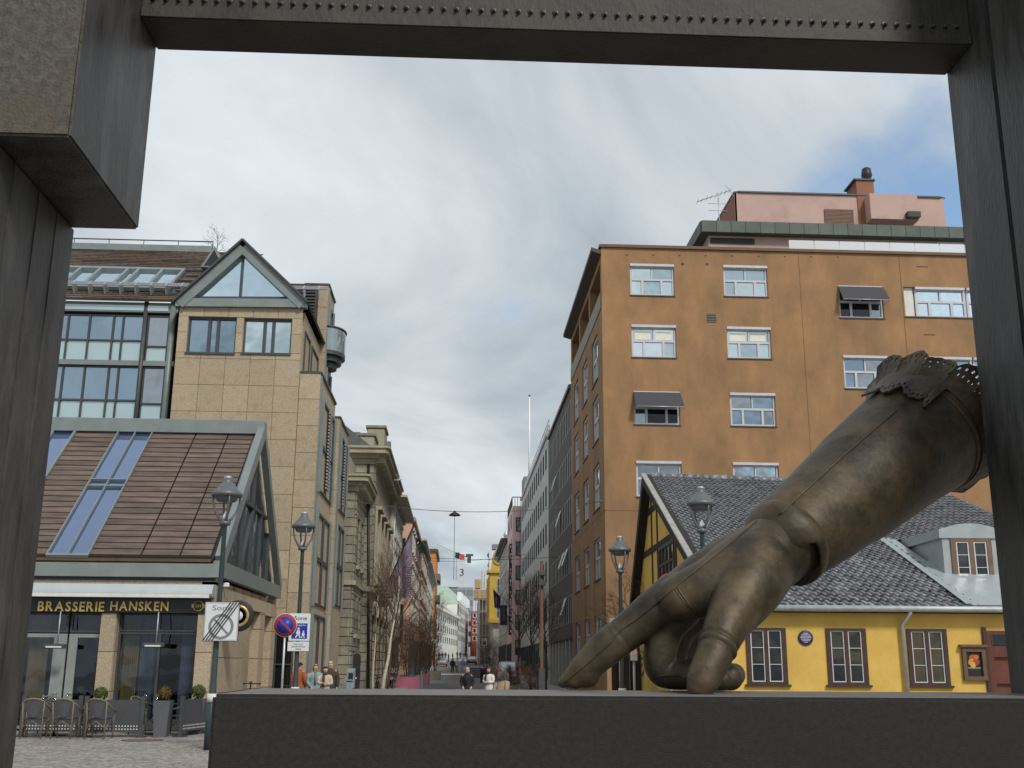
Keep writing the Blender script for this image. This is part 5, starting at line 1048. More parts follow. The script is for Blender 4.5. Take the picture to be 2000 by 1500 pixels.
rc_ = Fr(Fy.P(xa+1.35, (z1+zt_)/2+.3, .02), (1, 0, 0), (0, 0, 1), (0, -1, 0)); b = MB(rc_); b.lathe([(.95, 0), (.95, .12), (.7, .14), (.7, .02)], n=20); b.build('round_frame', M_YOR, T); b = MB(rc_); b.lathe([(.72, 0), (.72, .05)], n=20); b.build('round_pane', G_MID, T)
piece('gable_cap', mat('lead', (.2, .2, .22), .6), T, Fy, xa+.3, xa+2.6, zt_, zt_+.8, -1.5, .2); piece('cornice', M_YOR, T, Fy, xa-.4, 12, z1-.1, z1+.4, -4, .4); piece('bay_foot', M_YOR, T, Fy, xa-.15, 11, z0-.5, z0+.3, -3, .3)
window(T, Fy, (xa+1.1, z1-3.2, xa+2.6, z1-.9), .0, M_WF, G_MID, nx=2, ny=2); window(T, Fy, (xa+1.1, z1-6.9, xa+2.6, z1-4.6), .0, M_WF, G_MID, nx=2, ny=2)
fg = aY(951, 1110, 172); T2 = thing('national_flag', 'limp red flag on a short pole beside the yellow gable', 'flag', (fg.x, 172, fg.z)); b = MB(); b.tube([(fg.x+.3, 172, fg.z-.6), (fg.x+.3, 172, fg.z+3.2)], .05, 6); b.tube([(fg.x+.3, 172, fg.z-.6), (xa+.6, 171, fg.z-.8)], .05, 5); b.build('pole', M_WHITE, T2)
b = MB(); b.add([(fg.x+.3-.35*math.sin(i*1.3)*.6-.3*(1-i/8)*.5, 172+.12*math.cos(i*1.7), fg.z+2.4-i*.32) for i in range(9)]+[(fg.x+.34, 172, fg.z+2.4-i*.3) for i in range(9)], [(i, i+1, 10+i, 9+i) for i in range(8)]); b.build('cloth', mat('flag_red', (.5, .04, .04), .8), T2)
# scaffolded house
T = thing('scaffolded_house', 'house wrapped in scaffolding with plywood boxes and white sheeting', 'building', (6, 200, 1.8)); x0 = aY(925, 1150, 192).x; x1 = aY(957, 1150, 192).x; Fsx = FY(192)
b = MB(); b.box(x0+1.2, 14, 192.5, 225, 1, aY(940, 1160, 192).z); b.build('walls', mat('scaffold_wall', (.30, .28, .25), .85), T)
zA, zB, zC, zD = aY(940, 1170, 192).z, aY(940, 1150, 192).z, aY(940, 1132, 192).z, aY(940, 1115, 192).z; M_PLY = mat('plywood', (.42, .31, .17), .8, .1, 3, rnd=.1)
for i in range(4): piece('plywood_box', M_PLY, T, WORLD, x0+i*(x1-x0)/4+.03, x0+(i+1)*(x1-x0)/4, 190.8, 193, zA, zB-.2, bev=.01)
piece('plywood_box', M_PLY, T, WORLD, x0+.2, x0+1.2, 191, 193, zB, zC)
b = MB(); n = 12; b.add([(x0+1.2+(x1-x0-1.2)*i/n, 191+.2*math.sin(i*2.1), zB+(0 if j == 0 else (zD-zB)*(.75+.25*math.sin(i*.5+.4)-.05*math.sin(i*2.7)))) for j in range(2) for i in range(n+1)], [(i, i+1, n+2+i, n+1+i) for i in range(n)]); b.add([(x0+1.2, 191, zB), (x0+1.2, 191, zD-.4), (x0+1.6, 200, zD-.2), (x0+1.6, 200, zB)], [(0, 1, 2, 3)]); b.build('white_sheeting', mat('sheeting', (.66, .67, .66), .7, .06, 1), T)
b = MB()
for i in range(5):
    x = x0+.4+i*(x1-x0-.5)/4
    for y in (190.9, 192.2): b.tube([(x, y, 1.2), (x, y, zA)], .05, 5)
for k in range(6):
    for y in (190.9, 192.2): b.tube([(x0, y, 2.5+k*2.0), (x1, y, 2.5+k*2.0)], .05, 5)
b.build('scaffold_poles', M_GALV, T)
for k in range(5): piece('scaffold_deck', M_PLY, T, WORLD, x0+1.3, x1, 190.9, 192.2, 2.6+k*2.0, 2.68+k*2)
# far end of the street, bending right
def far_front(name, label, p0, p1, zt, mt, rows, cols, first, ww, gm, fm, depth=14, cat='building', whf=.62):
    T = thing(name, label, cat, (p0[0], p0[1], gz(p0[1]))); p0v, p1v = V((*p0, 0)), V((*p1, 0)); u = (p1v-p0v).normalized(); L_ = (p1v-p0v).length; w = V((u.y, -u.x, 0)); Ff = Fr(p0v, u, (0, 0, 1), w); g = gz(p0[1])-1
    H = zt-g-first; hs = H/rows; hol = []
    for r in range(rows):
        for c in range(cols): uc = L_*(c+.5)/cols; v = g+first+r*hs+hs*.2; hol.append((uc-ww/2, v, uc+ww/2, v+hs*whf))
    b = MB(Ff); holed(b, L_, zt, hol, .06, mt, v0=g); b.build('street_wall', None, T); b = MB(Ff); b.box(.02, L_-.02, g, zt-.05, -depth, -.3); b.build('body', mt, T)
    for q in hol: window(T, Ff, q, -.055, fm, gm, nx=1, ny=1, bar=.12, thick=.06)
    return T, Ff, L_
M_WHT = mat('white_front', (.74, .73, .65), .8, .05, 1)
zt = aY(880, 1195, 255).z; T, Ff, L_ = far_front('white_corner_house', 'white house with curved cornice and grey roof where the street bends', (-5.2, 236), (.2, 300), zt, M_WHT, 3, 12, 4.5, 2.2, G_DARK, M_DKFRAME)
piece('cornice', M_WHT, T, Ff, -.6, L_+.4, zt, zt+.7, -4, .8); b = MB(Ff); b.prism([(0, zt+.7, .2), (L_, zt+.7, .2), (L_, zt+3.6, -4), (0, zt+3.6, -4)], (0, 0, -6)); b.build('roof', mat('blue_grey_roof', (.2, .24, .27), .5), T)
b = MB(); b.box(-14, -5.2, 236, 260, 3, zt); b.build('end_wall', M_WHT, T)
window(T, FY(236), (-9, 8, -6, 12), .02, M_DKFRAME, G_MID, nx=2, ny=2)
zt = aY(890, 1183, 310).z; T, Ff, L_ = far_front('mint_roof_house', 'white house with pale mint mansard further round the bend', (.3, 301), (3.6, 350), zt, M_WHT, 4, 9, 5, 2.2, G_DARK, M_DKFRAME); b = MB(Ff); b.prism([(0, zt, 0), (L_, zt, 0), (L_, zt+4.5, -3), (0, zt+4.5, -3)], (0, 0, -8)); b.build('mansard', mat('mint_copper', (.45, .58, .48), .7), T)
for i in range(6): window(T, Ff, (3+i*7.5, zt+1, 5.2+i*7.5, zt+3.4), -.6, M_WHITE, G_MID, nx=1, ny=1, thick=1.2, name='dormer_window')
zt = aY(895, 1147, 372).z; T, Ff, L_ = far_front('modern_grey_block', 'tall modern grey block with ribbon windows closing the street', (-12, 372), (5.2, 372), zt, mat('modern_grey', (.27, .275, .26), .8, .06, 1), 6, 7, 3, 1.9, G_BLUE, M_DKFRAME, depth=30, whf=.5)
piece('roof_edge', mat('mint_copper', (.45, .58, .48)), T, Ff, -.3, L_-5, zt, zt+.5, -20, .5); piece('plant_room', M_DKGREY, T, Ff, -2, 6, zt+.5, zt+3.5, -15, -3)
for k in range(5): piece('ribbon_band', mat('dark_band', (.10, .11, .13), .5), T, FX(5.2, 1), 372, 400, zt-3-k*3.4, zt-1.2-k*3.4, 0, .05)
zt = aY(924, 1194, 330).z; T, Ff, L_ = far_front('red_house', 'narrow dark red house at the end of the street', (4.2, 330), (8.2, 330), zt, mat('red_render', (.36, .05, .04), .8, .08, 1), 4, 2, 5, 1.1, G_DARK, M_WHITE, depth=16)
T, Ff, L_ = far_front('far_grey_house', 'plain dark grey house glimpsed beyond the red one', (8.0, 300), (22, 300), 24, mat('far_grey', (.2, .2, .2), .8), 5, 5, 5, 1.5, G_DARK, M_DKFRAME)
# tower crane
T = thing('tower_crane', 'red and white tower crane above the far rooftops', 'crane', (1.4, 420, 5)); cm = aY(901, 1100, 420); ct = aY(902, 1093, 420).z; cxm = aY(902, 1120, 420).x
M_CRW = mat('crane_white', (.66, .66, .64), .5); M_CRR = mat('crane_red', (.50, .06, .06), .5)
def lattice(b, p, q, w, n, up_=V((0, 0, 1)), r=.09, tri=False):
    p, q = V(p), V(q); d = (q-p).normalized(); s = V((0, 1, 0)) if abs(d.y) < .5 else V((1, 0, 0)); t = d.cross(s).normalized(); cs = [s*w/2+t*w/2, s*w/2-t*w/2, -s*w/2-t*w/2, -s*w/2+t*w/2] if not tri else [s*w/2-t*w*.3, -s*w/2-t*w*.3, t*w*.8]
    for c in cs: b.tube([p+c, q+c], r, 4, smooth=False)
    for i in range(n):
        a0_, a1_ = p.lerp(q, i/n), p.lerp(q, (i+1)/n)
        for k in range(len(cs)): c0, c1 = cs[k], cs[(k+1) % len(cs)]; b.tube([a0_+c0, a1_+(c1 if i % 2 else c0)+(V((0, 0, 0)) if i % 2 else c1-c0)], r*.4, 4, smooth=False); b.tube([a0_+c0, a0_+c1], r*.4, 4, smooth=False)
b = MB(); lattice(b, (cxm, 420, 5), (cxm, 420, ct), 1.9, 22, r=.1); b.build('mast', M_CRW, T)
j1 = aY(851, 1064, 420); j0 = aY(903, 1087, 420); jr = j0.lerp(j1, .23); b = MB(); lattice(b, jr, j1, 1.5, 18, tri=True); b.build('jib', M_CRW, T); b = MB(); lattice(b, j0, jr, 1.6, 5, tri=True, r=.14); b.build('jib_root', M_CRR, T)
b = MB(); b.box(cxm-.9, cxm+.9, 419.2, 420.8, ct, j0.z+.8); b.build('slewing_unit', M_CRR, T); b = MB(); b.box(cxm-2.6, cxm-1.0, 419, 420.4, ct+.6, ct+2.6); b.build('cab', M_BLACK, T, bev=.1)
k0 = aY(919, 1088, 420); b = MB(); b.tube([j0, (k0.x, 420, k0.z)], .22, 5); b.build('counter_jib', M_CRR, T); b = MB(); b.box(k0.x-1.2, k0.x+.2, 419, 421, k0.z-2.2, k0.z+.4); b.box(k0.x-1.8, k0.x+1, 419.3, 420.7, k0.z+.4, k0.z+1.1); b.build('counterweight', M_DKGREY, T)
hk = aY(891, 1134, 420); b = MB(); b.tube([(hk.x, 420, hk.z), (hk.x, 420, j0.lerp(j1, .22).z)], .06, 4); b.build('hoist_rope', M_DKGREY, T)
lettering('number_plate', '3', 3.0, M_BLACK, T, FY(418.9), cxm-.8, ct-6.2, .05, ext=.03, fit=1.5, fith=2.6)
# ================================================================== street lamps
def lamp(label, px, py, Y):
    p = aY(px, py, Y); h = p.z; T = thing('street_lamp', label, 'street lamp', (p.x, Y, 0), 'lantern street lamps')
    b = MB(); b.lathe([(.11, 0), (.11, .9), (.075, .95), (.07, 1.3), (.062, 1.35), (.05, h-1.12), (.06, h-1.1), (.06, h-1.0)], n=14); b.build('post', M_GREEN, T, True)
    def hs(o):
        for q in o.data.vertices: q.co = V((q.co.x*1.16, q.co.y*1.16, h+(q.co.z-h)*1.13))
    b = MB(); b.lathe([(.10, h-.95), (.11, h-.9), (.07, h-.86), (.06, h-.84)], n=12)
    for k in range(4):
        w = k*math.pi/2+.4; c, s = math.cos(w), math.sin(w); b.tube([(.05*c, .05*s, h-.9), (.12*c, .12*s, h-.82), (.2*c, .2*s, h-.68), (.245*c, .245*s, h-.52), (.25*c, .25*s, h-.38)], [.03, .026, .022, .02, .018], 6)
    hs(b.build('cradle', M_LAMP, T, True))
    b = MB(); b.lathe([(.16, h-.50), (.2, h-.46), (.2, h-.40), (.285, h-.40), (.29, h-.345), (.24, h-.30), (.16, h-.20), (.10, h-.13), (.085, h-.11), (.085, h-.05)], n=20); hs(b.build('hood', M_LAMP, T, True))
    b = MB(); b.lathe([(.075, h-.055), (.085, h-.03), (.05, h), (.01, h+.005)], n=12); hs(b.build('finial', M_GALV, T, True))
    b = MB(); b.lathe([(.055, h-.84), (.05, h-.78), (.015, h-.7), (.004, h-.69)], n=10); hs(b.build('reflector_cone', M_WHITE, T, True))
    b = MB(); b.lathe([(.063, 2.56), (.063, 2.66)], n=10); b.build('number_band', M_WHITE, T, True)
    b = MB(); b.lathe([(.112, .95), (.112, 1.12)], n=12); b.build('sticker', M_OFFW, T, True)
    return p
L1 = lamp('lantern lamp post carrying the zone end sign by the restaurant', 446, 930, 24); L2 = lamp('lantern lamp post carrying the blue pedestrian street sign', 595, 1000, 31)
L3 = lamp('lantern lamp post in front of the orange building corner', 1210, 1047, 32); L4 = lamp('lantern lamp post before the yellow house roof, foot behind the bronze glove', 1368, 950, 25)
# ================================================================== traffic signs
M_SW = mat('sign_white', (.62, .64, .65), .4, .03, 3); M_SG = mat('sign_grey', (.19, .20, .21), .5, .03); M_SB = mat('sign_blue', (.012, .035, .30), .4, .03); M_SR = mat('sign_red', (.36, .035, .03), .4, .03); M_SK = mat('sign_black', (.015, .015, .015), .4)
Y = 23.8; F = FY(Y); q = rect(F, 401, 1175, 464, 1253); u0, v0 = q[0], q[1]; U, H_ = q[2]-q[0], q[3]-q[1]
T = thing('zone_end_sign', 'white zone end sign with grey no parking circle struck out by black lines', 'sign', (u0+U/2, Y, v0))
b = MB(F); b.box(u0, u0+U, v0, v0+H_, -.05, 0); b.build('back', M_SK, T, bev=.015); b = MB(F); b.box(u0+.012, u0+U-.012, v0+.012, v0+H_-.012, 0, .006); b.build('face', M_SW, T)
b = MB(F)
for a, c, e, f_ in ((.03, .97, .03, .038), (.03, .97, .962, .97), (.03, .04, .03, .97), (.96, .97, .03, .97)): b.box(u0+U*a, u0+U*c, v0+H_*e, v0+H_*f_, .006, .009)
b.build('border', M_SG, T)
cf = Fr(F.P(u0+U*.5, v0+H_*.37, .007), (1, 0, 0), (0, 0, 1), (0, -1, 0)); r = U*.36; b = MB(cf); n = 32
b.add([(math.cos(2*math.pi*i/n)*rr, math.sin(2*math.pi*i/n)*rr, .002) for rr in (r, r*.78) for i in range(n)], [(i, (i+1) % n, n+(i+1) % n, n+i) for i in range(n)]); bar(b, (-r*.6, r*.6), (r*.6, -r*.6), r*.16, .001, .004); b.build('grey_circle', M_SG, T)
lettering('lettering', 'Sone', 1, M_SG, T, F, u0+U*.22, v0+H_*.78, .009, ext=.001, fit=U*.56, fith=H_*.13)
b = MB(F)
for k in range(4): o_ = (k-1.5)*.085; bar(b, (u0+U*(.12+o_+.02), v0+H_*.02), (u0+U*(.84+o_+.02), v0+H_*.98), .024, .012, .015)
b.build('cancel_stripes', M_SK, T); b = MB(F); b.box(L1.x-.1, L1.x+.1, v0+H_*.2, v0+H_*.24, -.12, -.04); b.box(L1.x-.1, L1.x+.1, v0+H_*.8, v0+H_*.84, -.12, -.04); b.build('clamps', M_GALV, T)
# round no parking sign on its own post
Y = 29.0; c = aY(557, 1221, Y); r = aY(579, 1221, Y).x-c.x; T = thing('no_parking_sign', 'round blue and red no parking sign on a thin grey post', 'sign', (c.x, Y, 0)); cf = Fr((c.x, Y, c.z), (1, 0, 0), (0, 0, 1), (0, -1, 0))
b = MB(cf); b.lathe([(r*1.04, -.02), (r*1.04, .0)], n=36); b.build('plate', M_OFFW, T); b = MB(cf); b.lathe([(r, 0), (r, .004)], n=36); b.build('red_face', M_SR, T); b = MB(cf); b.lathe([(r*.74, .004), (r*.74, .007)], n=36); b.build('blue_disc', M_SB, T)
b = MB(cf); bar(b, (-r*.56, r*.56), (r*.56, -r*.56), r*.2, .007, .010); b.build('red_slash', M_SR, T); b = MB(); b.tube([(c.x, Y+.05, 0), (c.x, Y+.05, c.z+r*.9)], .03, 8); b.build('post', M_GALV, T)
# pedestrian street sign
Y = 30.85; F = FY(Y); q = rect(F, 566, 1198, 604, 1252); u0, v0 = q[0], q[1]; U, H_ = q[2]-q[0], q[3]-q[1]; T = thing('pedestrian_zone_sign', 'white and blue pedestrian street zone sign with an adult and child symbol', 'sign', (u0+U/2, Y, v0-.3))
b = MB(F); b.box(u0, u0+U, v0, v0+H_, -.03, 0); b.build('plate', M_SW, T, bev=.008); b = MB(F); b.box(u0+U*.14, u0+U*.88, v0+H_*.08, v0+H_*.64, 0, .005); b.build('blue_field', M_SB, T)
lettering('lettering', 'Sone', 1, M_SK, T, F, u0+U*.24, v0+H_*.76, .004, ext=.001, fit=U*.6, fith=H_*.15); lettering('lettering', 'Gågate', 1, M_SW, T, F, u0+U*.24, v0+H_*.55, .007, ext=.001, fit=U*.56, fith=H_*.08)
def figure(x, y, s):
    b = MB(F); b.poly([(x+s*.11*math.cos(i*math.pi/6), y+s*.88+s*.11*math.sin(i*math.pi/6), .007) for i in range(12)]); b.poly([(x-s*.12, y+s*.74, .007), (x+s*.12, y+s*.74, .007), (x+s*.2, y+s*.4, .007), (x+s*.1, y+s*.36, .007), (x-s*.1, y+s*.36, .007), (x-s*.24, y+s*.42, .007)]); bar(b, (x-.04*s, y+s*.4), (x-s*.26, y), s*.12, .006, .008); bar(b, (x+.03*s, y+s*.4), (x+s*.18, y), s*.12, .006, .008); b.build('pictogram', M_SW, T)
figure(u0+U*.46, v0+H_*.11, H_*.38); figure(u0+U*.70, v0+H_*.11, H_*.27)
b = MB(F); hp_ = H_*.34; b.box(u0-.01, u0+U-.005, v0-.02-hp_, v0-.02, -.03, 0); b.build('sub_plate', M_SW, T)
for i, t in enumerate(('Kjøring til', 'eiendommene', 'tillatt')): lettering('lettering', t, 1, M_SK, T, F, u0+U*(.5-(.23, .33, .14)[i]), v0-.02-hp_*(.32+.27*i), .003, ext=.001, fit=U*(.46, .66, .28)[i], fith=hp_*.17)
b = MB(F); b.box(u0+U*.4, u0+U*.6, v0+H_*.3, v0+H_*.36, -.12, -.03); b.build('clamp', M_GALV, T)
# red rimmed sign half hidden by the glove, and the white board with black posts behind the index finger
Y = 27.5; c = aY(1306, 1142, Y-2.2); T = thing('red_round_sign', 'red round road sign peeping over the bronze hand before the timbered gable', 'sign', (c.x, c.y, 0)); cf = Fr(c, (1, 0, 0), (0, 0, 1), (0, -1, 0)); b = MB(cf); b.lathe([(.26, -.01), (.26, .01)], n=28); b.build('disc', M_SR, T); b = MB(cf); b.lathe([(.18, .01), (.18, .014)], n=28); b.build('white_field', M_SW, T); b = MB(); b.tube([(c.x, c.y+.05, 0), (c.x, c.y+.05, c.z)], .035, 8); b.build('post', M_GALV, T)
Y = 36; F = FY(Y); q = rect(F, 1191, 1207, 1231, 1278); T = thing('white_board', 'white notice board on black posts behind the bronze index finger', 'board', (q[0], Y, 0)); b = MB(F); b.box(q[0], q[2], q[1], q[3], -.06, 0); b.build('panel', M_WHITE, T); b = MB(F)
for u in (q[0]+.05, q[2]-.15): b.box(u, u+.12, 0, q[3], -.16, -.07)
b.build('posts', M_BLACK, T)
for k, (x0, x1) in enumerate(((1197, 1208), (1213, 1227), (1231, 1252))):
    F2 = FY(36.6+k*.4); q2 = rect(F2, x0, 1280, x1, 1345); T = thing('black_gate_leaf', ['narrow black gate leaf under the white board, leftmost', 'black gate leaf under the white board, middle', 'black gate leaf beside the grey meter post'][k], 'gate', (q2[0], 36.6+k*.4, 0)); b = MB(F2); b.box(q2[0], q2[2], .05, q2[3]+.0, -.05, 0); b.build('panel', M_BLACK, T)
    b = MB(F2); b.box(q2[0]-.03, q2[0], 0, q2[3]+.05, -.06, .02); b.box(q2[2], q2[2]+.03, 0, q2[3]+.05, -.06, .02); b.build('frame', M_DKGREY, T)
c = aY(1238, 1283, 34.0); T = thing('meter_post', 'thin grey post with a small box under the bronze hand', 'post', (c.x, 34, 0)); b = MB(); b.tube([(c.x, 34, 0), (c.x, 34, c.z)], .04, 8); b.build('post', M_GALV, T); b = MB(); b.box(c.x-.1, c.x+.1, 33.9, 34.05, c.z-.12, c.z+.12); b.build('box', M_OFFW, T, bev=.02)
# rust brown street mast
c = aY(1058, 1095, 48); T = thing('rusty_mast', 'tall rust brown square lighting mast with grey foot on the right pavement', 'mast', (c.x, 48, .0)); b = MB(); b.box(c.x-.065, c.x+.065, 47.93, 48.07, 1.6, c.z); b.build('shaft', mat('rust_brown', (.15, .085, .05), .8, .2, 4), T, bev=.01); b = MB(); b.box(c.x-.13, c.x+.13, 47.87, 48.13, 0, 1.6); b.build('foot', M_DKGREY, T, bev=.01)
for z, s in ((aY(1058, 1120, 48).z, -1), (aY(1058, 1140, 48).z, 1)): b = MB(); b.box(c.x-.16, c.x+.16, 47.75, 47.92, z-.1, z+.1); b.build('spotlight', M_DKGREY, T, bev=.02)
# ================================================================== overhead wires and hanging lamp
def wire(label, p, q, sag, r=.014, Y=None):
    T = thing('overhead_wire', label, 'wire', p); b = MB(); b.tube([p.lerp(q, i/24)-V((0, 0, sag*4*(i/24)*(1-i/24))) for i in range(25)], r, 4); b.build('cable', M_DKGREY, T)
    b = MB(); b.lathe([(.05, -.05), (.05, .05)], c=p, n=8); b.lathe([(.05, -.05), (.05, .05)], c=q, n=8); b.build('wall_hooks', M_GALV, T)
hl = aY(888, 990, 50); pa_, pb_ = V((X2-.02, 50, aX(668, 975, X2).z)), V((6.99, 53.2, aY(1180, 978, 53).z)); sg = ((pa_.z+pb_.z)/2-hl.z); wire('upper wire across the street holding the hanging lamp', pa_, pb_, max(.1, sg))
T = thing('hanging_street_lamp', 'black dish lamp hanging on the wire above the street', 'street lamp', (hl.x, 50.9, hl.z)); lx = hl.x; ly = 50+3.2*(lx-pa_.x)/(pb_.x-pa_.x)
tq = (lx-pa_.x)/(pb_.x-pa_.x); wz = (pa_.lerp(pb_, tq)).z-max(.1, sg)*4*tq*(1-tq)
b = MB(); b.lathe([(.27, -.2), (.28, -.17), (.2, -.1), (.08, -.04), (.05, .02)], c=(lx, ly, wz), n=18); b.build('dish', M_BLACK, T); b = MB(); b.tube([(lx, ly, wz-.1), (lx, ly, wz+.04)], .03, 6); b.build('hook', M_BLACK, T); b = MB(); e_ = aY(890, 1132, ly).z; b.tube([(lx, ly, wz-.1), (lx+.02, ly, e_)], .012, 4); b.build('drop_cable', M_DKGREY, T)
wire('lower wire crossing the street past the grey office', V((mx-.01, 71, aX(758, 1082, mx).z)), V((7.0, 76, aX(1094, 1086, 7.0).z)), .25); wire('wire crossing the far street near the crane', V((-3.72, 112, aX(820, 1085, -3.72).z)), V((6.98, 116, aX(1020, 1090, 7).z)), .3, .02)
# ================================================================== flags
M_PUR = mat('purple_cloth', (.60, .52, .78), .85, .08, 2)
Yf = 69.5; T = thing('purple_flag', 'large pale purple flag with dark lettering on a slanted pole', 'flag', (mx, 71, 7)); p0, p1 = aX(754, 1152, mx), aY(807, 1030, Yf-2); b = MB(); b.tube([(mx-.05, p0.y, p0.z), p1], .06, 8); b.build('pole', M_BLACK, T)
c0, c1, c2, c3 = aY(805, 1038, Yf-2), aY(800, 1168, Yf-2), aY(788, 1172, Yf-1.2), aY(757, 1155, Yf); n = 14; g_ = []
top_ = [p1.lerp(V((mx-.05, p0.y, p0.z)), .03+.92*i/n) for i in range(n+1)]; bot = [c1.lerp(c3, i/n)+V((0, 0, -.18*math.sin(i/n*math.pi))) for i in range(n+1)]
b = MB(); R_ = 10; vs = []
for j in range(R_+1):
    for i in range(n+1): q = top_[i].lerp(bot[i], j/R_); vs.append(q+V((.03*math.sin(i*1.1+j*.3), .10*math.sin(i*1.3+j*.25)*(j/R_), 0)))
b.add(vs, [(j*(n+1)+i, j*(n+1)+i+1, (j+1)*(n+1)+i+1, (j+1)*(n+1)+i) for j in range(R_) for i in range(n)], None, True); b.build('cloth', M_PUR, T)
tf_ = FY(Yf-2.0); a = tf_.uv(788, 1168); e = tf_.uv(795, 1108); lettering('lettering', 'Sentralen', 1, mat('flag_ink', (.06, .05, .10), .8), T, tf_, a[0]+.12, a[1], .28, ext=.002, fit=e[1]-a[1], fith=.5, rot=math.pi/2-.03, mirror=True)
M_DPU = mat('deep_purple', (.05, .014, .075), .8, .08, 2); M_NAV = mat('navy_banner', (.035, .03, .075), .8, .08, 2)
Y = 105; F = FY(Y); T = thing('small_purple_flag', 'small deep purple flag on a slanted pole on the right side', 'flag', F.P(*F.uv(980, 1170))); a, e = F.uv(963, 1150), F.uv(981, 1168); b = MB(F); b.tube([(a[0], a[1], 0), (e[0], e[1], 0), (6.99, e[1]-1.4, 0)], .03, 5); b.build('pole', M_OFFW, T)
c_, d_ = F.uv(966, 1187), F.uv(977, 1188); b = MB(F); b.prism([(a[0], a[1], -.02), (e[0]-.15, e[1]+.1, -.02), (d_[0], d_[1], -.02), (c_[0], c_[1], -.02)], (0, 0, .02)); b.build('cloth', M_DPU, T); lettering('lettering', 'mills', 1, M_OFFW, T, F, F.uv(970, 1182)[0], F.uv(970, 1182)[1], .01, ext=.001, fit=.75, fith=.13, rot=math.pi/2)
q = rect(F, 977, 1182, 990.5, 1221); T = thing('navy_banner', 'dark navy upright banner below the small purple flag', 'banner', F.P(q[2], q[1])); b = MB(F); b.box(q[0], q[2], q[1], q[3], -.04, 0); b.build('cloth', M_NAV, T); b = MB(F); b.tube([(q[0], q[3], -.02), (6.99, q[3], -.02)], .025, 5); b.tube([(q[0], q[1], -.02), (6.99, q[1], -.02)], .025, 5); b.build('brackets', M_GALV, T); lettering('lettering', 'CLAIRE', 1, mat('pale_violet', (.4, .38, .5)), T, F, (q[0]+q[2])/2+.08, q[1]+.4, .003, ext=.001, fit=1.1, fith=.16, rot=math.pi/2)
# gull
g = aY(777, 937, 60); T = thing('gull', 'small pale gull gliding above the stone bank eaves', 'bird', g); b = MB(); b.tube([g+V((-.22, 0, -.03)), g, g+V((.16, 0, .03)), g+V((.24, 0, .05))], [.02, .075, .05, .015], 8); b.build('body', M_OFFW, T)
for s in (-1, 1): b = MB(); b.prism([g+V((-.08, 0, .02)), g+V((.1, 0, .04)), g+V((.06, s*.3, .26)), g+V((-.1, s*.55, .22))], (0, 0, .012)); b.build('wing', M_GALV, T)
# ================================================================== restaurant terrace
M_RAT = mat('rattan', (.19, .15, .09), .6, .2, 20); M_WEAVE = mat('grey_weave', (.075, .078, .085), .75, .25, 40)
def chair(label, x, y, rz, group='bistro chairs on the restaurant terrace'):
    T = thing('bistro_chair', label, 'chair', (x, y, 0), group, rz)
    b = MB(); b.box(-.22, .22, -.22, .2, .43, .47); b.build('seat', M_WEAVE, T, True, bev=.03, bseg=2)
    b = MB(); n = 9; vs = [((.13+.055*j)*(i/(n-1)*2-1), -.22-.07*math.cos((i/(n-1)*2-1)*1.3)-.05*j, .52+.26*j+.09*j*math.cos((i/(n-1)*2-1)*1.5)) for j in (0, 1) for i in range(n)]
    vs += [(x_, y_+.02, z_) for x_, y_, z_ in vs]; k = 2*n; b.add(vs, [(i, i+1, n+i+1, n+i) for i in range(n-1)]+[(k+i, k+i+1, k+n+i+1, k+n+i) for i in range(n-1)]+[(0, n, k+n, k), (n-1, 2*n-1, k+2*n-1, k+n-1)]+[(n+i, n+i+1, k+n+i+1, k+n+i) for i in range(n-1)]); b.build('backrest', M_WEAVE, T, True)
    b = MB(); b.tube([(-.27, .24, .60), (-.31, .05, .64), (-.31, -.1, .69), (-.28, -.21, .77), (-.21, -.30, .85), (-.11, -.35, .895), (0, -.36, .905), (.11, -.35, .895), (.21, -.30, .85), (.28, -.21, .77), (.31, -.1, .69), (.31, .05, .64), (.27, .24, .60)], .02, 7); b.build('arm_hoop', M_RAT, T, True)
    for sx in (-1, 1):
        b = MB(); b.tube([(sx*.24, .22, 0), (sx*.25, .2, .45), (sx*.27, .2, .63)], .016, 6); b.build('leg', M_RAT, T, True)
        b = MB(); b.tube([(sx*.23, -.26, 0), (sx*.22, -.22, .45), (sx*.24, -.29, .82)], .016, 6); b.build('leg', M_RAT, T, True)
        b = MB(); b.tube([(sx*.24, .2, .2), (sx*.23, -.02, .36), (sx*.23, -.22, .2)], .011, 5); b.build('brace', M_RAT, T, True)
    b = MB(); b.tube([(-.22, -.24, .25), (0, -.23, .4), (.22, -.24, .25)], .011, 5); b.build('brace', M_RAT, T, True)
def gx0(px, Y): return aY(px, 1430, Y).x
for px, Y, rz, lb in ((66, 27.35, .1, 'leftmost rattan chair in the front row, partly behind the portal column'), (126, 27.35, 0, 'rattan chair in the middle of the front row'), (193, 27.4, -.08, 'rattan chair at the right end of the front row'),
                      (280, 28.9, -1.9, 'rattan chair left of the table before the right window'), (348, 28.9, 1.7, 'rattan chair right of the table before the right window'), (80, 29.0, 3.0, 'rattan chair behind the front row against the doors'), (165, 29.1, 2.0, 'rattan chair behind the front row near the stone pillar')): chair(lb, gx0(px, Y), Y, rz)
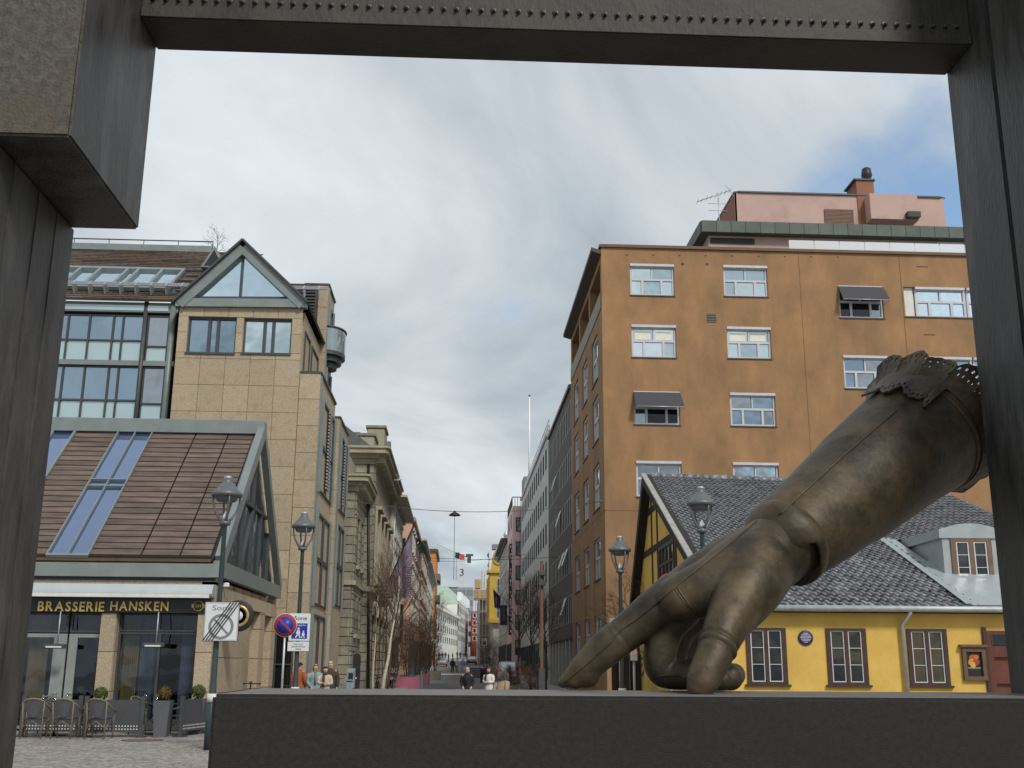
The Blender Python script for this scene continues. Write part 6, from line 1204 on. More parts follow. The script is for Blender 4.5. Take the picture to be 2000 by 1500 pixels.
for px, Y, lb in ((105, 28.3, 'dark square table behind the front row of chairs'), (305, 28.9, 'dark square table before the right restaurant window')):
    x = gx0(px, Y); T = thing('terrace_table', lb, 'table', (x, Y, 0), 'terrace tables'); b = MB(); b.box(-.55, .55, -.35, .35, .72, .75); b.build('top', M_BLACK, T, True, bev=.01); b = MB(); b.lathe([(.03, .03), (.03, .72)], n=8); b.build('column', M_BLACK, T, True); b = MB(); b.box(-.28, .28, -.03, .03, 0, .03); b.box(-.03, .03, -.28, .28, .0, .028); b.build('foot', M_BLACK, T, True)
    for k in range(3):
        gxx = x-.3+k*.28; T2 = thing('wine_glass', ['wine glass at the left of the '+lb[5:], 'wine glass in the middle of the '+lb[5:], 'wine glass at the right of the '+lb[5:]][k], 'glass', (gxx, Y-.1, .752)); b = MB(); b.lathe([(.03, 0), (.006, .01), (.006, .09), (.035, .12), (.038, .17), (.03, .21)], n=10); b.build('bowl_and_stem', glass('drinking_glass', (.8, .85, .88), .2, clear=True), T2, True)
# screens
def screen(label, x0, y0, x1, y1):
    T = thing('terrace_screen', label, 'screen', (x0, y0, 0), 'low dark screens round the terrace'); p, q = V((x0, y0, 0)), V((x1, y1, 0)); u = (q-p).normalized(); Fq = Fr(p, u, (0, 0, 1), V((u.y, -u.x, 0))); L_ = (q-p).length
    b = MB(Fq); b.box(.06, L_-.06, .12, .86, -.015, .015); b.build('panel', mat('screen_cloth', (.06, .062, .068), .8, .1, 8), T)
    for u_ in (0, L_): b = MB(Fq); b.box(u_-.05, u_+.05, 0, .95, -.04, .04); b.box(u_-.12, u_+.12, 0, .02, -.15, .15); b.build('post', M_DKGREY, T)
    b = MB(Fq)
    for i in range(int(L_/.07)): b.box(.1+i*.07, .13+i*.07, .17, .2, .016, .018); b.box(.1+i*.07, .13+i*.07, .24, .27, .016, .018)
    b.build('perforation', M_OFFW, T)
xa_, xb_, xc_ = gx0(40, 27.85), gx0(158, 27.85), gx0(275, 27.85); screen('dark terrace screen behind the left chairs', xa_, 27.9, xb_-.08, 27.9); screen('dark terrace screen left of the tall planter', xb_+.08, 27.85, xc_, 27.85); xd_ = gx0(352, 28.0); screen('dark terrace screen at the right end, turned towards the wall', xd_, 28.0, xd_+.35, 29.6)
M_PLT = mat('planter_grey', (.11, .113, .125), .6, .08, 3); M_BOX = mat('boxwood', (.062, .085, .018), .7, .35, 12, rnd=.1); M_BOXR = mat('boxwood_russet', (.15, .085, .022), .7, .35, 12)
def ballplant(label, px, Y, h, w, col, rr=.17):
    x = gx0(px, Y); T = thing('planter', label, 'planter', (x, Y, 0), 'tall tapered planters'); b = MB(); b.add([(sx*s, sy*s, z) for z, s in ((0, w*.72), (h, w), (h, w*.9), (h-.05, w*.88)) for sx, sy in ((-1, -1), (1, -1), (1, 1), (-1, 1))], [(3, 2, 1, 0)]+[(4*k+i, 4*k+(i+1) % 4, 4*k+4+(i+1) % 4, 4*k+4+i) for k in range(3) for i in range(4)]+[(12, 13, 14, 15)]); b.build('pot', M_PLT, T, True)
    T2 = thing('boxwood_ball', 'clipped '+('russet' if col is M_BOXR else 'green')+' shrub ball in the '+label, 'shrub', (x, Y, h-.06)); b = MB(); rnd = random.Random(px)
    for i in range(900):
        d = V((rnd.gauss(0, 1), rnd.gauss(0, 1), rnd.gauss(0, 1))).normalized(); c = d*rr*rnd.uniform(.72, 1.06)+V((0, 0, rr+.05)); t = d.orthogonal().normalized(); t.rotate(Matrix.Rotation(rnd.random()*6, 3, d)); e = (d.cross(t)+d*rnd.uniform(-.8, .8)).normalized(); s = .016; b.add([c-t*s, c+e*s*1.4, c+t*s, c-e*s*1.4], [(0, 1, 2, 3)])
    b.build('leaves', col, T2, True); b = MB(); b.tube([(0, 0, -.02), (0, 0, rr+.05)], .02, 6); b.build('stem', M_BRF, T2, True)
ballplant('tall grey planter standing before the right restaurant window', 315, 28.0, .85, .2, M_BOXR); ballplant('grey planter beside the stone pillar behind the chairs', 190, 29.3, .8, .2, M_BOX); ballplant('grey planter at the restaurant corner', 382, 29.3, .85, .21, M_BOX, .18)
c = aZ(278, 1446, 0); T = tag(thing('manhole_cover', 'round rusty manhole cover in the paving before the terrace', 'manhole cover', (c.x, c.y, 0)), None, None); b = MB(); b.lathe([(.42, .0), (.42, .012), (.38, .014), (.37, .01)], n=32); b.build('lid', mat('rusty_iron', (.16, .10, .07), .8, .2, 8), T, True); b = MB(); b.lathe([(.47, .0), (.47, .008), (.43, .008)], n=32); b.build('rim', M_DKGREY, T, True)
# ================================================================== bicycles, scooters, kiosks
M_TYRE = mat('tyre', (.02, .02, .02), .85)
def wheel(b, c, r, tr, ax=(1, 0, 0), n=20, mt=None):
    ax = V(ax); a = ax.orthogonal().normalized(); e = ax.cross(a); b.tube([V(c)+(a*math.cos(2*math.pi*i/n)+e*math.sin(2*math.pi*i/n))*r for i in range(n+1)], tr, 6, mt, caps=False)
def kick(label, x, y, rz):
    T = thing('kick_scooter', label, 'scooter', (x, y, 0), None, rz); b = MB(); b.box(-.08, .08, -.5, .3, .1, .15); b.build('deck', M_BLACK, T, True, bev=.02); b = MB(); b.tube([(0, .42, .12), (0, .34, .3), (0, .28, 1.12)], .025, 8); b.build('stem', M_BLACK, T, True); b = MB(); b.tube([(-.27, .26, 1.13), (0, .28, 1.14), (.27, .26, 1.13)], .018, 6); b.tube([(-.3, .25, 1.13), (-.2, .26, 1.13)], .026, 6); b.tube([(.2, .26, 1.13), (.3, .25, 1.13)], .026, 6); b.build('handlebar', M_BLACK, T, True); b = MB(); b.box(-.05, .05, .22, .3, 1.14, 1.2); b.build('display', M_DKGREY, T, True, bev=.01)
    for yy in (-.5, .44): b = MB(); wheel(b, (0, yy, .12), .095, .025); b.lathe([(.03, -.02), (.03, .02)], c=(0, yy, .12), n=6); b.build('wheel', M_TYRE, T, True)
kick('black kick scooter parked by the restaurant side wall', aY(490, 1337, 34.5).x, 34.5, .2)
def bike(label, x, y, rz, col):
    T = thing('bicycle', label, 'bicycle', (x, y, gz(y)+.11 if y > 45 else 0), None, rz)
    for yy in (-.5, .5):
        b = MB(); wheel(b, (0, yy, .34), .31, .022, mt=M_TYRE)
        for k in range(8): w = k*math.pi/8; b.tube([(0, yy+.31*math.cos(w), .34+.31*math.sin(w)), (0, yy-.31*math.cos(w), .34-.31*math.sin(w))], .003, 3, M_GALV)
        b.build('wheel', None, T, True)
    b = MB(); pts = {'bb': (0, -.05, .3), 'seat': (0, -.2, .8), 'head': (0, .35, .82), 'rear': (0, -.5, .34), 'front': (0, .5, .34)}
    for p_, q_ in (('bb', 'seat'), ('bb', 'head'), ('seat', 'head'), ('bb', 'rear'), ('seat', 'rear'), ('head', 'front')): b.tube([pts[p_], pts[q_]], .018, 6)
    b.build('frame', col, T, True); b = MB(); b.box(-.08, .08, -.34, -.08, .88, .93); b.build('saddle', M_BLACK, T, True, bev=.02); b = MB(); b.tube([(0, .35, .82), (0, .36, 1.0)], .016, 6); b.tube([(-.28, .25, 1.02), (0, .38, 1.0), (.28, .25, 1.02)], .014, 6); b.build('handlebar', M_BLACK, T, True)
bike('bicycle with a pale blue frame beside the ticket machine', aY(674, 1320, 47).x, 47, 1.2, mat('pale_blue_frame', (.1, .35, .45), .4)); bike('dark bicycle leaning by the stone bank wall', -4.0, 58.0, .2, M_BLACK); bike('white bicycle in the rack beside the glass entrance', aY(568, 1330, 38.5).x, 38.5, .5, M_WHITE)
c = aY(685, 1338, 49); z1 = aY(685, 1305, 49).z; T = thing('ticket_machine', 'blue grey ticket machine with a slanted top before the bank', 'ticket machine', (c.x, 49, 0)); b = MB(); b.prism([(c.x-.17, 48.85, 0.02), (c.x-.17, 49.15, .02), (c.x-.17, 49.15, z1), (c.x-.17, 48.85, z1-.12)], (.34, 0, 0)); b.build('cabinet', mat('machine_grey', (.22, .28, .31), .5), T, bev=.015); b = MB(); b.box(c.x-.1, c.x+.1, 48.83, 48.85, z1-.45, z1-.2); b.build('screen', M_BLACK, T)
c = aY(695, 1330, 50); z1 = aY(695, 1277, 50).z; T = thing('info_totem', 'tall black information pillar with rounded top before the bank', 'pillar', (c.x, 50, 0)); b = MB(FY(50)); b.prism([(c.x-.16, 0.02, 0), (c.x+.16, .02, 0), (c.x+.16, z1-.1, 0)]+[(c.x+.16*math.cos(i*math.pi/8), z1-.1+.12*math.sin(i*math.pi/8), 0) for i in range(1, 8)]+[(c.x-.16, z1-.1, 0)], (0, 0, -.2)); b.build('body', M_BLACK, T); b = MB(FY(50)); b.box(c.x-.03, c.x+.03, 1.1, 1.16, 0, .01); b.build('button', M_OFFW, T)
# motor scooter
def moped(label, x, y, rz):
    T = thing('motor_scooter', label, 'motor scooter', (x, y, gz(y)+.11), None, rz); b = MB(); b.prism([(-.15, -.75, .45), (-.15, -.1, .35), (-.15, -.05, .6), (-.15, -.7, .78)], (.3, 0, 0)); b.prism([(-.17, .3, .3), (-.17, .45, .35), (-.17, .38, 1.0), (-.17, .3, 1.0)], (.34, 0, 0)); b.box(-.14, .14, -.1, .32, .25, .32); b.build('bodywork', M_WHITE, T, True, bev=.03); b = MB(); b.box(-.13, .13, -.7, -.08, .76, .84); b.build('seat', M_BLACK, T, True, bev=.03); b = MB(); b.box(-.2, .2, -1.0, -.62, .85, 1.2); b.build('top_box', M_WHITE, T, True, bev=.03); b = MB(); b.tube([(-.3, .25, 1.05), (0, .33, 1.05), (.3, .25, 1.05)], .02, 6); b.build('handlebar', M_BLACK, T, True)
    for yy in (-.55, .55): b = MB(); wheel(b, (0, yy, .24), .19, .06); b.lathe([(.1, -.03), (.1, .03)], c=(0, yy, .24), n=8); b.build('wheel', M_TYRE, T, True)
moped('white motor scooter parked beyond the birch trees', aY(770, 1312, 74).x-.4, 74, .5)
# planters in the street
def tub(label, x0, x1, y0, y1, z1, m, inner=M_BRF):
    g = gz((y0+y1)/2); T = thing('street_planter', label, 'planter', ((x0+x1)/2, y0, g)); t = .07; b = MB(); b.box(x0, x1, y0, y0+t, g-.02, g+z1); b.box(x0, x1, y1-t, y1, g-.02, g+z1); b.box(x0, x0+t, y0+t, y1-t, g-.02, g+z1); b.box(x1-t, x1, y0+t, y1-t, g-.02, g+z1); b.build('box', m, T); b = MB(); b.box(x0+t, x1-t, y0+t, y1-t, g+.02, g+z1-.1); b.build('soil', mat('soil', (.06, .045, .035), .95, .3, 6), T); return T
M_PNK = mat('pink_planter_paint', (.52, .17, .25), .6, .06, 2); M_TEA = mat('pale_teal_paint', (.25, .40, .42), .6, .06, 2); M_TIMB = mat('grey_timber', (.20, .18, .14), .8, .15, 4)
xa, xb = aY(773, 1330, 72).x, aY(820, 1330, 72).x; tub('bright pink street planter box in front of the bare shrubs', xa, xb, 72, 73.6, .78, M_PNK); tub('pale teal street planter behind the pink one', xa+.15, xb+.15, 73.8, 75.4, .86, M_TEA)
tub('small pink and teal planter box beyond the teal one', aY(822, 1325, 84).x, aY(838, 1325, 84).x, 84, 86, .8, M_PNK); tub('long grey timber planter with thin trees', aY(822, 1312, 100).x, aY(860, 1312, 100).x, 100, 104, .75, M_TIMB); tub('grey timber planter bench on the right side', aY(922, 1305, 110).x, aY(945, 1305, 110).x, 110, 114, .7, M_TIMB)
tub('low timber planter in front of the parked estate car', aY(968, 1335, 62).x, aY(1012, 1335, 62).x, 62, 64, .55, M_TIMB)
c = aY(944, 1310, 92); g = gz(92); T = thing('litter_bin', 'tall black litter bin on the right of the street', 'bin', (c.x, 92, g)); b = MB(); b.lathe([(.22, 0), (.24, .05), (.24, 1.0), (.26, 1.02), (.22, 1.1), (.05, 1.14)], n=16); b.build('barrel', M_BLACK, T, True); b = MB(); b.box(-.15, .15, -.25, -.235, .8, .95); b.build('slot', M_DKGREY, T, True)
c = aY(935, 1300, 113.5); T = thing('blue_bench', 'blue painted street bench on the right side', 'bench', (c.x, 115.5, gz(115.5))); M_BLU = mat('blue_paint', (.03, .06, .2), .6)
for k in range(4): b = MB(); b.box(-.9, .9, -.25+k*.13, -.14+k*.13, .44, .48); b.build('slat', M_BLU, T, True)
for k in range(2): b = MB(); b.box(-.9, .9, .28, .31, .6+k*.16, .72+k*.16); b.build('slat', M_BLU, T, True)
for s in (-.8, .75): b = MB(); b.box(s, s+.06, -.22, .3, 0, .44); b.box(s, s+.06, .26, .3, .44, .9); b.build('leg', M_DKGREY, T, True)
for px, py, Y, lb, kd in ((829, 1258, 118, 'round blue pedestrian sign among the bare shrubs', 'r'), (946, 1254, 125, 'square white no stopping zone sign in the far street', 's'), (847, 1253, 150, 'hanging white shop sign on the left side', 'h')):
    c = aY(px, py, Y); T = thing('street_sign', lb, 'sign', (c.x, Y, gz(Y))); b = MB(); b.tube([(c.x, Y+.06, gz(Y)), (c.x, Y+.06, c.z)], .04, 6); b.build('post', M_GALV, T); cf = Fr(c, (1, 0, 0), (0, 0, 1), (0, -1, 0)); b = MB(cf)
    if kd == 'r': b.lathe([(.3, -.01), (.3, .01)], n=20, mt=M_SB); b.box(-.12, -.04, -.15, .12, .011, .014, M_SW); b.box(.05, .12, -.15, .06, .011, .014, M_SW)
    elif kd == 's': b.box(-.3, .3, -.4, .4, -.01, .01, M_SW); b.lathe([(.22, .01), (.22, .014)], c=(0, -.08, 0), n=18, mt=M_SR); b.lathe([(.16, .014), (.16, .017)], c=(0, -.08, 0), n=18, mt=M_SG)
    else: b.box(-.45, .45, -.3, .3, -.03, .03, M_OFFW)
    b.build('plate', None, T)
# ================================================================== bare trees and shrubs
M_TWIG = mat('twig_brown', (.12, .075, .05), .85, .2, 5); M_BRK2 = mat('bark_dark', (.085, .065, .05), .9, .25, 6, b=.3); M_BIR = mat('birch_bark', (.52, .45, .33), .7, .2, 5, c3=(.08, .065, .05), s3=9, f3=(.58, .64), st=(1, 1, 3))
def grow(b, p, d, r, L_, lev, rnd, mx_, up_=.12, spread=.7, seg=3):
    pts = [p.copy()]; rs = [r]; dd = d.copy()
    for i in range(seg): dd = (dd+V((rnd.uniform(-.16, .16), rnd.uniform(-.16, .16), rnd.uniform(-.05, .1)+up_*.3))).normalized(); pts.append(pts[-1]+dd*L_/seg); rs.append(r*(1-.45*(i+1)/seg))
    b.tube(pts, rs, 6 if lev == 0 else (4 if lev < 3 else 3), caps=False)
    if lev >= mx_: return
    n = rnd.randint(3, 4) if lev else 5
    for k in range(n):
        t = rnd.uniform(.35, 1); i = min(seg-1, int(t*seg)); q = pts[i].lerp(pts[i+1], t*seg-i); w = rnd.random()*2*math.pi; o = dd.orthogonal().normalized(); o.rotate(Matrix.Rotation(w, 3, dd)); nd = (dd*(1-spread*.45)+o*spread*rnd.uniform(.5, 1)+V((0, 0, up_))).normalized()
        grow(b, q, nd, max(rs[i]*.55, .004), L_*rnd.uniform(.55, .78), lev+1, rnd, mx_, up_, spread, 2 if lev > 1 else 3)
def tree(name, label, x, y, h, r, seed, tm, wm, lev=4, lean=(0, 0), spread=.7, group=None, z=None, first=.45):
    rnd = random.Random(seed); z = gz(y)+(.1 if y > 45 else 0) if z is None else z; T = thing(name, label, 'tree', (x, y, z), group)
    pts = [V((0, 0, -.05))]; n = 6
    for i in range(1, n+1): pts.append(V((lean[0]*i/n*h+rnd.uniform(-.04, .04)*h*.3, lean[1]*i/n*h, h*.8*i/n)))
    rs = [r*(1-.8*i/n) for i in range(n+1)]; b = MB(); b.tube(pts, rs, 8); b.build('trunk', tm, T, True); b = MB()
    for k in range(int(9+h)):
        t = first+(1-first)*k/(8+h); i = min(n-1, int(t*n)); q = pts[i].lerp(pts[i+1], t*n-i); w = rnd.random()*6.28; d = V((math.cos(w)*spread, math.sin(w)*spread, 1-.3*spread)).normalized(); grow(b, q, d, max(.008, rs[i]*.5), h*.3*(1.15-t*.6), 1, rnd, lev, .15, spread)
    b.build('crown', wm, T, True); return T
tree('birch_tree', 'pale barked bare birch leaning right in front of the bank', aY(746, 1345, 52).x, 52, 7.0, .10, 3, M_BIR, M_TWIG, 4, (.1, 0), .55, 'bare birches on the left'); tree('birch_tree', 'slim bare birch close to the bank wall', aY(728, 1345, 56).x, 56, 6.2, .07, 4, M_BIR, M_TWIG, 4, (.02, 0), .5, 'bare birches on the left'); tree('birch_tree', 'slender bare birch behind the leaning one', aY(757, 1345, 62).x, 62, 7.0, .07, 9, M_BRK2, M_TWIG, 4, (.05, 0), .5, 'bare birches on the left')
tree('street_tree', 'bare young tree in front of the light grey office', aY(1036, 1340, 66).x, 66, 6.5, .09, 11, M_BRK2, M_TWIG, 4, (0, 0), .6, 'bare trees on the right'); tree('street_tree', 'bare young tree close to the rusty mast', aY(1066, 1340, 60).x, 60, 5.4, .08, 12, M_BRK2, M_TWIG, 4, (0, 0), .6, 'bare trees on the right'); tree('street_tree', 'bare slim tree before the hotel sign', aY(1012, 1330, 84).x, 84, 7.5, .1, 13, M_BRK2, M_TWIG, 4, (0, 0), .6, 'bare trees on the right')
tree('small_tree', 'bare spreading tree before the orange wall between lamp and yellow gable', aY(1246, 1250, 40).x, 40, 5.2, .09, 21, M_BRK2, M_BRK2, 4, (0, 0), .9, None, 0, .3); 
tree('small_tree', 'thin bare tree in the long timber planter', aY(838, 1310, 102).x, 102, 7.5, .08, 33, M_BRK2, M_TWIG, 4, (0, 0), .6)
tree('small_tree', 'wispy bare shrub growing on the office roof ridge', aY(423, 492, 49.5).x, 49.5, 1.9, .03, 35, M_BRK2, M_TWIG, 3, (0, 0), .9, None, r1_-.1, .1)
def shrub(label, x, y, z, h, n, seed, w=.5):
    rnd = random.Random(seed); T = thing('bare_shrub', label, 'shrub', (x, y, z), 'bare multi-stemmed shrubs'); b = MB(); bt = MB()
    for k in range(n):
        a = rnd.random()*6.28; rr = rnd.random()*w; p = V((math.cos(a)*rr, math.sin(a)*rr*.6, -.1)); d = V((math.cos(a)*.22+rnd.uniform(-.1, .1), math.sin(a)*.2, 1)).normalized(); pts = [p]
        for i in range(5): d = (d+V((rnd.uniform(-.12, .12), rnd.uniform(-.12, .12), .05))).normalized(); pts.append(pts[-1]+d*h*rnd.uniform(.75, 1)/5)
        b.tube(pts, [.024, .02, .016, .012, .008, .004], 5, caps=False)
        for i in range(1, 6):
            for _ in range(3): o = V((rnd.uniform(-1, 1), rnd.uniform(-1, 1), rnd.uniform(.2, 1))).normalized(); grow(bt, pts[i], o, .007, h*.2, 2, rnd, 4, .1, .8, 2)
    b.build('stems', M_BRK2, T, True); b2 = bt.build('twigs', M_TWIG, T, True)
g = gz(73); shrub('dense bare shrub in the pink planter', (xa+xb)/2, 72.8, g+.72, 3.4, 9, 1, .6); shrub('dense bare shrub in the teal planter', (xa+xb)/2+.3, 74.6, g+.8, 3.8, 9, 2, .6); shrub('bare shrub beyond the teal planter', aY(830, 1320, 85).x, 85, gz(85)+.72, 4.0, 9, 3, .4); shrub('bare shrub left of the pink planter', aY(762, 1330, 70).x, 70, gz(70)+.1, 4.2, 9, 5, .4)
shrub('bare shrub in the long timber planter', aY(850, 1310, 102).x, 102, gz(102)+.68, 4.2, 8, 6, .5); shrub('low bare hedge plant near the rusty mast', aY(1040, 1335, 58).x, 58, gz(58)+.1, 1.6, 12, 7, .7); shrub('low bare hedge plant in the low timber planter', aY(990, 1335, 63).x, 63, gz(63)+.45, 1.1, 12, 8, .6); shrub('bare shrub by the right planter bench', aY(955, 1315, 100).x, 100, gz(100)+.1, 3.2, 8, 10, .5)
# ================================================================== people
def ell(b, rings, n=14, mt=None):                 # loft of ellipses: (z, rx, ry, y offset)
    vs = [(rx*math.cos(2*math.pi*i/n), oy+ry*math.sin(2*math.pi*i/n), z) for z, rx, ry, oy in rings for i in range(n)]
    b.add(vs, [(k*n+i, k*n+(i+1) % n, (k+1)*n+(i+1) % n, (k+1)*n+i) for k in range(len(rings)-1) for i in range(n)]+[list(range(n))[::-1], list(range((len(rings)-1)*n, len(rings)*n))], mt, True)
def person(label, x, y, rz, h, top, legs, hair, hstyle='short', hem=.78, arms=(((.25, .03, 1.13), (.24, -.06, .88)), ((.25, .03, 1.13), (.24, -.06, .88))), stride=.0, bulk=1.0, bend=0, hood=None, bag=None, group=None, z=None, scarf=None, detail=True):
    z = z if z is not None else gz(y)+(.0 if -3 < x < 4.6 and y > 45 else (.11 if y > 45 else .01)); T = thing('person', label, 'person', (x, y, z), group, rz); T.scale = (h/1.75,)*3
    vs = []; es = []; rs = []
    def v(p, r, par=None):
        vs.append(p); rs.append(r)
        if par is not None: es.append((par, len(vs)-1))
        return len(vs)-1
    pel = v((0, 0, .95), .13); sp = v((0, -bend*.1, 1.15), .12, pel); ch = v((0, -bend*.22, 1.34), .135, sp); nk = v((0, -bend*.34, 1.47), .055, ch); jw = v((0, -.025-bend*.42, 1.565), .068, nk); hd = v((0, -.005-bend*.45, 1.64), .088, jw); tp = v((0, .005-bend*.47, 1.70), .07, hd)
    v((0, -.115-bend*.45, 1.615), .013, hd)
    for s in (-1, 1): v((s*.1, .0-bend*.45, 1.63), .014, hd)
    for k, s in enumerate((-1, 1)):
        f = stride*s; hip = v((s*.09, 0, .9), .1, pel); kn = v((s*.1, -.12*f-.02, .5), .065, hip); an = v((s*.1, -.34*f+.03, .1), .042, kn); v((s*.11, -.34*f-.14, .045), .038, an)
        shd = v((s*.18, -bend*.24, 1.4), .07, ch); (ex, ey, ez), (wx_, wy, wz) = arms[k]; el = v((s*ex, ey, ez), .045, shd); wr = v((s*wx_, wy, wz), .03, el); d = V((s*(wx_-ex), wy-ey, wz-ez)).normalized(); pm = v(V((s*wx_, wy, wz))+d*.07, .034, wr)
        if detail:
            side = d.cross(V((0, 1, 0))) if abs(d.y) < .8 else d.cross(V((1, 0, 0))); side.normalize(); c = V((s*wx_, wy, wz))+d*.07
            for i, (o, l) in enumerate(((-.027, .07), (-.009, .082), (.009, .078), (.027, .06))): a = v(c+side*o+d*.04, .0095, pm); v(c+side*o+d*(.04+l*.6)+V((0, -.012, 0)), .008, a)
            a = v(c+side*-.045+d*.0, .010, pm); v(c+side*-.06+d*.035, .009, a)
    skinned('body', vs, es, rs, M_SKIN, T, 1 if not detail else 2, 0)
    oy = lambda zz: -bend*.45*max(0, (zz-.95))/.7
    b = MB(); B = bulk; rings = [(hem, .205*B, .15*B, 0), (hem+.03, .21*B, .155*B, 0)]+[(zz, rx*B, ry*B, oy(zz)) for zz, rx, ry in ((.95, .19, .14), (1.1, .175, .135), (1.25, .195, .145), (1.36, .215, .145), (1.43, .18, .12), (1.485, .085, .085), (1.52, .075, .075)) if zz > hem+.06]
    ell(b, rings); 
    for k, s in enumerate((-1, 1)):
        (ex, ey, ez), (wx_, wy, wz) = arms[k]; S_ = V((s*.165*B, -bend*.24, 1.395)); E_ = V((s*ex*max(1, B*.97), ey, ez)); W_ = V((s*wx_, wy, wz)); b.tube([S_, S_.lerp(E_, .5)+V((s*.015, .01, 0)), E_, E_.lerp(W_, .5), W_.lerp(E_, .04)], [.088*B, .078*B, .066*B, .058*B, .048*B], 10)
    b.build('jacket', top, T, True)
    b = MB(); ell(b, [(1.0, .16, .125, 0), (.9, .175, .13, 0), (.82, .16, .12, 0)])
    for s in (-1, 1): f = stride*s; b.tube([(s*.085, 0, .9), (s*.095, -.1*f-.02, .52), (s*.1, -.33*f+.025, .1)], [.1, .075, .06], 10)
    b.build('trousers', legs, T, True)
    for s in (-1, 1): f = stride*s; b = MB(); b.box(s*.105-.045, s*.105+.045, -.34*f-.19, -.34*f+.08, -.005, .09); b.build('shoe', M_BLACK, T, True, bev=.03, bseg=2)
    hc = V((0, .008-bend*.455, 1.655)); bm = bmesh.new(); bmesh.ops.create_icosphere(bm, subdivisions=3, radius=1)
    lo = {'short': -.1, 'bald': .35, 'long': -.9}[hstyle]
    dl_ = [q for q in bm.verts if (q.co.z < lo and not (hstyle == 'long' and q.co.y > .0)) or (q.co.y < -.45 and q.co.z < .45)]; bmesh.ops.delete(bm, geom=dl_, context='VERTS')
    for q in bm.verts: n_ = 1+.04*math.sin(q.co.x*17+q.co.z*9); q.co = V((q.co.x*.107*n_, q.co.y*.118*n_, q.co.z*(.108 if q.co.z > 0 else (.26 if hstyle == 'long' else .1))))+hc
    me = bpy.data.meshes.new('hair'); bm.to_mesh(me); bm.free(); me.materials.append(hair)
    for p in me.polygons: p.use_smooth = True
    link('hair', me, T, True)
    if detail:
        b = MB()
        for s in (-1, 1): b.lathe([(.001, -.008), (.012, 0), (.001, .008)], c=(s*.035, -.088-bend*.45, 1.645), n=6)
        b.build('eyes', M_BLACK, T, True); b = MB(); b.tube([(-.028, -.086-bend*.45, 1.575), (0, -.096-bend*.45, 1.572), (.028, -.086-bend*.45, 1.575)], .006, 5); b.build('mouth', mat('lips', (.32, .12, .1), .5), T, True)
    if hood:
        b = MB(); n = 26; c = V((0, .06-bend*.42, 1.60)); rnd = random.Random(5)
        for i in range(1500):
            w = rnd.uniform(0, 6.283); e_ = rnd.uniform(-.6, 1.5); t = V((math.cos(w)*math.cos(e_)*.15, math.sin(w)*math.cos(e_)*.15, math.sin(e_)*.15)); q = c+t; d = (t.normalized()+V((rnd.uniform(-.7, .7), rnd.uniform(-.9, .9), rnd.uniform(-.7, .7)))).normalized()*rnd.uniform(.05, .09); b.tube([q, q+d], [.009, .002], 3, caps=False)
        b.build('fur_trim', hood, T, True); b = MB(); ell(b, [(1.44, .13, .12, .04-bend*.4), (1.55, .15, .15, .06-bend*.42), (1.66, .14, .15, .05-bend*.44), (1.74, .07, .09, .04-bend*.45)]); b.build('hood', top, T, True)
    if scarf: b = MB(); ell(b, [(1.44, .12, .11, -.01), (1.5, .105, .105, -.01), (1.545, .085, .09, -.01)]); b.tube([(-.05, -.12, 1.46), (-.06, -.16, 1.25), (-.06, -.16, 1.02)], [.05, .05, .045], 8); b.build('scarf', scarf, T, True)
    if bag: b = MB(); b.box(.2, .3, -.14, .14, .55, .85); b.tube([(.25, -.1, .85), (.25, 0, 1.0), (.25, .1, .85)], .012, 5); b.build('bag', bag, T, True, bev=.02)
    return T
def M_c(n, c): return mat(n, c, .85, .14, 7, b=.25, bs=18)
BLK, NAV, CRE, TEA_, ORG, BRN, WHT_, JEAN, GRYT = M_c('black_cloth', (.018, .019, .022)), M_c('navy_cloth', (.02, .026, .045)), M_c('cream_cloth', (.50, .44, .36)), M_c('teal_cloth', (.23, .36, .38)), M_c('rust_cloth', (.33, .10, .035)), M_c('dark_brown_cloth', (.06, .042, .03)), M_c('white_cloth', (.66, .65, .63)), M_c('denim', (.14, .19, .30)), M_c('tan_cloth', (.36, .26, .19))
H_W, H_B, H_D, H_L = M_c('white_hair', (.55, .53, .50)), M_c('brown_hair', (.10, .055, .03)), M_c('dark_hair', (.025, .018, .014)), M_c('blond_hair', (.36, .25, .14))
FUR = M_c('grey_fur', (.22, .19, .16)); fold_ = (((.25, -.02, 1.14), (.1, -.22, 1.15)), ((.25, -.02, 1.14), (.08, -.2, 1.12)))
hang = (((.26, .03, 1.13), (.25, -.05, .87)), ((.26, .03, 1.13), (.25, -.05, .87))); pock = (((.255, .05, 1.13), (.19, -.1, .95)), ((.255, .05, 1.13), (.19, -.1, .95)))
def px_person(px, py, Y, h):                       # head top pixel, depth, height -> x and foot level
    p = aY(px, py, Y); return p.x, Y, max(-.05, min(p.z-h, gz(Y)+.12))
def put(label, px, py, Y, h, **k): x, y, z = px_person(px, py, Y, h); rz = k.pop('rz', 0); a = (k.pop('top'), k.pop('legs'), k.pop('hair')); return person(label, x, y, rz, h, *a, z=gz(y)+.012, **k)
put('white haired man in a black padded jacket walking towards the viewer', 913, 1309, 45.5, 1.6, top=BLK, legs=BLK, hair=H_W, bulk=1.08, hem=.75, arms=pock, scarf=BLK, stride=.4)
put('woman in a white coat with dark scarf and brown hair', 955, 1306, 45.8, 1.62, top=WHT_, legs=BLK, hair=H_B, hstyle='long', rz=-.7, bulk=1.08, hem=.55, arms=fold_, scarf=BLK, stride=.3)
put('person in a tan coat with a big fur trimmed hood seen from behind', 979, 1322, 35, 1.5, top=GRYT, legs=BLK, hair=H_B, rz=2.4, bulk=1.2, hem=.6, arms=pock, hood=FUR, bend=.4)
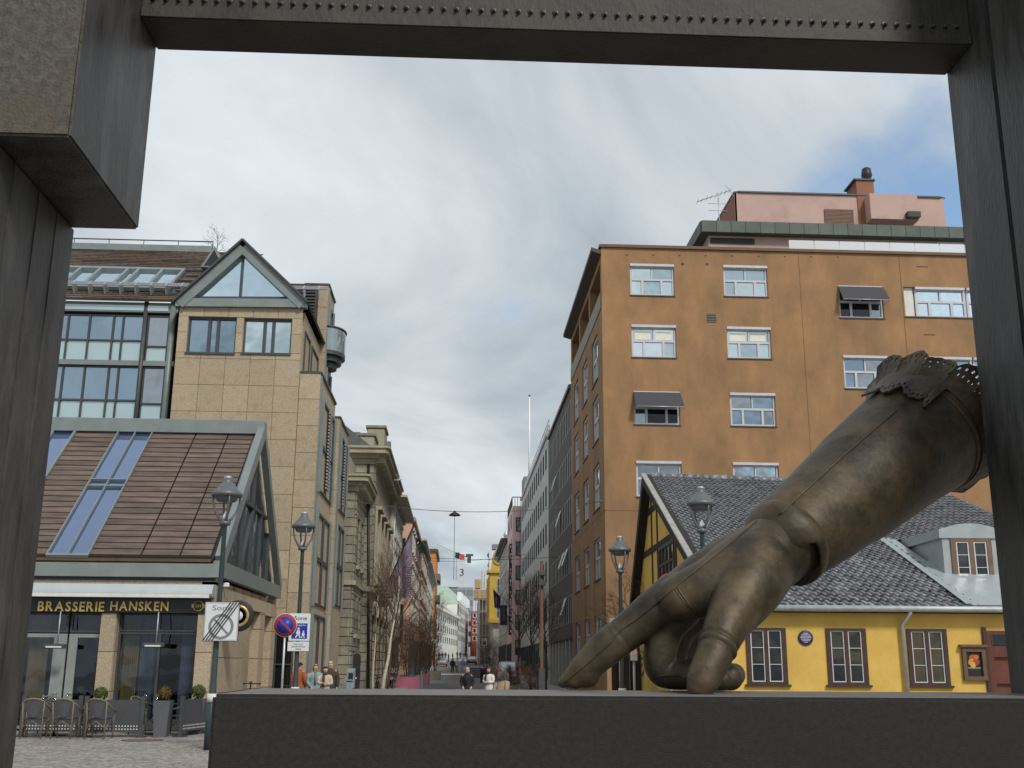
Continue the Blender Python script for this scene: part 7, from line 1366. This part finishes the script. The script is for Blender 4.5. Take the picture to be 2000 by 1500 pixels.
put('man in a rust orange jacket behind the lamp post, back turned', 586, 1296, 40.4, 1.76, top=ORG, legs=BLK, hair=H_D, rz=2.7, bulk=1.1, hem=.72, arms=pock)
put('woman in a long pale teal padded coat', 617, 1298, 41.0, 1.7, top=TEA_, legs=JEAN, hair=H_L, hstyle='long', rz=.5, bulk=1.2, hem=.45, arms=pock, scarf=M_c('patterned_scarf', (.2, .17, .14)))
put('dark haired woman in a cream coat and sunglasses looking down', 636, 1304, 40.0, 1.62, top=CRE, legs=BLK, hair=H_D, hstyle='long', rz=.1, hem=.5, arms=fold_, scarf=BRN)
put('grey haired man in a dark brown jacket behind the cream coat woman', 646, 1294, 41.6, 1.8, top=BRN, legs=BLK, hair=H_W, rz=.2, bulk=1.1, hem=.72, arms=hang)
for px, Y, t_, l_, hr, lb, bg_ in ((884, 136, NAV, NAV, H_D, 'pedestrian all in dark navy walking up the street', None), (893, 141, WHT_, GRYT, H_B, 'pedestrian in a white jacket walking up the street', BRN), (904, 141, M_c('light_blue_cloth', (.33, .42, .58)), WHT_, H_L, 'pedestrian in a light blue jacket and white trousers carrying a bag', WHT_)):
    person(lb, aY(px, 1300, Y).x, Y, math.pi, 1.72, t_, l_, hr, stride=.7, bag=bg_, detail=False, arms=hang)
proto = None; rnd = random.Random(3)
for k in range(9):
    Y = rnd.uniform(215, 285); px = (858, 864, 870, 876, 884, 893, 899, 906, 912)[k]; x = aY(px, 1285, Y).x
    if k < 3: proto_k = person(('tiny pedestrian all in black in the far crowd up the street', 'tiny pedestrian in navy jacket and jeans in the far crowd', 'tiny pedestrian in a brown jacket in the far crowd')[k], x, Y, rnd.uniform(0, 6), 1.72, (BLK, NAV, BRN)[k], (BLK, JEAN, BLK)[k], H_D, stride=.5, detail=False, group='far pedestrians', arms=hang); protos = (protos if k else [])+[proto_k]
    else: o = copy_tree(protos[k % 3]); o.location = (x, Y, gz(Y)); o.rotation_euler = (0, 0, rnd.uniform(0, 6))
# ================================================================== cars
M_TL = mat('tail_light', (.55, .02, .015), .3, .02, em=.6); M_SIL = mat('silver_paint', (.36, .37, .38), .3, .05, 2, m=.5, coat=.6); M_RIM = mat('alloy', (.4, .4, .41), .35, m=.6)
def car(label, x, y, rz, paint, suv=False, cat='car', z=None):
    T = thing('parked_car' if suv else 'car', label, cat, (x, y, gz(y) if z is None else z), None, rz); w = .9; H_ = 1.72 if suv else 1.45; bz = .95 if suv else .88
    prof = [(-2.25, .35), (-2.3, .6), (-2.22, bz-.05), (-1.9, bz+.02), (1.0, bz+.0), (1.95, bz-.14), (2.25, bz-.3), (2.3, .45), (2.2, .28), (-2.1, .25)]; b = MB()      # rear is at -y
    n = len(prof); sec = [(-w, .94), (-w*.97, 1), (w*.97, 1), (w, .94)]; vs = []
    for X_, s in sec:
        for yy, zz in prof: vs.append((X_, yy*s, .3+(zz-.3)*(1 if abs(X_) < w else .9)))
    b.add(vs, [list(range(n))[::-1], list(range(3*n, 4*n))]+[(k*n+i, k*n+(i+1) % n, (k+1)*n+(i+1) % n, (k+1)*n+i) for k in range(3) for i in range(n)]); b.build('body', paint, T, True, bev=.05, bseg=2)
    rr = -2.15 if suv else -1.75; cab = [(rr, bz-.02), (rr+(.25 if suv else .7), H_), (.15, H_), (.95, bz-.03)]; b = MB(); m = len(cab); b.add([(X_*(1 if zz < bz+.1 else .82), yy, zz) for X_ in (-.8, .8) for yy, zz in cab], [list(range(m))[::-1], list(range(m, 2*m))]+[(i, (i+1) % m, m+(i+1) % m, m+i) for i in range(m)]); b.build('cabin', paint, T, True, bev=.04, bseg=2)
    def gl(name, pts): b = MB(); b.add(pts, [list(range(len(pts)))]); b.build(name, G_MID, T, True)
    c0, c1 = cab[0], cab[1]; f = lambda t: (c0[0]+(c1[0]-c0[0])*t, c0[1]+(c1[1]-c0[1])*t); (ya, za), (yb, zb_) = f(.15), f(.88); gl('rear_window', [(-.68, ya-.03, za), (.68, ya-.03, za), (.57, yb-.03, zb_), (-.57, yb-.03, zb_)])
    c0, c1 = cab[3], cab[2]; (ya, za), (yb, zb_) = f(.12), f(.9); gl('windscreen', [(-.7, ya+.03, za), (.7, ya+.03, za), (.6, yb+.03, zb_), (-.6, yb+.03, zb_)])
    for s in (-1, 1): gl('side_window', [(s*.795, rr+.3, bz+.06), (s*.795, .75, bz+.06), (s*.675, .12, H_-.1), (s*.675, rr+(.45 if suv else .85), H_-.1)])
    for s in (-1, 1):
        b = MB(); b.box(s*.84-.06-(.12 if not suv else 0)*s, s*.84+.05, -2.33, -2.1, bz-.28 if not suv else .75, bz-.06 if not suv else 1.15); b.build('tail_light', M_TL, T, True, bev=.02)
        b = MB(); b.box(s*.66-.15, s*.66+.15, 2.15, 2.3, .58, .7); b.build('headlight', M_OFFW, T, True, bev=.03)
        b = MB(); b.box(s*.95-.08, s*.95+.08, .55, .68, bz+.02, bz+.16); b.build('mirror', paint, T, True, bev=.03)
        for yy in (-1.4, 1.4):
            wf = Fr((s*.8, yy, .33), (0, 1, 0), (0, 0, 1), (s, 0, 0)); b = MB(wf); b.lathe([(.2, -.1), (.33, -.09), (.335, .0), (.32, .08), (.22, .09)], n=20); wo_ = b.build('wheel', M_TYRE, T, True); b = MB(wf); b.lathe([(.21, .07), (.2, .1), (.06, .095), (.03, .11)], n=12); b.build('rim', M_RIM, wo_, True)
    b = MB(); b.box(-.85, .85, -2.36, -2.2, .35, .56); b.build('bumper', M_DKGREY if suv else paint, T, True, bev=.04); b = MB(); b.box(-.26, .26, -2.37, -2.31, .6 if not suv else .7, .71 if not suv else .81); b.build('number_plate', M_WHITE, T, True)
    if suv:
        for s in (-1, 1): b = MB(); b.tube([(s*.62, rr+.4, H_+.04), (s*.62, .1, H_+.04)], .02, 5); b.tube([(s*.62, rr+.5, H_-.02), (s*.62, rr+.5, H_+.04)], .02, 5); b.tube([(s*.62, 0, H_-.02), (s*.62, 0, H_+.04)], .02, 5); b.build('roof_rail', M_DKGREY, T, True)
car('silver saloon driving away with its red tail lights lit', aY(863, 1290, 178).x, 178, 0, M_SIL)
car('silver estate car parked on the right beyond the low planter', aY(992, 1310, 88).x, 88, 0, M_SIL, True)
car('dark car parked far up the right side of the street', aY(921, 1290, 190).x, 190, 0, mat('dark_car_paint', (.03, .033, .04), .3, coat=.6))
